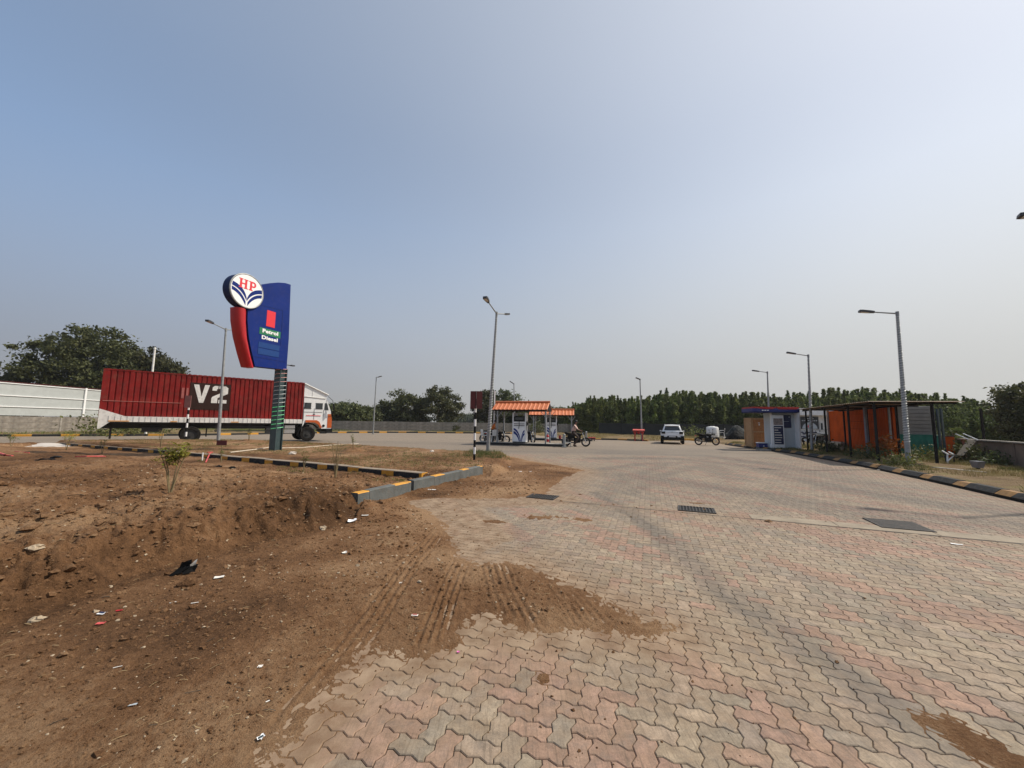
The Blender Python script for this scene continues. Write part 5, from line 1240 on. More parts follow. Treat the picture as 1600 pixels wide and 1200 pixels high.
put_mc(15.12, 29.9, radians(-3), 'black parked motorcycle between the white car and the water tank', lean=-0.1)
c1_ = P(790, 690, 27.9); put_mc(c1_.x - 0.62, c1_.y, radians(-8), 'black motorcycle behind the near island left of the dispenser')
c1_ = P(786, 690, 29.6); put_mc(c1_.x - 0.9, c1_.y + 0.2, radians(10), 'dark motorcycle furthest left under the near canopy behind the chairs')
c1_ = P(826, 690, 29.0); put_mc(c1_.x, c1_.y + 0.3, radians(-62), 'dark motorcycle seen end-on right of the near dispenser')
c1_ = P(1245, 693, 28.5); put_mc(c1_.x - 0.5, c1_.y, radians(-10), 'motorcycle with only its front wheel showing right of the kiosk')
c1_ = P(1280, 690, 31); put_mc(c1_.x, c1_.y, radians(200), 'black motorcycle in front of the white office left of the orange wall')
c1_ = P(1284, 690, 33); put_mc(c1_.x, c1_.y, radians(140), 'dark motorcycle parked second in the row by the orange wall')
c1_ = P(1272, 690, 33.4); put_mc(c1_.x, c1_.y, radians(170), 'dark motorcycle parked closest to the office banner')

# ------------------------------------------------------------------ people
def skinmesh(name, V, E_, R, matk, parent, sub=2, root=0):
    me = bpy.data.meshes.new(name); me.from_pydata(V, E_, [])
    o = bpy.data.objects.new(name, me); C.objects.link(o)
    md = o.modifiers.new('skin', 'SKIN'); md.use_smooth_shade = True
    sv = me.skin_vertices[0].data if me.skin_vertices else None
    if sv is None:
        bpy.context.view_layer.objects.active = o; o.select_set(True); bpy.context.view_layer.update(); sv = o.data.skin_vertices[0].data
    for i, r_ in enumerate(R): sv[i].radius = (r_, r_) if not isinstance(r_, tuple) else r_
    sv[root].use_root = True
    ms = o.modifiers.new('sub', 'SUBSURF'); ms.levels = sub; ms.render_levels = sub
    dg = bpy.context.evaluated_depsgraph_get(); dg.update()
    nm = bpy.data.meshes.new_from_object(o.evaluated_get(dg)); bpy.data.objects.remove(o)
    nm.name = name; nm.materials.clear(); nm.materials.append(MT[matk])
    return link(name, nm, parent)
def person(label, loc, rz, J, shirt, trous, shoe='black'):
    t = thing('person', label, 'person', loc, rz)
    # J joints: pel, waist, chest, neck, head, sh, el, ha (L/R), hip, kn, an, toe (L/R)
    names = ['pel', 'waist', 'chest', 'neck', 'head', 'crown']; V = [J[n] for n in names]; R = [0.13, 0.115, 0.125, 0.05, 0.085, 0.07]; E_ = [(0, 1), (1, 2), (2, 3), (3, 4), (4, 5)]
    for s_ in 'LR':
        b0 = len(V); V += [J['sh' + s_], J['el' + s_], J['wr' + s_], J['ha' + s_]]; R += [0.055, 0.042, 0.028, 0.034]; E_ += [(2, b0), (b0, b0 + 1), (b0 + 1, b0 + 2), (b0 + 2, b0 + 3)]
        b0 = len(V); V += [J['hip' + s_], J['kn' + s_], J['an' + s_], J['to' + s_]]; R += [0.085, 0.06, 0.042, 0.035]; E_ += [(0, b0), (b0, b0 + 1), (b0 + 1, b0 + 2), (b0 + 2, b0 + 3)]
    body = skinmesh('body', V, E_, R, 'skin', t)
    V = [J['pel'], J['waist'], J['chest'], J['shL'], J['elL'], J['shR'], J['elR']]; skinmesh('shirt', V, [(0, 1), (1, 2), (2, 3), (3, 4), (2, 5), (5, 6)], [0.155, 0.15, 0.155, 0.078, 0.06, 0.078, 0.06], shirt, t)
    p_ = Vector(J['pel']); V = [tuple(p_ + Vector((0, 0, 0.02)))] + [J['hipL'], J['knL'], J['anL'], J['hipR'], J['knR'], J['anR']]; skinmesh('trousers', V, [(0, 1), (1, 2), (2, 3), (0, 4), (4, 5), (5, 6)], [0.15, 0.105, 0.078, 0.06, 0.105, 0.078, 0.06], trous, t)
    h = Vector(J['head']); cr = Vector(J['crown'])
    m = MB(); m.sphere(tuple(h * 0.35 + cr * 0.65 + Vector((-0.012, 0, 0.0))), 0.098, 12, 8, (1.08, 0.92, 1.0)); m.build('hair', 'hair', t, True)
    m = MB(); m.sphere(tuple(h + Vector((0.09, 0, 0.0))), 0.016, 6, 5)
    m.build('nose', 'skin', t, True)
    for s_ in (-1, 1):
        m = MB(); m.sphere(tuple(h + Vector((0.078, s_ * 0.03, 0.02))), 0.009, 6, 4); m.build('eye', 'black', t)
    for s_ in 'LR':
        a, b_ = Vector(J['an' + s_]), Vector(J['to' + s_]); m = MB(); d = (b_ - a); m.tube([a + Vector((0, 0, -0.02)) - d * 0.2, a + Vector((0, 0, -0.04)) + d * 0.3, b_ + Vector((0, 0, 0.0))], [0.045, 0.05, 0.038], 8); m.build('shoe', shoe, t, True)
        ha = Vector(J['ha' + s_]); wr = Vector(J['wr' + s_]); d = (ha - wr).normalized(); sd_ = d.orthogonal().normalized(); m = MB()
        for k in range(4): o_ = sd_ * (k - 1.5) * 0.019; m.tube([ha + o_, ha + o_ + d * 0.045, ha + o_ + d * 0.07 + Vector((0, 0, -0.025))], [0.01, 0.009, 0.007], 5)
        m.tube([wr + d * 0.03 + sd_ * 0.03, wr + d * 0.07 + sd_ * 0.055], [0.011, 0.008], 5); m.build('fingers', 'skin', t, True)
    return t
Jr = dict(pel=(-0.18, 0, 0.92), waist=(-0.16, 0, 1.08), chest=(-0.06, 0, 1.32), neck=(-0.01, 0, 1.48), head=(0.04, 0, 1.60), crown=(0.035, 0, 1.70),
 shL=(-0.05, 0.19, 1.38), elL=(0.12, 0.27, 1.14), wrL=(0.30, 0.28, 1.06), haL=(0.36, 0.28, 1.05), shR=(-0.05, -0.19, 1.38), elR=(0.12, -0.27, 1.14), wrR=(0.30, -0.28, 1.06), haR=(0.36, -0.28, 1.05),
 hipL=(-0.14, 0.1, 0.90), knL=(0.26, 0.19, 0.72), anL=(0.05, 0.2, 0.34), toL=(0.2, 0.21, 0.30), hipR=(-0.14, -0.1, 0.90), knR=(0.20, -0.22, 0.60), anR=(-0.12, -0.26, 0.12), toR=(0.06, -0.27, 0.05))
person('person in a pale pink shirt riding the motorcycle with one foot down', (RB[0], RB[1], 0), RB[2], Jr, 'shirtp', 'trousb')
Js = dict(pel=(0, 0, 0.95), waist=(0.03, 0, 1.1), chest=(0.10, 0, 1.32), neck=(0.15, 0, 1.46), head=(0.19, 0, 1.56), crown=(0.20, 0, 1.66),
 shL=(0.1, 0.19, 1.38), elL=(0.16, 0.25, 1.12), wrL=(0.36, 0.20, 1.02), haL=(0.43, 0.18, 1.0), shR=(0.1, -0.19, 1.38), elR=(0.12, -0.26, 1.12), wrR=(0.30, -0.24, 0.98), haR=(0.37, -0.22, 0.96),
 hipL=(0, 0.1, 0.92), knL=(0.05, 0.11, 0.5), anL=(0, 0.11, 0.08), toL=(0.16, 0.12, 0.03), hipR=(0, -0.1, 0.92), knR=(-0.02, -0.11, 0.5), anR=(-0.08, -0.12, 0.08), toR=(0.08, -0.13, 0.03))
c1_ = P(769.5, 690, 27.3); person('person in an orange shirt and black trousers standing under the near canopy', (c1_.x, c1_.y, 0.0), radians(5), Js, 'shirto', 'trous')
c1_ = P(829, 690, 29.6); Jb = dict(Js); person('person in dark clothes standing right of the near dispenser', (c1_.x - 0.25, c1_.y + 0.5, 0.0), radians(160), Jb, 'trous', 'trous')

# ------------------------------------------------------------------ white car seen from behind
CA = thing('parked_car', 'white compact suv parked facing the grove, seen from behind', 'car', (13.6, 32.75, 0), radians(68))
MT['carwhite'] = mat('car_white_paint', (0.78, 0.78, 0.78), 0.22, var=0.03, spec=0.6)
# local x forward; rear face at x=-1.95
def loft(sections, close=True):
    m = MB(); n = len(sections[0])
    for s_ in sections: m.v += s_
    for i in range(len(sections) - 1):
        for k in range(n - 1): m.f.append((i * n + k, i * n + k + 1, (i + 1) * n + k + 1, (i + 1) * n + k)); m.m.append(0)
    m.f.append(tuple(range(n - 1, -1, -1))); m.m.append(0); m.f.append(tuple((len(sections) - 1) * n + k for k in range(n))); m.m.append(0)
    return m
def bsec(x, hw, z0, zs, zt, tw):      # lower body section
    R_ = [(0, z0), (hw * 0.90, z0), (hw * 0.985, z0 + 0.10), (hw, zs - 0.12), (hw * 0.985, zs), (tw * 1.02, zt - 0.03), (tw * 0.95, zt), (0, zt + 0.02)]
    return [(x, -a, b_) for a, b_ in R_[::-1]] + [(x, a, b_) for a, b_ in R_[1:]]
secs = [bsec(-1.97, 0.74, 0.42, 0.78, 0.97, 0.62), bsec(-1.93, 0.82, 0.36, 0.84, 1.02, 0.72), bsec(-1.82, 0.865, 0.30, 0.88, 1.04, 0.76), bsec(-1.4, 0.885, 0.28, 0.90, 1.03, 0.78), bsec(-0.5, 0.885, 0.26, 0.90, 1.0, 0.80), bsec(0.6, 0.885, 0.26, 0.88, 0.98, 0.80), bsec(1.2, 0.875, 0.27, 0.84, 0.95, 0.76), bsec(1.75, 0.85, 0.28, 0.74, 0.86, 0.68), bsec(2.0, 0.76, 0.34, 0.62, 0.72, 0.55)]
loft(secs).build('body', 'carwhite', CA, True)
def gsec(x, wb, zb, wt, ztp):
    R_ = [(0, zb), (wb, zb), (wb * 0.985, zb + 0.05), (wt * 1.02, ztp - 0.05), (wt * 0.93, ztp), (0, ztp + 0.02)]
    return [(x, -a, b_) for a, b_ in R_[::-1]] + [(x, a, b_) for a, b_ in R_[1:]]
loft([gsec(-1.80, 0.74, 0.98, 0.70, 1.06), gsec(-1.62, 0.755, 0.98, 0.60, 1.42), gsec(-1.45, 0.76, 0.98, 0.57, 1.50), gsec(-0.8, 0.77, 0.98, 0.585, 1.535), gsec(-0.1, 0.77, 0.97, 0.58, 1.53), gsec(0.35, 0.765, 0.96, 0.56, 1.46), gsec(1.0, 0.74, 0.94, 0.70, 0.99)]).build('greenhouse', 'carwhite', CA, True)
m = MB(); m.add([(-1.80, -0.60, 1.09), (-1.80, 0.60, 1.09), (-1.635, 0.50, 1.40), (-1.635, -0.50, 1.40)], [(0, 3, 2, 1)]); m.v = [(x - 0.012, y, z) for x, y, z in m.v]; m.build('rear_window', 'glass', CA)
m = MB(); m.box((-1.60, 0, 1.475), (0.26, 1.06, 0.035), ry=radians(-4)); m.build('roof_spoiler', 'carwhite', CA)
for s_ in (-1, 1):
    m = MB(); m.add([(-1.45, s_ * 0.775, 1.03), (-0.4, s_ * 0.79, 1.02), (-0.4, s_ * 0.63, 1.42), (-1.3, s_ * 0.63, 1.42)], [(0, 1, 2, 3)]); m.add([(-0.33, s_ * 0.79, 1.02), (0.75, s_ * 0.775, 1.0), (0.25, s_ * 0.62, 1.40), (-0.33, s_ * 0.63, 1.42)], [(0, 1, 2, 3)]); m.build('side_window', 'glass', CA)
    m = MB(); m.tube([(-1.35, s_ * 0.56, 1.53), (-1.2, s_ * 0.56, 1.575), (0.0, s_ * 0.56, 1.57), (0.2, s_ * 0.56, 1.52)], 0.018, 6); m.build('roof_rail', 'steel', CA)
    m = MB(); m.box((-1.965, s_ * 0.66, 0.91), (0.12, 0.28, 0.17), s_ * -0.30); tl = m.build('tail_light', 'black', CA)
    m = MB(); m.box((-1.97, s_ * 0.64, 0.925), (0.012, 0.12, 0.05), s_ * 0.25); m.build('lamp_bar', 'red', tl)
    m = MB(); m.box((0.55, s_ * 0.90, 1.02), (0.12, 0.14, 0.10)); m.box((0.6, s_ * 0.82, 0.98), (0.06, 0.12, 0.04)); m.build('mirror', 'carwhite', CA)
    for x in (-1.25, 1.25):
        m = MB(); n = 24; prof = [(-0.11, 0.2), (-0.11, 0.29), (-0.08, 0.325), (0.08, 0.325), (0.11, 0.29), (0.11, 0.2)]
        for a_, rr in prof:
            for k in range(n): m.v.append((x + rr * cos(2 * pi * k / n), s_ * 0.78 + a_, 0.325 + rr * sin(2 * pi * k / n)))
        for i in range(5):
            for k in range(n): m.f.append((i * n + k, i * n + (k + 1) % n, (i + 1) * n + (k + 1) % n, (i + 1) * n + k)); m.m.append(0)
        wh = m.build('wheel', 'rubber', CA, True); m = MB(); m.cyl((x, s_ * 0.70, 0.325), (x, s_ * 0.87, 0.325), 0.2, n=16); m.build('rim', 'steel', wh)
m = MB(); m.box((-1.92, 0, 0.44), (0.22, 1.62, 0.24)); m.box((-1.88, 0.74, 0.49), (0.3, 0.24, 0.34)); m.box((-1.88, -0.74, 0.49), (0.3, 0.24, 0.34)); m.prism([(-0.45, 0.52), (0.45, 0.52), (0.34, 0.66), (-0.34, 0.66)], (-2.0, 0, 0), (0, 1, 0), (0, 0, 1), (1, 0, 0), 0.0, 0.12); m.build('bumper_cladding', 'black', CA)
m = MB(); m.box((-2.012, 0, 0.555), (0.02, 0.5, 0.12)); m.build('number_plate', 'whiteflat', CA)
m = MB(); m.box((-2.02, 0, 0.40), (0.02, 0.9, 0.07)); m.build('skid_plate', 'steel', CA)
m = MB(); m.box((-1.975, 0, 0.93), (0.02, 0.9, 0.018)); m.box((-1.99, 0, 0.955), (0.02, 0.16, 0.03)); m.build('tailgate_trim', 'steel', CA)

# ------------------------------------------------------------------ bucket stand, tank, heap
x, y = P(998, 687, 36.0).xy
t = thing('bucket_stand', 'red sand bucket stand left of the white car in front of a lamp', 'stand', (x, y, 0), radians(-8))
m = MB()
for s_ in (-0.34, 0.34):
    for d in (-0.18, 0.18): m.box((s_, d, 0.45), (0.05, 0.05, 0.9))
    m.box((s_, 0, 0.12), (0.05, 0.4, 0.05))
m.box((0, 0, 0.86), (0.95, 0.05, 0.05)); m.build('frame', 'red', t)
for s_ in (-0.33, 0.0, 0.33):
    m = MB(); m.tube([(s_, 0, 0.66), (s_, 0, 0.70), (s_, 0, 0.90)], [0.07, 0.11, 0.15], 12); m.build('bucket', 'red', t, True)
m = MB(); m.box((0, 0, 0.96), (1.05, 0.5, 0.07)); m.prism([(-0.26, 1.0), (0.26, 1.0), (0, 1.10)], (-0.52, 0, 0), (0, 1, 0), (0, 0, 1), (1, 0, 0), 0, 1.04); m.build('hood', mat('hood_faded_red', (0.55, 0.08, 0.06), 0.5, var=0.2), t)
tk = P(1113.5, 681.5, 43)
t = thing('water_tank', 'round white plastic water tank standing by the net fence', 'water tank', (tk.x, tk.y, 0.28))
m = MB(); m.tube([(0, 0, 0), (0, 0, 0.05), (0, 0, 1.0), (0, 0, 1.08), (0, 0, 1.14)], [0.60, 0.62, 0.62, 0.57, 0.3], 28); tb_ = m.build('shell', 'plastic', t, True)
for z in (0.25, 0.5, 0.75): m = MB(); m.torus((0, 0, z), (0, 0, 1), 0.622, 0.012, 28, 5); m.build('ring', 'plastic', t, True)
m = MB(); m.cyl((0, 0, 1.12), (0, 0, 1.2), 0.22, n=16); m.build('lid', 'plastic', t, True)
t = thing('plinth', 'pale concrete plinth under the white water tank', 'plinth', (tk.x + 0.4, tk.y, 0), radians(-5)); m = MB(); m.box((0, 0, 0.13), (2.3, 1.3, 0.3)); m.build('block', 'concrete', t); m = MB(); m.box((0.9, -0.75, 0.14), (0.9, 0.2, 0.24)); m.build('front_step', 'whitedirty', t)
def heap(label, cx, cy, rx, ry, h, matk, seed, name='tarpaulin_heap', cat='tarpaulin', n=40):
    t = []; x = np.linspace(-1, 1, n); X, Y = np.meshgrid(x, x); r_ = np.hypot(X, Y)
    z = h * np.clip(1 - r_ ** 1.6, -0.1, 1) + 0.28 * h * fbm(X + seed, Y, 2.5, 4, seed) * (r_ < 1.05) + 0.15 * h * np.abs(fbm(X, Y + seed, 5, 3, seed + 5))
    i = np.arange(n - 1)[:, None] * n + np.arange(n - 1)[None, :]; F = np.stack([i, i + 1, i + n + 1, i + n], -1).reshape(-1, 4); F = F[(r_.ravel()[F] < 1.08).any(1)]
    o = link(name, npmesh(name, np.c_[(X * rx).ravel(), (Y * ry).ravel(), np.maximum(z.ravel(), -0.1)], F, matk)); o.location = (cx, cy, 0.08); tag(o, label, cat); return o
hp = P(1153, 684, 40.5); heap('crumpled black tarpaulin heap left of the wooden crate', hp.x, hp.y, 1.25, 0.9, 0.95, 'tarp', 4)
hp = P(1152, 684, 44); heap('dark tarpaulin heap with a grey top edge behind the first heap', hp.x, hp.y, 1.6, 0.9, 1.45, 'net', 9)

# ------------------------------------------------------------------ crate and kiosk
cx_, cy_ = P(1176, 697, 26.3).xy
t = thing('wooden_crate', 'tall plank crate with lighter frame standing left of the kiosk', 'crate', (cx_, cy_, 0.12), radians(-6))
Wc, Dc, Hc = 1.10, 1.0, 1.93
m = MB(); m.box((Wc / 2, Dc / 2, Hc / 2), (Wc - 0.06, Dc - 0.06, Hc - 0.04)); m.build('core', 'wood', t)
for k in range(8):
    m = MB(); m.box((Wc * (k + 0.5) / 8, 0.018, Hc / 2), (Wc / 8 - 0.008, 0.022, Hc - 0.05)); m.build('plank', 'wood', t)
for k in range(7):
    m = MB(); m.box((0.018, Dc * (k + 0.5) / 7, Hc / 2), (0.022, Dc / 7 - 0.008, Hc - 0.05)); m.build('plank', 'wood2', t)
def fr(m):
    for x in (0.04, Wc - 0.04): m.box((x, -0.012, Hc / 2), (0.09, 0.035, Hc))
    for z in (0.05, Hc * 0.53, Hc - 0.045): m.box((Wc / 2, -0.010, z), (Wc - 0.18, 0.03, 0.085))
    for y in (0.05, Dc - 0.04): m.box((-0.012, y, Hc / 2), (0.03, 0.085, Hc))
    for z in (0.05, Hc * 0.53, Hc - 0.045): m.box((-0.010, Dc / 2, z), (0.026, Dc - 0.18, 0.085))
    m.box((Wc / 2, Dc / 2, Hc + 0.01), (Wc + 0.05, Dc + 0.05, 0.03))
m = MB(); fr(m); m.build('frame', 'wood2', t)
m = MB(); m.box((0.48, 0.002, 1.62), (0.13, 0.012, 0.05)); m.box((0.49, 0.002, 1.50), (0.08, 0.012, 0.10)); m.build('paper_label', 'paper', t)
m = MB()
for x in (0.15, 0.55, 0.95): m.box((x, 0.5, -0.05), (0.1, 1.0, 0.1))
m.build('skid', 'oldwood', t)

kx, ky = P(1206, 700, 24.6).xy
K = thing('kiosk', 'small white kiosk with overhanging blue and red roof band and notice boards', 'kiosk', (kx, ky, 0.12), radians(-8))
MT['kwhite'] = mat('kiosk_pale_panel', (0.44, 0.48, 0.50), 0.4, var=0.06, scale=2, dirt=0.06)
MT['posternavy'] = mat('poster_navy', (0.012, 0.02, 0.07), 0.4, var=0.1)
m = MB(); m.box((0.72, 0.45, 1.12), (1.40, 0.86, 2.3)); m.build('body', 'kwhite', K)
m = MB(); m.box((1.44, 0.0, 1.12), (0.07, 0.98, 2.3), radians(0)); m.prism([(1.41, -0.03), (1.53, 0.06), (1.53, 0.2), (1.41, 0.2)], (0, 0, 0), (1, 0, 0), (0, 1, 0), (0, 0, 1), -0.03, 2.26); m.build('lit_edge_panel', 'white', K)  # white angled bevel added to show the bright sunlit strip on this edge
m = MB(); m.box((0.04, -0.02, 1.12), (0.1, 0.1, 2.3)); m.build('corner_post', 'white', K)
m = MB(); m.box((0.15, 0.35, 2.32), (2.72, 1.5, 0.14)); m.build('roof_band', 'navy', K)
MT['bandblue'] = mat('band_blue', (0.012, 0.022, 0.16), 0.35, var=0.1)
m = MB(); m.box((0.15, 0.35, 2.42), (2.74, 1.52, 0.2)); m.build('roof_band_upper', 'bandblue', K)
m = MB(); m.prism([(0.15, 2.60), (0.32, 2.47), (1.38, 2.47), (1.38, 2.60)], (0, -0.415, 0), (1, 0, 0), (0, 0, 1), (0, 1, 0), -0.012, 0.02); m.prism([(-1.2, 2.545), (-0.35, 2.475), (0.0, 2.475), (0.0, 2.60), (-1.2, 2.60)], (0, -0.415, 0), (1, 0, 0), (0, 0, 1), (0, 1, 0), -0.012, 0.02); m.box((0.15, 0.35, 2.57), (2.70, 1.48, 0.10)); m.build('red_band', 'red', K)
m = MB(); 
for k in range(3): m.box((-0.62 + 0.15 * k, -0.425, 2.40), (0.11, 0.012, 0.045))
m.build('small_white_lettering', 'whiteflat', K)
m = MB(); m.box((0.40, -0.06, 1.08), (0.66, 0.06, 2.05), rz=0); nb_ = m.build('notice_stand', 'white', K)
m = MB(); m.box((0.40, -0.095, 1.70), (0.54, 0.012, 0.42)); m.build('photo_poster', mat('poster_brown_navy', (0.10, 0.07, 0.08), 0.5, var=0.8, scale=18, col2=(0.40, 0.33, 0.28)), nb_)
m = MB(); m.box((0.40, -0.095, 0.86), (0.54, 0.012, 1.16)); m.build('price_poster', 'posternavy', nb_)
m = MB()
for k, L in enumerate((0.40, 0.22, 0.34, 0.42, 0.42, 0.36, 0.36)): m.box((0.16 + L / 2, -0.104, 1.32 - k * 0.155), (L, 0.008, 0.05))
m.build('poster_line', 'paper', nb_)
m = MB(); m.box((0.95, -0.01, 1.72), (0.5, 0.02, 0.80)); nv = m.build('navy_board', 'posternavy', K)
m = MB(); m.box((0.90, -0.024, 1.72), (0.34, 0.006, 0.02)); m.box((1.1, -0.024, 2.0), (0.06, 0.006, 0.06)); m.build('board_print', 'kwhite', nv)
m = MB(); m.box((0.5, -0.2, -0.10), (2.6, 1.1, 0.12)); m.build('step_slab', 'concrete', K)
bx0 = P(1191.5, 698, 25.3); t = thing('air_box', 'low blue box with white top in front of the wooden crate', 'box', (bx0.x, bx0.y, 0.12), radians(-6)); m = MB(); m.box((0, 0, 0.17), (0.62, 0.3, 0.26)); m.build('body', 'bandblue', t); m = MB(); m.box((0, 0, 0.325), (0.66, 0.34, 0.05)); m.build('lid', 'white', t)
m = MB(); m.box((0.0, -0.155, 0.12), (0.08, 0.01, 0.05)); m.build('latch', 'white', t)
bx0 = P(1205, 696, 24.9); t = thing('white_jar', 'small round white can beside the kiosk notice stand', 'can', (bx0.x - 0.05, bx0.y - 0.2, 0.1)); m = MB(); m.tube([(0, 0, 0), (0, 0, 0.26), (0, 0, 0.34)], [0.12, 0.13, 0.07], 12); m.build('shell', 'plastic', t, True); m = MB(); m.cyl((0, 0, 0.34), (0, 0, 0.38), 0.05, n=10); m.build('cap', 'white', t)

# ------------------------------------------------------------------ office
ox, oy = P(1225, 690, 37).xy; OFA = -14.0
OF = thing('office_building', 'low white office building with dark banner behind the kiosk and shed', 'building', (ox, oy, 0), radians(OFA))
def oc(px, py):
    s_, z_ = onplane(px, py, (ox, oy), OFA); return s_, z_
sL = oc(1222, 680)[0]; sR = oc(1345, 680)[0]
m = MB(); m.box(((sL + sR) / 2, 2.0, 1.55), (sR - sL, 4.0, 3.1)); m.build('wall', 'whitedirty', OF)
zt = oc(1260, 638)[1]; zb_ = oc(1260, 649)[1]
m = MB(); m.box(((sL + sR) / 2, -0.2, (zt + zb_) / 2), (sR - sL + 0.2, 0.5, zt - zb_)); m.build('fascia', 'white', OF)
a = oc(1249.5, 651); b_ = oc(1279, 670.5)
m = MB(); m.box(((a[0] + b_[0]) / 2, -0.06, (a[1] + b_[1]) / 2), (b_[0] - a[0], 0.06, a[1] - b_[1])); bn = m.build('banner', mat('banner_charcoal', (0.022, 0.024, 0.03), 0.45, var=0.2), OF)
bw = b_[0] - a[0]; bcx = (a[0] + b_[0]) / 2
m = MB()
for z_, L, n_ in ((0.84, 0.5, 5), (0.68, 0.88, 8)):
    for k in range(n_): m.box((bcx - bw * L / 2 + bw * L * (k + 0.5) / n_, -0.095, b_[1] + (a[1] - b_[1]) * z_), (bw * L / n_ * 0.7, 0.006, 0.09))
m.build('banner_lettering', 'kwhite', bn)
ar = [(bcx + 0.42 * bw * cos(pi * q / 14), b_[1] + 0.02 + 0.52 * (a[1] - b_[1]) * sin(pi * q / 14)) for q in range(15)]
m = MB(); m.prism(ar, (0, -0.10, 0), (1, 0, 0), (0, 0, 1), (0, 1, 0), 0, 0.01); m.build('banner_arch', 'kwhite', bn)
m = MB(); hh = (a[1] - b_[1])
for dx, pat in ((-0.18, 'H'), (0.12, 'P')):
    x0 = bcx + dx; z0_ = b_[1] + 0.10 * hh; hL = 0.24 * hh
    m.box((x0 - 0.07, -0.108, z0_ + hL / 2), (0.05, 0.01, hL))
    if pat == 'H': m.box((x0 + 0.07, -0.108, z0_ + hL / 2), (0.05, 0.01, hL)); m.box((x0, -0.108, z0_ + hL / 2), (0.09, 0.01, 0.05))
    else: m.box((x0 + 0.06, -0.108, z0_ + hL * 0.75), (0.05, 0.01, hL * 0.5)); m.box((x0, -0.108, z0_ + hL - 0.025), (0.09, 0.01, 0.05)); m.box((x0, -0.108, z0_ + hL * 0.5), (0.09, 0.01, 0.05))
m.build('banner_initials', 'redflat', bn)
def opening(nm, px0, py0, px1, py1, mk, y=-0.03, fr_=True):
    p, q = oc(px0, py0), oc(px1, py1); m = MB(); m.box(((p[0] + q[0]) / 2, y, (p[1] + q[1]) / 2), (q[0] - p[0], 0.05, p[1] - q[1])); o = m.build(nm, mk, OF)
    if fr_:
        m = MB(); w_ = 0.05; X0, X1, Z0, Z1 = p[0], q[0], q[1], p[1]
        m.box(((X0 + X1) / 2, y - 0.02, Z1 + w_ / 2), (X1 - X0 + 2 * w_, 0.06, w_)); m.box(((X0 + X1) / 2, y - 0.02, Z0 - w_ / 2), (X1 - X0 + 2 * w_, 0.06, w_)); m.box((X0 - w_ / 2, y - 0.02, (Z0 + Z1) / 2), (w_, 0.06, Z1 - Z0)); m.box((X1 + w_ / 2, y - 0.02, (Z0 + Z1) / 2), (w_, 0.06, Z1 - Z0)); m.build('frame', 'whitedirty', o)
    return o
opening('door', 1242.5, 660, 1249, 690, 'whitedirty'); opening('sign_plate', 1241.8, 657, 1248.4, 660, 'black', fr_=False)
opening('window', 1281.5, 661, 1285.5, 672, 'glass'); opening('window', 1287, 661, 1291, 672, 'glass')
m = MB(); p0_, p1_ = oc(1239, 672.5), oc(1295, 671); m.tube([(p0_[0], -0.8, p0_[1]), (p1_[0], -0.8, p1_[1])], 0.025, 6); m.tube([(p0_[0], -0.8, p0_[1]), (p0_[0], -0.8, 0)], 0.025, 6); m.tube([(p1_[0], -0.8, p1_[1]), (p1_[0], -0.8, 0)], 0.025, 6); m.build('front_rail', 'steel', OF)
p = oc(1238.5, 672); t_ = oc(1249, 690)
m = MB(); m.box(((sL + sR) / 2, -1.0, 0.1), (sR - sL, 2.2, 0.2)); m.build('plinth', 'concrete', OF)
for k, (pxx, w_) in enumerate(((1252, .4), (1257, .3), (1262, .45), (1268, .3), (1273, .35))):
    s_ = oc(pxx, 680)[0]; m = MB()
    m.box((s_, -0.04, 1.02 - 0.15 * (k % 2)), (w_, 0.04, 0.12)); m.box((s_ + 0.05, -0.04, 0.62 - 0.1 * (k % 2)), (w_ * 1.1, 0.04, 0.10)); m.build('shutter_slot', 'posternavy', OF)

# ------------------------------------------------------------------ shed with posts
q0 = np.array([15.2, 16.1]); e1 = E1; e2 = np.array([0.354, 0.935]); W_ = 1.85
SH = thing('open_shed', 'open shed with dark posts and thin sheet roof along the right verge', 'shed', (q0[0], q0[1], 0.1), 0)
def sp(a_, b_, z): v = e1 * a_ + e2 * b_; return Vector((v[0], v[1], z - 0.1))
ZR_ = 2.60
for a_, bs in ((0, (0, 2.4, 5.15, 8.0)), (W_, (0, 2.5, 5.2, 7.9))):
    for b2 in bs:
        m = MB(); p_ = sp(a_, b2, 0.05); m.box((p_.x, p_.y, (ZR_ - 0.08) / 2 - 0.05), (0.075, 0.075, ZR_ - 0.08), atan2(e2[1], e2[0])); m.build('post', 'darksteel', SH)
def beam(m, p, q, w_=0.06): m.tube([p, q], w_ / 1.4, 4)
m = MB()
for a_ in (0, W_): beam(m, sp(a_, -0.1, ZR_ - 0.06), sp(a_, 8.5, ZR_ - 0.10))
for b2 in (0, 2.4, 5.15, 8.0): beam(m, sp(-0.15, b2, ZR_ - 0.055), sp(2.6, b2, ZR_ - 0.075))
m.build('roof_frame', 'darksteel', SH)
MT['shedroof'] = mat('weathered_roof_sheet', (0.30, 0.20, 0.13), 0.6, var=0.3, scale=2, dirt=0.3)
nsh = 9
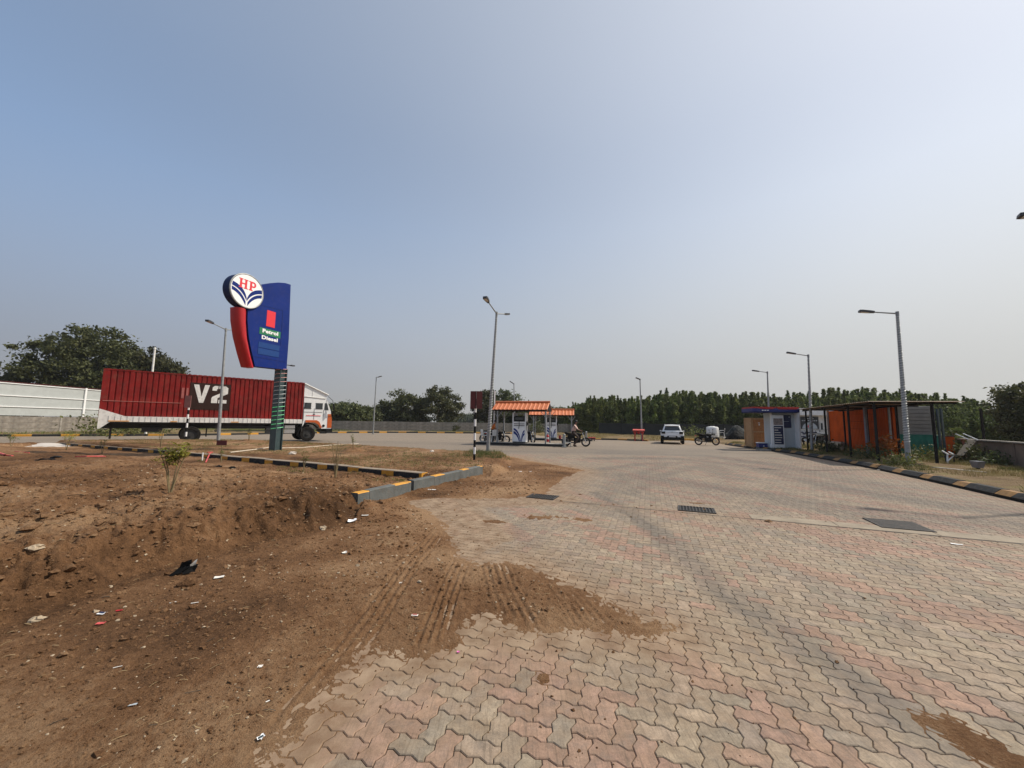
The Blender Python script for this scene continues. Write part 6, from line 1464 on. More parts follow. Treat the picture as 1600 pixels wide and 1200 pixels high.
for k in range(nsh):                              # corrugated sheets laid side by side
    b0_, b1_ = -0.25 + 8.95 * k / nsh, -0.25 + 8.95 * (k + 1) / nsh - 0.02; m = MB(); N = 10
    for q in range(N):
        u0, u1 = b0_ + (b1_ - b0_) * q / N, b0_ + (b1_ - b0_) * (q + 1) / N; h0, h1 = 0.018 * (q % 2), 0.018 * ((q + 1) % 2)
        v0, v1, v2, v3 = sp(-0.28, u0, ZR_ + h0), sp(-0.28, u1, ZR_ + h1), sp(2.75, u1, ZR_ + h1 - 0.02), sp(2.75, u0, ZR_ + h0 - 0.02); dz = Vector((0, 0, -0.006))
        m.add([v0, v1, v2, v3, v0 + dz, v1 + dz, v2 + dz, v3 + dz], [(3, 2, 1, 0), (4, 5, 6, 7), (0, 1, 5, 4), (3, 7, 6, 2)])
    m.build('roof_sheet', 'shedroof', SH)
# orange sheet wall
ow0 = np.array([18.75, 19.0]); ow1 = np.array([21.7, 26.3]); Lo = float(np.linalg.norm(ow1 - ow0)); rzo = atan2(*(ow1 - ow0)[::-1])
OW = thing('orange_wall', 'orange ribbed sheet wall standing behind the shed posts', 'wall', (ow0[0], ow0[1], 0.08), rzo)
n = 7
for k in range(n):
    m = MB(); corr(m, Lo * k / n, Lo * (k + 1) / n - 0.01, 0.30, 2.52, 0, 1, 0.20, 0.02); m.build('sheet', 'shedor', OW)
m = MB(); m.box((Lo / 2, -0.10, 1.3), (Lo, 0.12, 2.3)); m.build('backing', 'shedor', OW)
for k in (0, 1.0): m = MB(); m.box((Lo * k, 0.08, 1.2), (0.08, 0.06, 2.5)); m.build('stud', 'steel', OW)
MT['shedor2'] = mat('brownish_orange_rib', (0.30, 0.12, 0.02), 0.6, var=0.2)
m = MB(); m.box((Lo + 0.03, 0.05, 1.4), (0.05, 0.14, 2.3)); m.build('end_trim', 'shedor2', OW)
m = MB(); m.box((Lo * 0.75, 0.35, 0.3), (2.3, 0.3, 0.45)); m.build('base_block', 'concrete', OW)
# grey horizontally clad panel with green tarpaulin
gp0 = np.array([18.85, 19.2]); GP = thing('grey_clad_panel', 'grey horizontally ribbed cladding panel right of the orange wall', 'panel', (gp0[0], gp0[1], 0.08), A1)
nr_ = 8
for k in range(nr_):
    m = MB(); h_ = 1.42 / nr_; m.box((0.86, 0, 1.10 + h_ * (k + 0.5)), (1.72, 0.05, h_ - 0.03), rx=radians(8)); m.build('cladding_strip', 'corr', GP)
m = MB(); m.box((0.86, 0.06, 1.75), (1.7, 0.04, 1.5)); m.build('backing', 'corr', GP)
for x in (0.02, 1.7): m = MB(); m.box((x, 0.05, 1.2), (0.08, 0.08, 2.5)); m.build('stud', 'polegreen', GP)
gg = thing('green_tarpaulin', 'green tarpaulin hung below the grey cladding panel', 'tarpaulin', (gp0[0], gp0[1], 0.1), A1)
n = 26; m = MB()
for q in range(n + 1):
    x = 0.16 + 1.56 * q / n
    for r__, z in enumerate((0.18, 0.5, 0.8, 1.08)): m.v.append((x, -0.10 - 0.04 * sin(q * 1.3 + r__) * (1.1 - z) - 0.03 * random.random(), z))
for q in range(n):
    for r__ in range(3): a = q * 4 + r__; m.f.append((a, a + 4, a + 5, a + 1)); m.m.append(0)
m.build('cloth', 'greennet', gg, True); m = MB(); m.tube([(0.1, -0.1, 1.1), (1.78, -0.1, 1.09)], 0.025, 6); m.build('rail', 'greennet', gg)
x, y = gp0 + e1 * 2.0
t = thing('orange_board', 'short orange board leaning beside the green tarpaulin', 'board', (x, y, 0.1), A1); m = MB(); m.box((0.15, 0, 0.52), (0.42, 0.04, 1.05)); m.build('sheet', 'shedor', t); m = MB(); m.box((0.15, -0.02, 1.06), (0.44, 0.05, 0.04)); m.build('top_trim', 'oldwood', t)
for px_, lab in ((1470, 'thin blue grey upright left of the pair behind the shed end'), (1476, 'thicker blue grey upright behind the shed end')):
    p_ = P(px_, 700, 18.2 if px_ == 1470 else 17.6); t = thing('upright', lab, 'post', (p_.x, p_.y, 0.1)); m = MB(); m.box((0, 0, 1.2), (0.07, 0.07, 2.3)); m.build('shaft', 'polegreen', t); m = MB(); m.box((0, 0, 0.02), (0.2, 0.2, 0.04)); m.build('foot', 'polegreen', t)
p_ = P(1356, 700, 20.0); t = thing('upright', 'pale blue grey upright in front of the orange wall', 'post', (p_.x, p_.y, 0.1)); m = MB(); m.box((0, 0, 1.25), (0.11, 0.11, 2.4)); m.build('shaft', mat('pale_blue_grey', (0.22, 0.23, 0.28), 0.5, var=0.15), t); m = MB(); m.box((0, 0, 0.02), (0.25, 0.25, 0.04)); m.build('foot', 'concrete', t)
# leaning board and pipes against the brown wall
t = thing('leaning_board', 'grey dusty board leaning on the low brown wall', 'board', (*P(1501, 711, 16.2).xy, 0.12))
o_ = Vector(t.location); A_, B_, C_, D_ = [p - o_ for p in (P(1495, 711, 16.2), P(1505, 712, 16.1), P(1527, 687.5, 16.9), P(1513, 686.5, 17.0))]
m = MB(); th = Vector((0.02, 0.03, 0.012)); m.add([A_, B_, C_, D_, A_ + th, B_ + th, C_ + th, D_ + th], [(0, 1, 2, 3), (7, 6, 5, 4), (0, 4, 5, 1), (1, 5, 6, 2), (2, 6, 7, 3), (3, 7, 4, 0)]); m.build('board', 'oldwood', t)
m = MB()
for (a, b_) in ((P(1493, 678, 17.4), P(1513, 686.5, 16.9)), (P(1505, 677.5, 17.5), P(1528, 687.5, 16.8))): m.tube([a - o_, b_ - o_], 0.022, 6)
m.build('pipe', 'white', t)
t = thing('trestle', 'broken white trestle on the grass below the leaning board', 'trestle', (*P(1484, 716, 15.6).xy, 0.1)); o_ = Vector(t.location)
for (a, b_, w_, mk) in (((1472, 704.5, 15.8), (1482, 710, 15.5), .025, 'plastic'), ((1482, 706, 15.9), (1490, 710, 15.6), .025, 'plastic'), ((1480, 709, 15.6), (1480.5, 724, 15.5), .03, 'plastic'), ((1490, 711, 15.5), (1491, 722, 15.5), .022, 'darksteel'), ((1478, 710, 15.7), (1478.5, 723, 15.7), .03, 'darksteel'), ((1480, 721, 15.5), (1490, 712, 15.5), .02, 'plastic')):
    m = MB(); m.tube([P(*a) - o_, P(*b_) - o_], w_, 6); m.build('bar', mk, t)
m = MB(); c_ = P(1487, 711, 15.6) - o_; m.box(c_, (0.30, 0.18, 0.04), 0.3, 0.15); m.build('top_board', 'oldwood', t)
t = thing('tin_pot', 'square pale metal pot with weeds on the right verge', 'pot', (*P(1528, 730, 13.6).xy, 0.14)); 
m = MB(); m.tube([(0, 0, 0.03), (0, 0, 0.26)], [0.13, 0.19], 4); m.build('pot', mat('pale_tin', (0.22, 0.23, 0.27), 0.35, 0.4, var=0.2), t); m = MB(); m.cyl((0, 0, -0.08), (0, 0, 0.04), 0.05, n=8); m.build('foot', 'black', t)
t = thing('concrete_plank', 'long concrete plank lying on the right verge', 'plank', (*P(1495, 735, 13.4).xy, 0.2)); o_ = Vector(t.location); a, b_ = P(1460, 731, 14.0) - o_, P(1538, 740, 12.6) - o_; d = b_ - a
m = MB(); m.box((a + b_) / 2, (d.length, 0.22, 0.09), atan2(d.y, d.x)); m.build('plank', 'concrete', t)
m = MB(); m.box(a * 0.8 + b_ * 0.2 + Vector((0, 0, -0.08)), (0.15, 0.2, 0.1), 0.4); m.build('prop', 'oldwood', t)

# ------------------------------------------------------------------ foliage
def leaf_quads(cent, size, up=0.35, seed=0, aspect=1.7):
    r_ = np.random.default_rng(seed); n = len(cent)
    d = r_.normal(size=(n, 3)); d /= np.linalg.norm(d, axis=1)[:, None]
    nn_ = r_.normal(size=(n, 3)); nn_[:, 2] = np.abs(nn_[:, 2]) + up; nn_ -= d * (nn_ * d).sum(1)[:, None]; nn_ /= np.linalg.norm(nn_, axis=1)[:, None] + 1e-9
    s = np.cross(d, nn_); sz = (size * (0.6 + 0.8 * r_.random(n)))[:, None]
    a = cent - d * sz * 0.5 * aspect; b_ = cent + s * sz * 0.5 + nn_ * sz * 0.12; c_ = cent + d * sz * 0.5 * aspect; e_ = cent - s * sz * 0.5 + nn_ * sz * 0.12
    V = np.stack([a, b_, c_, e_], 1).reshape(-1, 3); F = np.arange(n * 4).reshape(-1, 4)
    return V, F
def branchy(seed, H, R_, th, nb=9, base=0.25):
    r_ = random.Random(seed); m = MB(); tips = []
    top = Vector((r_.uniform(-.1, .1) * R_, r_.uniform(-.1, .1) * R_, H * 0.62)); pts = [Vector((0, 0, -0.2)), top * 0.4 + Vector((r_.uniform(-.2, .2), 0, 0)), top]
    m.tube(pts, [th, th * 0.75, th * 0.35], 8)
    for k in range(nb):
        u = base + (0.95 - base) * (k + r_.random()) / nb; p = pts[0].lerp(top, u); az = r_.uniform(0, 2 * pi) + k * 2.4; rr = R_ * r_.uniform(0.55, 0.9); hz = H * r_.uniform(0.5, 0.93)
        e = Vector((cos(az) * rr, sin(az) * rr, hz)); mid = p.lerp(e, 0.5) + Vector((0, 0, -0.05 * H)); m.tube([p, mid, e], [th * 0.38, th * 0.22, th * 0.08], 6); tips.append(e)
        for q in range(2):
            e2_ = mid + Vector((r_.uniform(-1, 1) * R_ * 0.4, r_.uniform(-1, 1) * R_ * 0.4, r_.uniform(0.05, 0.3) * H)); m.tube([mid, e2_], [th * 0.2, th * 0.06], 5); tips.append(e2_)
    return m, tips
def round_crown(seed, H, R_, n_cl, per, clr, z0=0.3, flat=0.0, sq=1.0):
    r_ = np.random.default_rng(seed); C_ = []
    while len(C_) < n_cl:
        v = r_.normal(size=3); v /= np.linalg.norm(v); q = 0.45 + 0.55 * r_.random() ** 0.5
        if v[2] < -0.75: continue
        lump = 1 + 0.22 * sin(3 * atan2(v[1], v[0]) + seed) + 0.15 * r_.normal() * 0.6
        c_ = np.array([v[0] * R_ * q * lump, v[1] * R_ * q * lump, H * (z0 + (1 - z0) / 2) + v[2] * H * (1 - z0) / 2 * q * (1 + 0.1 * r_.normal() * (v[2] > 0)) * sq])
        C_.append(c_)
    C_ = np.array(C_); cr = clr * (0.6 + 0.8 * r_.random(n_cl)); L = np.repeat(C_, per, 0) + r_.normal(size=(n_cl * per, 3)) * np.repeat(cr, per)[:, None] * np.array([1, 1, 0.62])
    return L
def tree(name, label, group, loc, seed, H, R_, n_cl, per, clr, leaf, matk, th=0.2, z0=0.3, rz=0, cat='tree', sq=1.0):
    t = thing(name, label, cat, loc, rz, group); m, tips = branchy(seed, H, R_, th, base=0.3 if z0 > .2 else 0.1); m.build('trunk', 'bark', t, True)
    L = round_crown(seed, H, R_, n_cl, per, clr, z0, sq=sq); V, F = leaf_quads(L, leaf, seed=seed)
    link('crown', npmesh('crown', V, F, matk, smooth=False), t); return t
def at_(px, D): p = P(px, 665, D); return (p.x, p.y, -0.09)
G1 = 'dark trees behind the left wall'
tree('large_tree', 'big dark spreading tree behind the left sheet fence', G1, at_(134, 54), 3, 13.5, 6.5, 330, 95, 0.52, 0.24, 'leaf_dark', 0.4, 0.12)
tree('large_tree', 'dark tree joining the big crown on its right above the container', G1, at_(232, 56), 5, 11.2, 3.4, 130, 95, 0.48, 0.24, 'leaf_dark', 0.3, 0.15)
tree('large_tree', 'smaller dark tree at the far left edge above the sheet fence', G1, at_(8, 50), 8, 6.2, 3.6, 130, 90, 0.48, 0.24, 'leaf_dark', 0.3, 0.1)
tree('large_tree', 'dark tree low behind the left part of the container', G1, at_(185, 60), 12, 10.5, 6.0, 150, 70, 0.6, 0.36, 'leaf_dark', 0.3, 0.1)
G2 = 'trees beyond the middle wall'
for px_, D, H_, R_, sd_, mk, lab in ((538, 66, 4.6, 4.0, 21, 'leaf_bush', 'low bushy tree right of the truck cab'), (566, 70, 3.9, 3.2, 22, 'leaf_bush', 'small low bush between the cab and the distant lamp'),
    (634, 74, 7.4, 3.6, 23, 'leaf_dark', 'loose dark tree left of the round dense one'), (612, 76, 5.0, 3.4, 24, 'leaf_dark', 'low dark bush at the foot of the loose tree'), (684, 73, 8.2, 3.9, 25, 'leaf_dark', 'round dense dark tree standing alone left of the maroon board'),
    (598, 90, 3.9, 5.0, 33, 'leaf_far', 'low bush just right of the distant lamp'),
    (760, 72, 7.6, 2.6, 26, 'leaf_dark', 'dark tree directly behind the central lamp'), (786, 74, 7.8, 4.0, 27, 'leaf_bush', 'broad green tree above the near orange canopy'), (815, 76, 5.6, 3.6, 28, 'leaf_bush', 'lower green tree between the two canopies'),
    (845, 72, 4.6, 3.4, 29, 'leaf_dark', 'low dark tree behind the far canopy'), (872, 70, 4.4, 3.2, 30, 'leaf_bush', 'low green tree left of the dense grove')):
    tree('tree', lab, G2, at_(px_, D), sd_, H_, R_, int(60 + 13 * R_), 80, 0.40, 0.25, mk, 0.16, 0.05, sq=0.95)
G3 = 'hazy trees on the horizon'
for k, (px_, D, H_) in enumerate(((702, 230, 5.5), (722, 260, 7), (735, 200, 4.6), (748, 220, 6), (830, 210, 6.5), (505, 180, 5), (860, 190, 7), (655, 240, 5))):
    tree('distant_tree', 'small pale tree far off on the horizon ' + ('right of the round dense tree', 'left of the maroon board', 'behind the maroon board', 'behind the central lamp', 'between the two canopies', 'above the truck cab', 'left of the grove', 'behind the loose dark tree')[k], G3, at_(px_, D), 40 + k, H_, 7, 60, 30, 0.9, 0.8, 'leaf_far', 0.2, 0.02)
# grove of close-set young trees: five builds, copied
def shoot_crown(seed, H, R_, ns=46):
    r_ = np.random.default_rng(seed); out = []
    for k in range(ns):
        a = r_.uniform(0, 2 * pi); rr = R_ * sqrt(r_.random()); h = H * (0.70 + 0.30 * r_.random() ** 1.5) * (1 - 0.28 * (rr / R_) ** 2); x, y = rr * cos(a), rr * sin(a)
        lean = r_.normal(size=2) * 0.06; n = int(620 * h / H); zz = h * r_.random(n) ** 0.72; w_ = (0.045 + 0.60 * (1 - zz / h) ** 0.7) * (R_ / 2.0)
        th = r_.random(n) * 2 * pi; q = w_ * np.sqrt(r_.random(n)) * (0.75 + 0.6 * np.sin(zz * (3.5 + 2.5 * r_.random()) + k * 2))
        out.append(np.c_[x + lean[0] * zz + q * np.cos(th), y + lean[1] * zz + q * np.sin(th), zz + 0.1])
    return np.vstack(out)
protos = []
for k in range(5):
    L = shoot_crown(70 + k, 6.0, 2.5); V, F = leaf_quads(L, 0.135, up=0.3, seed=90 + k, aspect=2.4); cm = npmesh('crown', V, F, 'leaf_grove', smooth=False)
    m, _t = branchy(80 + k, 5.2, 1.6, 0.09, 7, 0.1); tm = m.mesh('trunk', 'bark', True); protos.append((cm, tm))
rg = random.Random(5); GG = 'close-set young trees of the grove behind the net fence'
front = [(893, 62, 4.4), (905, 62, 5.0), (919, 61, 5.6), (935, 61, 5.9), (950, 60, 5.9), (966, 60, 5.8), (982, 60, 5.9), (999, 59, 5.7), (1015, 58, 5.8), (1032, 57, 6.1), (1048, 57, 6.6), (1064, 56, 6.6), (1082, 56, 6.4), (1100, 55, 6.3), (1118, 55, 6.1), (1136, 54, 6.3), (1155, 54, 6.2), (1174, 53, 6.4), (1193, 52, 6.4), (1214, 52, 6.0), (1235, 51, 6.1), (1257, 51, 6.2), (1279, 50, 6.3), (1301, 50, 6.5), (1324, 49, 6.6), (1347, 48, 6.6), (1371, 47, 6.4), (1396, 46, 6.2), (1421, 45, 6.0), (1446, 44, 5.8), (1472, 42, 5.3), (1499, 40, 5.0), (1527, 37, 4.7), (1552, 35, 4.4), (1581, 32, 4.2), (1610, 30, 4.2), (1650, 29, 4.4), (1495, 33, 3.4), (1540, 30, 3.2), (1580, 27, 2.9)]
allg = []
def grove_label(px_, row):
    where = [(905, 'at its left end beside the compound wall'), (945, 'just right of the motorcycle rider'), (990, 'left of the slim lamp'), (1012, 'behind the red bucket stand'), (1035, 'left of the white car'), (1070, 'directly behind the white car'), (1100, 'behind the parked motorcycle'), (1130, 'behind the water tank'), (1170, 'behind the tarpaulin heaps'), (1210, 'behind the kiosk roof'), (1245, 'between the kiosk and the office'), (1290, 'behind the office'), (1330, 'behind the left end of the shed roof'), (1380, 'behind the near corner of the shed roof'), (1430, 'behind the wrapped lamp'), (1485, 'past the right end of the shed roof'), (1540, 'above the low brown wall left of the fence post'), (1999, 'at the right edge above the brown wall')]
    w_ = next(t_ for l_, t_ in where if px_ < l_)
    return ('young green tree of the grove ' if row == 0 else 'pointed top of a back row grove tree ') + w_
for px_, D, H_ in front:
    allg.append((px_, D, H_, 0)); 
    if px_ < 1490:
        allg.append((px_ + rg.uniform(-7, 7), D + 4 + rg.uniform(-1, 1), H_ * 1.10, 1)); allg.append((px_ + rg.uniform(-9, 9), D + 8, H_ * 1.14, 2))
for n_, (px_, D, H_, row) in enumerate(allg):
    cm, tm = protos[n_ % 5]; x, y, z = at_(px_, D); sc = H_ * rg.uniform(0.94, 1.05) / 6.0
    lab = grove_label(px_, row)
    t = thing('grove_tree', lab, 'tree', (x, y, z), rg.uniform(0, 6.28), GG); t.scale = (sc * 1.05, sc * 1.05, sc); link('trunk', tm, t); link('crown', cm, t)
tree('large_tree', 'tall dark tree cut by the right edge of the picture', 'dark tree at the right', at_(1622, 24), 61, 4.9, 1.8, 90, 110, 0.24, 0.13, 'leaf_dark', 0.15, 0.1)
# long grass clump against the left wall, bushes on verges
def bush(label, x, y, z, H, R_, n, leaf, matk, seed, name='bush', group=None):
    t = thing(name, label, 'bush', (x, y, z), 0, group); m = MB(); rr = random.Random(seed)
    for k in range(7): a = rr.uniform(0, 6.28); m.tube([(0, 0, -0.05), (cos(a) * R_ * 0.4, sin(a) * R_ * 0.4, H * 0.55), (cos(a) * R_ * 0.7, sin(a) * R_ * 0.7, H * 0.85)], [0.02 + 0.01 * H, 0.012, 0.006], 5)
    m.build('stem', 'stem', t, True)
    r_ = np.random.default_rng(seed); k = max(6, n // 25); Cc = r_.normal(size=(k, 3)) * np.array([R_ * 0.5, R_ * 0.5, H * 0.25]) + np.array([0, 0, H * 0.5]); Cc[:, 2] = np.clip(Cc[:, 2], 0.08 * H, H)
    L = np.repeat(Cc, 25, 0) + r_.normal(size=(k * 25, 3)) * 0.16 * R_; L[:, 2] = np.clip(L[:, 2], 0.02, None); V, F = leaf_quads(L, leaf, seed=seed)
    link('foliage', npmesh('foliage', V, F, matk, smooth=False), t); return t
bush('low green brush against the wall left of the container', -33.5, 33.5, 0.1, 1.1, 3.2, 1500, 0.14, 'grass_green', 3)
bush('small dark bush in front of the far wall near the lamp', *P(711, 672, 56).xy, 0.1, 0.9, 0.6, 300, 0.12, 'leaf_dark', 4)
bush('round green bush by the wall seen between the dispensers', *P(841, 668, 56).xy, 0.1, 1.6, 1.6, 700, 0.14, 'leaf_bush', 5)
bush('orange flowering shrub in front of the orange wall', *P(1383, 700, 18.2).xy, 0.1, 0.95, 0.6, 700, 0.08, leafmat('orange_flowers', (0.30, 0.10, 0.01), (0.50, 0.22, 0.03), 8), 6)
bush('green weeds left of the orange wall base', *P(1304, 697, 21.8).xy, 0.1, 0.6, 0.8, 500, 0.08, 'leaf_bush', 7)
bush('yellow green bush at the right behind the shed end', *P(1482, 690, 19.5).xy, 0.1, 1.5, 0.5, 500, 0.1, 'grass_green', 8)
bush('scrubby weeds at the foot of the wrapped lamp', *P(1405, 728, 14.6).xy, 0.1, 0.35, 0.7, 600, 0.05, 'grass_green', 9)
bush('green weeds at the foot of the brown wall', *P(1560, 722, 15.4).xy, 0.1, 0.4, 0.9, 700, 0.06, 'leaf_bush', 10)
bush('dark creeper below the leaning board', *P(1517, 705, 16.8).xy, 0.1, 0.75, 0.7, 700, 0.08, 'leaf_dark', 13)
bush('leafy scrub in front of the green tarpaulin', *P(1362, 706, 17.6).xy, 0.1, 0.5, 0.7, 500, 0.06, 'leaf_bush', 14)
bush('leafy scrub right of the second shed post', *P(1438, 704, 17.6).xy, 0.1, 0.5, 0.8, 600, 0.06, 'grass_green', 15)
bush('flat green weeds behind the white car left side', *P(1080, 676, 46).xy, 0.1, 1.0, 2.0, 700, 0.1, 'grass_green', 16)

def soilz(x, y): return float(soil_height(np.array([x]), np.array([y]))[0])
def sapling(label, px, py, zz, H, leaves, lsize, matk, seed, spread=0.16, bare=0.5, ns=3):
    x, y = G(px, py, zz); z = soilz(x, y); t = thing('sapling', label, 'sapling', (x, y, z - 0.02), 0, 'saplings planted on the soil plot'); rr = random.Random(seed); m = MB(); tips = []
    for s_ in range(ns):
        a = rr.uniform(0, 6.28); lean = spread * rr.uniform(0.3, 1.0); p1 = Vector((cos(a) * lean * 0.4, sin(a) * lean * 0.4, H * 0.45)); p2 = Vector((cos(a) * lean, sin(a) * lean, H * rr.uniform(0.8, 1.0)))
        m.tube([(0, 0, -0.05), p1, p2], [0.011, 0.008, 0.004], 6)
        for q in range(6):
            u = rr.uniform(bare, 1.0); b_ = p1.lerp(p2, (u - 0.4) / 0.6) if u > 0.4 else p1; e = b_ + Vector((rr.uniform(-1, 1) * spread * 0.8, rr.uniform(-1, 1) * spread * 0.8, rr.uniform(0.0, 0.14) * H)); m.tube([b_, e], [0.004, 0.002], 4); tips += [b_.lerp(e, 0.6), e]
    m.build('stem', 'stem', t, True)
    m = MB(); r2 = random.Random(seed + 1)
    for k in range(leaves):                        # folded pointed leaves
        b_ = r2.choice(tips) + Vector([r2.gauss(0, spread * 0.12) for _ in range(3)]); a = r2.uniform(0, 6.28); el = r2.uniform(-0.5, 0.9); d = Vector((cos(a) * cos(el), sin(a) * cos(el), sin(el))); s_ = d.cross(Vector((0, 0, 1))).normalized(); u_ = s_.cross(d); L = lsize * r2.uniform(0.6, 1.2); wd = L * 0.36
        droop = Vector((0, 0, -0.12 * L)); m.add([b_, b_ + d * L * 0.5 + s_ * wd / 2 + u_ * L * 0.05, b_ + d * L + droop, b_ + d * L * 0.5 - s_ * wd / 2 + u_ * L * 0.05, b_ + d * L * 0.5], [(0, 4, 1), (4, 2, 1), (0, 3, 4), (3, 2, 4)])
    m.build('leaves', matk, t); return t
sapling('tallest bright yellow-green sapling in the left soil plot', 265, 777, 0.36, 0.72, 330, 0.095, 'leaf_sapling', 1, 0.19, 0.60, 4)
sapling('sapling at the far left end of the long kerb', 104, 700, 0.22, 0.75, 120, 0.09, 'leaf_sapling', 2, 0.24)
sapling('small sapling near the left edge in front of the pale powder', 17, 697, 0.25, 0.5, 90, 0.09, 'leaf_sapling2', 3, 0.2)
sapling('thin sapling right of the kerb start, second from the left', 160, 707, 0.2, 0.6, 70, 0.08, 'leaf_sapling2', 4, 0.14)
sapling('dry pale sapling behind the bright tallest one', 251, 700, 0.3, 0.7, 60, 0.06, 'grass_dry', 5, 0.12)
sapling('sapling below the small maroon plate', 346, 719, 0.2, 0.45, 70, 0.06, 'leaf_sapling2', 6, 0.12)
sapling('dense green sapling right of the sign pole', 474, 735, 0.18, 0.5, 130, 0.055, 'leaf_sapling2', 7, 0.1)
sapling('bare twiggy sapling in front of the long kerb', 524, 744, 0.2, 0.92, 34, 0.05, 'grass_dry', 8, 0.26, 0.25, 5)
sapling('slender dark sapling standing on a small soil mound right of the cab', 552, 703, 0.3, 0.75, 110, 0.07, 'leaf_sapling2', 9, 0.1)
sapling('sapling on a soil mound in front of the truck', 389, 690, 0.35, 0.7, 110, 0.08, 'leaf_sapling2', 10, 0.14)

# tufts and grass -------------------------------------------------------
def grass_mesh(name, pts, hmin, hmax, blades, wd, matk, seed, spread=0.05):
    r_ = np.random.default_rng(seed); n = len(pts); c_ = np.repeat(pts, blades, 0) + np.c_[r_.normal(size=(n * blades, 2)) * spread, np.zeros(n * blades)]
    N = len(c_); a = r_.random(N) * 2 * pi; h = hmin + (hmax - hmin) * r_.random(N); ln = r_.normal(size=(N, 2)) * 0.45 * h[:, None]; s = np.c_[np.cos(a), np.sin(a), 0 * a] * wd / 2
    V = np.stack([c_ - s, c_ + s, c_ + np.c_[ln, h]], 1).reshape(-1, 3); F = np.arange(N * 3).reshape(-1, 3)
    o = link(name, npmesh(name, V, F, matk, smooth=False)); return o
def rand_in(poly, n, seed):
    r_ = np.random.default_rng(seed); xs = [p[0] for p in poly]; ys = [p[1] for p in poly]; P_ = np.c_[r_.uniform(min(xs), max(xs), n * 4), r_.uniform(min(ys), max(ys), n * 4)]
    return P_[inside(P_[:, 0], P_[:, 1], poly)][:n]
isl_poly = [(-22, 19.0), (-11.75, 14.45), (-2.0, 9.6), (-0.95, 11.2), (-0.9, 13.5), (-0.9, 17.5), (-6.5, 20), (-14, 22.5), (-20.5, 20.2)]
def put(P_): return np.c_[P_, soil_height(P_[:, 0], P_[:, 1]) - 0.005]
Pq = rand_in(isl_poly, 4200, 1); kq = fbm(Pq[:, 0], Pq[:, 1], 0.6, 3, 601) > -0.02
tag(grass_mesh('dry_grass', put(Pq[kq]), 0.02, 0.07, 10, 0.008, 'grass_dry', 1), kind='stuff')
Pq = rand_in(isl_poly, 3600, 2); kq = fbm(Pq[:, 0], Pq[:, 1], 0.5, 3, 611) > 0.10
tag(grass_mesh('green_weeds', put(Pq[kq]), 0.015, 0.07, 9, 0.010, 'grass_green', 2), kind='stuff')
cr = rand_in([(-1.9, 14.5), (-0.3, 13.6), (0.0, 15.2), (-0.6, 17.2), (-1.8, 17.6)], 230, 3)
tag(grass_mesh('grass_at_lamp', put(cr), 0.05, 0.20, 8, 0.010, 'grass_green', 3), kind='stuff')
kl = rand_in([(-12, 14.0), (-2.2, 9.3), (-2.4, 8.6), (-12, 13.4)], 500, 4); kq = fbm(kl[:, 0], kl[:, 1], 1.0, 3, 621) > 0.06
tag(grass_mesh('weeds_at_kerb', put(kl[kq]), 0.02, 0.07, 8, 0.01, 'leaf_sapling2', 4), kind='stuff')
vp = [(p[0], p[1]) for p in offs(RK, 0.3)] + [(19, 33), (30, 30), (22, 12), (14, 6)]
Pq = rand_in(vp, 12000, 5); kq = fbm(Pq[:, 0], Pq[:, 1], 0.5, 4, 631) > -0.08; zv = np.c_[Pq, 0.10 + 0 * Pq[:, 0]]
tag(grass_mesh('verge_dry_grass', zv[kq], 0.04, 0.16, 10, 0.012, 'grass_dry', 6), kind='stuff')
kq = fbm(Pq[:, 0], Pq[:, 1], 0.7, 4, 641) > 0.08
tag(grass_mesh('verge_weeds', zv[kq], 0.04, 0.20, 9, 0.016, 'grass_green', 7, 0.07), kind='stuff')
fv = rand_in(VF, 9000, 8); fv = fv[(fv[:, 1] < 62)]; kq = fbm(fv[:, 0], fv[:, 1], 0.25, 3, 651) > 0.0
tag(grass_mesh('far_verge_grass', np.c_[fv, 0.06 + 0 * fv[:, 0]][kq], 0.10, 0.32, 7, 0.04, 'grass_dry', 9, 0.2), kind='stuff')
lv = rand_in(VL, 9000, 10); lv = lv[lv[:, 1] < 60]; kq = fbm(lv[:, 0], lv[:, 1], 0.2, 3, 661) > -0.05
tag(grass_mesh('left_verge_grass', np.c_[lv, 0.08 + 0 * lv[:, 0]][kq], 0.10, 0.35, 7, 0.04, 'grass_green', 11, 0.2), kind='stuff')

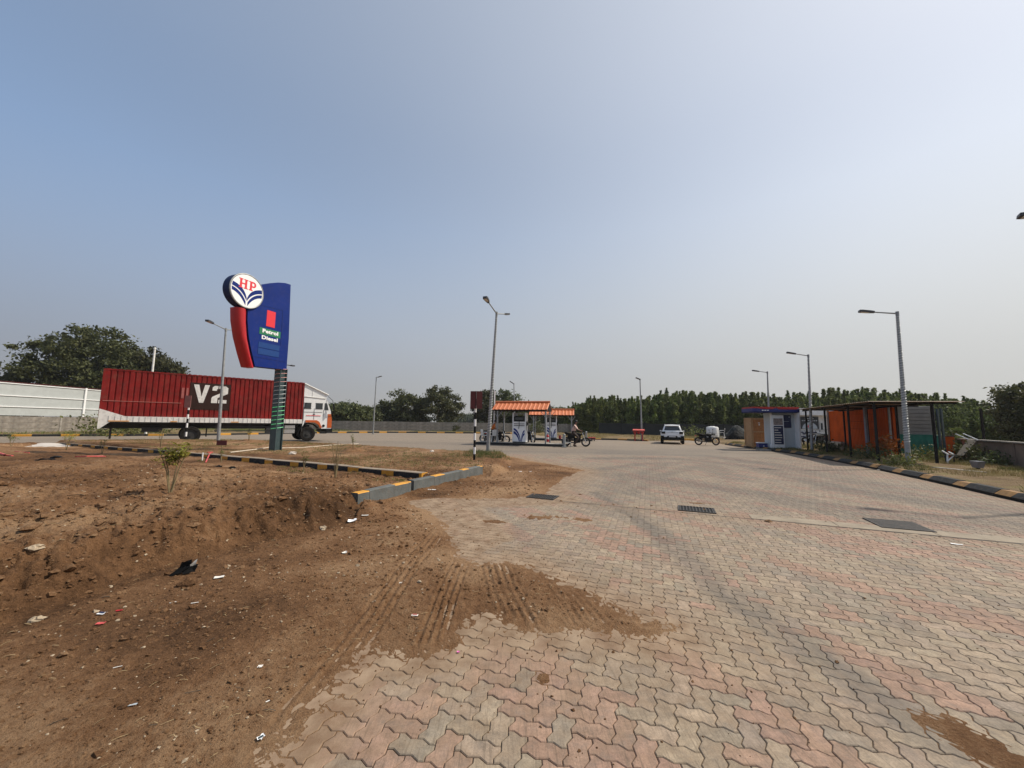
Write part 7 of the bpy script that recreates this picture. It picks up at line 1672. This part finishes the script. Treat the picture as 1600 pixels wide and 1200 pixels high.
# ------------------------------------------------------------------ stones, clods, straw on the soil
ico = None
def stones(name, P_, sz, matk, seed, flat=0.65, sink=0.3):
    r_ = np.random.default_rng(seed); phi = (1 + 5 ** 0.5) / 2
    iv = np.array([(-1, phi, 0), (1, phi, 0), (-1, -phi, 0), (1, -phi, 0), (0, -1, phi), (0, 1, phi), (0, -1, -phi), (0, 1, -phi), (phi, 0, -1), (phi, 0, 1), (-phi, 0, -1), (-phi, 0, 1)]) / 1.9
    fc = np.array([(0, 11, 5), (0, 5, 1), (0, 1, 7), (0, 7, 10), (0, 10, 11), (1, 5, 9), (5, 11, 4), (11, 10, 2), (10, 7, 6), (7, 1, 8), (3, 9, 4), (3, 4, 2), (3, 2, 6), (3, 6, 8), (3, 8, 9), (4, 9, 5), (2, 4, 11), (6, 2, 10), (8, 6, 7), (9, 8, 1)])
    n = len(P_); V = iv[None] * (1 + 0.28 * r_.normal(size=(n, 12, 1))) * sz[:, None, None] * (0.7 + 0.6 * r_.random((n, 1, 3))) * np.array([1, 1, flat])
    a = r_.random(n) * 6.28; ca, sa = np.cos(a)[:, None], np.sin(a)[:, None]; x = V[..., 0] * ca - V[..., 1] * sa; y = V[..., 0] * sa + V[..., 1] * ca
    V = np.stack([x + P_[:, :1], y + P_[:, 1:2], V[..., 2] + P_[:, 2:3] + (sz * flat * (1 - 2 * sink))[:, None] * 0.5], -1).reshape(-1, 3)
    F = (fc[None] + 12 * np.arange(n)[:, None, None]).reshape(-1, 3); return link(name, npmesh(name, V, F, matk, {'dusty': np.repeat(0.4 + 0.5 * r_.random(n), 12)}, smooth=False))
def soil_pts(n, seed, rmax=14, thr=0.012):
    r_ = np.random.default_rng(seed); b_ = np.radians(r_.uniform(-66, 30, n)); q = 1.2 * (rmax / 1.2) ** r_.random(n); x, y = q * np.sin(b_), q * np.cos(b_); z = soil_height(x, y); k = z > thr; return np.c_[x, y, z][k], q[k]
P_, q = soil_pts(42000, 1); sz = 0.0032 * np.exp(RNG.normal(size=len(P_)) * 0.55) * np.clip(q / 2.2, 1, 3.2); sz = np.minimum(sz, 0.03)
tag(stones('soil_crumbs', P_, sz, 'soil', 2), kind='stuff')
P_, q = soil_pts(4200, 3, 12, 0.10); sz = 0.011 * np.exp(RNG.normal(size=len(P_)) * 0.6) * np.clip(q / 3, 0.9, 2); sz = np.minimum(sz, 0.06)
tag(stones('clods', P_, sz, 'soil', 4, 0.6, 0.4), kind='stuff')
MT['pebble'] = mat('pale_pebble', (0.36, 0.28, 0.19), 0.85, var=0.35, scale=60, coord='Object')
P_, q = soil_pts(2600, 5, 13); sz = 0.0032 * np.exp(RNG.normal(size=len(P_)) * 0.5) * np.clip(q / 2.2, 1, 3.4)
tag(stones('pale_pebbles', P_, np.minimum(sz, 0.02), 'pebble', 6), kind='stuff')
def straws(name, n, seed, matk, L0=0.05, w0=0.0022, rmax=9):
    P_, q = soil_pts(n, seed, rmax); m = MB(); rr = random.Random(seed)
    for p, qq in zip(P_, q):
        a = rr.gauss(0.6, 0.7); L = L0 * rr.uniform(0.4, 1.8) * max(1, qq / 4); d = Vector((cos(a), sin(a), rr.uniform(-0.05, 0.15))) * L; w_ = w0 * max(1, qq / 3); m.tube([Vector(p) - d / 2 + Vector((0, 0, 0.004)), Vector(p) + Vector((0, rr.gauss(0, .1) * L, 0.008)), Vector(p) + d / 2 + Vector((0, 0, 0.004))], w_, 3, False)
    o = m.build(name, matk); tag(o, kind='stuff')
MT['straw'] = mat('dry_straw', (0.40, 0.29, 0.15), 0.85, var=0.35, scale=30)
straws('straw', 900, 8, 'straw', 0.035, 0.0013); straws('root_bits', 130, 9, 'bark', 0.05, 0.002)
rs = np.random.default_rng(12); b_ = np.radians(rs.uniform(-20, 55, 2600)); q = 1.5 * 6 ** rs.random(2600); x, y = q * np.sin(b_), q * np.cos(b_); k = (soil_height(x, y) < 0.0) & (rs.random(2600) < np.clip(0.10 + 0.9 * (dust_field(x, y)), 0, 1)); 
tag(stones('grit_on_paving', np.c_[x, y, 0 * x][k], 0.0026 * np.exp(rs.normal(size=k.sum()) * 0.5) * np.clip(q[k] / 2.4, 1, 3), 'soil', 13), kind='stuff')

# individually visible stones and clods
def one_stone(label, px, py, zz, sz, matk, seed, name='stone', cat='stone', flat=0.6):
    x, y = G(px, py, zz); z = max(0.0, soilz(x, y)); rr = np.random.default_rng(seed); m = MB(); m.sphere((0, 0, 0), sz, 10, 7, (1.25, 0.9, flat)); m.v = [tuple(np.array(v) * (1 + 0.16 * rr.normal())) for v in m.v]
    o = m.build(name, matk); o.location = (x, y, z + sz * flat * 0.35); o.rotation_euler = (0, 0, rr.uniform(0, 6)); tag(o, label, cat); return o
one_stone('flat grey brown stone at the left below the slope', 50, 902, 0.15, 0.045, 'pebble', 1)
one_stone('round tan stone near the left edge above the blue packet', 58, 965, 0.05, 0.035, 'pebble', 2)
one_stone('half buried clod right of the dark plastic scrap', 292, 911, 0.05, 0.055, 'soil', 3, 'clod', 'clod')
one_stone('dark clod left of the small maroon plate', 339, 729, 0.2, 0.10, 'tarp', 4, 'clod', 'clod')
one_stone('dark clod right of the small maroon plate', 363, 730, 0.2, 0.08, 'tarp', 5, 'clod', 'clod')
one_stone('pale stone on the island right of the sign pole', 457, 709, 0.25, 0.11, 'lime', 6)
one_stone('pale stone on the island behind the kerb join', 675, 705, 0.25, 0.09, 'lime', 7)
one_stone('pale tan stone under the slender sapling', 507, 795, 0.3, 0.05, 'pebble', 8)
one_stone('pale stone lying on the pavement edge under the shed kerb', 1318, 722, 0.0, 0.07, 'lime', 9)
one_stone('small pale stone against the right kerb below the lamp', 1373, 735, 0.0, 0.04, 'lime', 10)

# ------------------------------------------------------------------ litter
def scrap(label, px, py, wd, ln, rz, matk='paper', zz=0.0, name='paper_scrap', cat='litter', fold=0.25, seed=0, band=None):
    x, y = G(px, py, zz); z = max(0.0, soilz(x, y)); rr = random.Random(px * 7 + py); t = MB(); n = 4
    for i in range(n + 1):
        for j in range(n + 1): t.v.append(((i / n - .5) * wd, (j / n - .5) * ln, 0.006 + fold * min(wd, ln) * (0.5 * abs(i / n - 0.5) * rr.uniform(.5, 1) + 0.3 * rr.random() * (i in (0, n) or j in (0, n)))))
    k = len(t.v); t.v += [(a, b_, c_ - 0.0015) for a, b_, c_ in t.v]
    for i in range(n):
        for j in range(n): a = i * (n + 1) + j; t.f.append((a, a + n + 1, a + n + 2, a + 1)); t.f.append((k + a, k + a + 1, k + a + n + 2, k + a + n + 1)); t.m += [0, 0]
    if band:
        o = thing(name, label, cat, (x, y, z), rz); t.build('sheet', matk, o)
        m = MB(); m.box((0, 0, 0.012), (wd * 0.7, ln * 0.28, 0.003)); m.build('print', band, o); return o
    o = t.build(name, matk); o.location = (x, y, z); o.rotation_euler = (0, 0, rz); return tag(o, label, cat)
scrap('pale square of card right of the dark plastic scrap', 342, 905.5, 0.075, 0.05, 0.5, zz=0.02)
scrap('small white packet with dark print at the left of the soil', 159, 961, 0.055, 0.035, -0.1, 'whiteflat', 0.03, 'packet', 'packet', 0.1, band='navy')
scrap('crumpled red and pink wrapper just below the white packet', 157, 977, 0.05, 0.03, 0.3, 'tapered', 0.03, 'wrapper', 'wrapper')
scrap('dark red wrapper bit right of the white packet', 186, 956, 0.04, 0.02, 0.4, 'red', 0.03, 'wrapper', 'wrapper')
scrap('white stick of paper left of the pair on the soil', 271, 944, 0.05, 0.012, 0.55, zz=0.02); scrap('white stick of paper right of the pair on the soil', 304, 946, 0.05, 0.01, 0.4, zz=0.02)
scrap('torn white paper strip near the top of the wheel ruts', 626, 911.5, 0.075, 0.02, 0.35, zz=0.02); scrap('cream and red wrapper between the wheel ruts', 648, 964.5, 0.05, 0.022, 0.0, 'paper', 0.02, 'wrapper', 'wrapper', band='tapered')
scrap('tiny bright pink wrapper at the edge of the soil', 716, 1017.5, 0.018, 0.014, 0.3, 'pinkplastic', 0.01, 'wrapper', 'wrapper', 0.6)
scrap('square of white card near the bottom of the soil', 406, 1048.5, 0.026, 0.024, 0.2, zz=0.01); scrap('crumpled white and green wrapper at the bottom of the soil', 407, 1154, 0.03, 0.026, 0.9, 'whiteflat', 0.01, 'wrapper', 'wrapper', 0.9, band='polegreen')
scrap('pale blue curved plastic strip at the lower left', 203, 1111, 0.055, 0.012, 0.25, 'kwhite', 0.01, 'plastic_strip', 'litter', 0.8); scrap('small white paper curl above the green wrapper', 418, 1100, 0.018, 0.008, 0.8, zz=0.01)
scrap('thin beige straw-like paper strip in the lower left soil', 183, 1049, 0.04, 0.006, 0.55, zz=0.01); scrap('white crumpled paper lying at the foot of the slope', 550, 819, 0.11, 0.09, 0.2, 'whiteflat', 0.02, fold=1.0)
scrap('small flat paper above the crumpled paper by the slope', 570, 812, 0.10, 0.04, 0.1, zz=0.02); scrap('torn white scrap low in the middle of the soil', 538, 866, 0.05, 0.05, 0.6, zz=0.02, fold=0.6)
scrap('white scrap on the mound right of the grey kerb end', 795, 731, 0.10, 0.08, 0.4, 'whiteflat', 0.03, fold=0.7); scrap('white scrap in the middle of the soil apron', 813, 738, 0.10, 0.06, 0.4, 'whiteflat', 0.02, fold=0.5); scrap('white scrap at the right of the soil apron', 829, 738, 0.10, 0.05, 0.4, 'whiteflat', 0.02, fold=0.5)
scrap('white paper at the end of the grey kerb', 748, 739, 0.16, 0.07, -0.5, 'whiteflat', 0.04, fold=0.5); scrap('white paper strip beside the kerb base', 675, 766.5, 0.18, 0.05, -0.2, 'whiteflat', 0.02)
scrap('thin white paper lying by the gutter at the right', 1495, 851, 0.11, 0.04, -0.5, 'whiteflat', 0.0); scrap('pale paper on the right verge', 1556, 741, 0.22, 0.12, -0.3, 'whiteflat', 0.13)
scrap('pale board scrap on the verge next to the kerb', 1366, 724.5, 0.55, 0.14, -0.3, 'oldwood', 0.17, 'board_scrap', 'board', 0.05)
# dark plastic scrap
x, y = G(287, 893, 0.06); z = soilz(x, y)
t = thing('plastic_scrap', 'crumpled dark grey plastic scrap lying at the foot of the slope', 'litter', (x, y, z), 0.2); t.scale = (0.72, 0.72, 0.72)
for (a_, b_, c_, d_, mk) in (((-0.16, -0.05, 0.0), (0.0, -0.06, 0.03), (0.06, 0.04, 0.09), (-0.08, 0.03, 0.07), 'tarp'), ((0.0, -0.06, 0.03), (0.14, -0.01, 0.02), (0.13, 0.05, 0.10), (0.06, 0.04, 0.09), 'tarp'), ((-0.12, 0.06, 0.02), (0.05, 0.05, 0.01), (0.04, 0.08, 0.15), (-0.08, 0.09, 0.13), 'tarp'), ((0.04, 0.02, 0.01), (0.07, 0.07, 0.0), (0.10, 0.09, 0.15), (0.05, 0.03, 0.11), 'steel')):
    m = MB(); vs = []; n = 5; A_, B_, C_, D_ = map(Vector, (a_, b_, c_, d_)); rr = random.Random(3)
    for i in range(n):
        for j in range(n): u, v = i / (n - 1), j / (n - 1); p_ = A_.lerp(B_, u).lerp(D_.lerp(C_, u), v); vs.append(p_ + Vector([rr.gauss(0, 0.006) for _ in range(3)]))
    fs = [(i * n + j, (i + 1) * n + j, (i + 1) * n + j + 1, i * n + j + 1) for i in range(n - 1) for j in range(n - 1)]; m.add(vs, fs); m.build('fold', mk if mk != 'steel' else 'corr', t, True)
one_stone('dark rubber-like scrap lying below the small dense sapling', 478, 751, 0.25, 0.085, 'tarp', 21, 'rubber_scrap', 'litter', 0.3)
one_stone('dark burnt lump in the far left of the soil plot', 70, 723, 0.28, 0.14, 'tarp', 22, 'dark_lump', 'litter', 0.35)
one_stone('smaller dark lump right of the burnt one', 88, 720.5, 0.28, 0.09, 'black', 23, 'dark_lump', 'litter', 0.4)
# powder, rope and tape
hx, hy = G(72, 694, 0.2); o = heap('spread white lime powder at the far left of the plot', hx, hy, 1.9, 0.8, 0.12, 'lime', 14, 'lime_powder', 'powder'); o.location.z = soilz(hx, hy) - 0.02 + 0.03
m = MB(); pts = []
for px_, py_, zz in ((360, 707, 0.28), (400, 702, 0.30), (421, 699, 0.31), (440, 700, 0.30), (475, 699, 0.27), (520, 696, 0.22), (560, 693.5, 0.2)): x, y = G(px_, py_, zz); pts.append((x, y, max(soilz(x, y) + 0.02, zz)))
tag(m.tube(pts, 0.02, 5).build('rope', 'rope'), 'pale rope stretched over the island past the sign pole', 'rope')
def tape(label, pix, zz, r_=0.018):
    pts = [Vector((*G(a, b_, zz), 0)) for a, b_ in pix]; pts = [Vector((p.x, p.y, soilz(p.x, p.y) + 0.02)) for p in pts]; m = MB(); m.tube(pts, r_, 4); tag(m.build('tape', 'tapered'), label, 'tape')
tape('red tape strip curving on the soil left of the tall sapling', [(117, 720), (135, 720.5), (160, 719), (168, 715)], 0.27); tape('crumpled red tape at the left picture edge', [(-6, 714), (6, 720), (2, 717), (18, 721)], 0.27, 0.03); tape('faint red tape behind the dark lump', [(22, 711), (45, 712)], 0.27)
tape('pink red tape tied by the kerb near the maroon plate', [(322, 717), (328, 710), (332, 708), (324, 709)], 0.24, 0.022)
m = MB(); x, y = G(316, 718, 0.2); m.cyl((x, y, soilz(x, y)), (x, y, soilz(x, y) + 0.25), 0.02, n=6); tag(m.build('peg', 'plastic'), 'short white peg beside the pink tape at the kerb', 'peg')
# low mounds at the planted saplings on the island
for px_, py_, zz, rr_, lab in ((389, 690, 0.33, 0.9, 'low soil mound in front of the truck'), (552, 703, 0.28, 0.6, 'low soil mound right of the cab')):
    x, y = G(px_, py_, zz); o = heap(lab, x, y, rr_, rr_, 0.16, 'soil', int(px_), 'soil_mound', 'mound'); o.location.z = soilz(x, y) - 0.03; set_attr(o.data, 'dusty', np.full(len(o.data.vertices), 0.6))

# ------------------------------------------------------------------ pale air over the whole site
hz = bpy.data.materials.new('pale_haze'); hz.use_nodes = True; ht = hz.node_tree
for n_ in list(ht.nodes): ht.nodes.remove(n_)
ho = ht.nodes.new('ShaderNodeOutputMaterial'); hv = ht.nodes.new('ShaderNodeVolumePrincipled'); hv.inputs['Color'].default_value = (0.92, 0.94, 0.97, 1); hv.inputs['Density'].default_value = 0.0003; hv.inputs['Anisotropy'].default_value = 0.3
ht.links.new(hv.outputs[0], ho.inputs['Volume'])
m = MB(); m.box((0, 600, 8.0), (1440, 1640, 19.0)); o = m.build('haze', hz); tag(o, kind='stuff')
S.cycles.volume_bounces = 0; S.cycles.volume_step_rate = 5.0
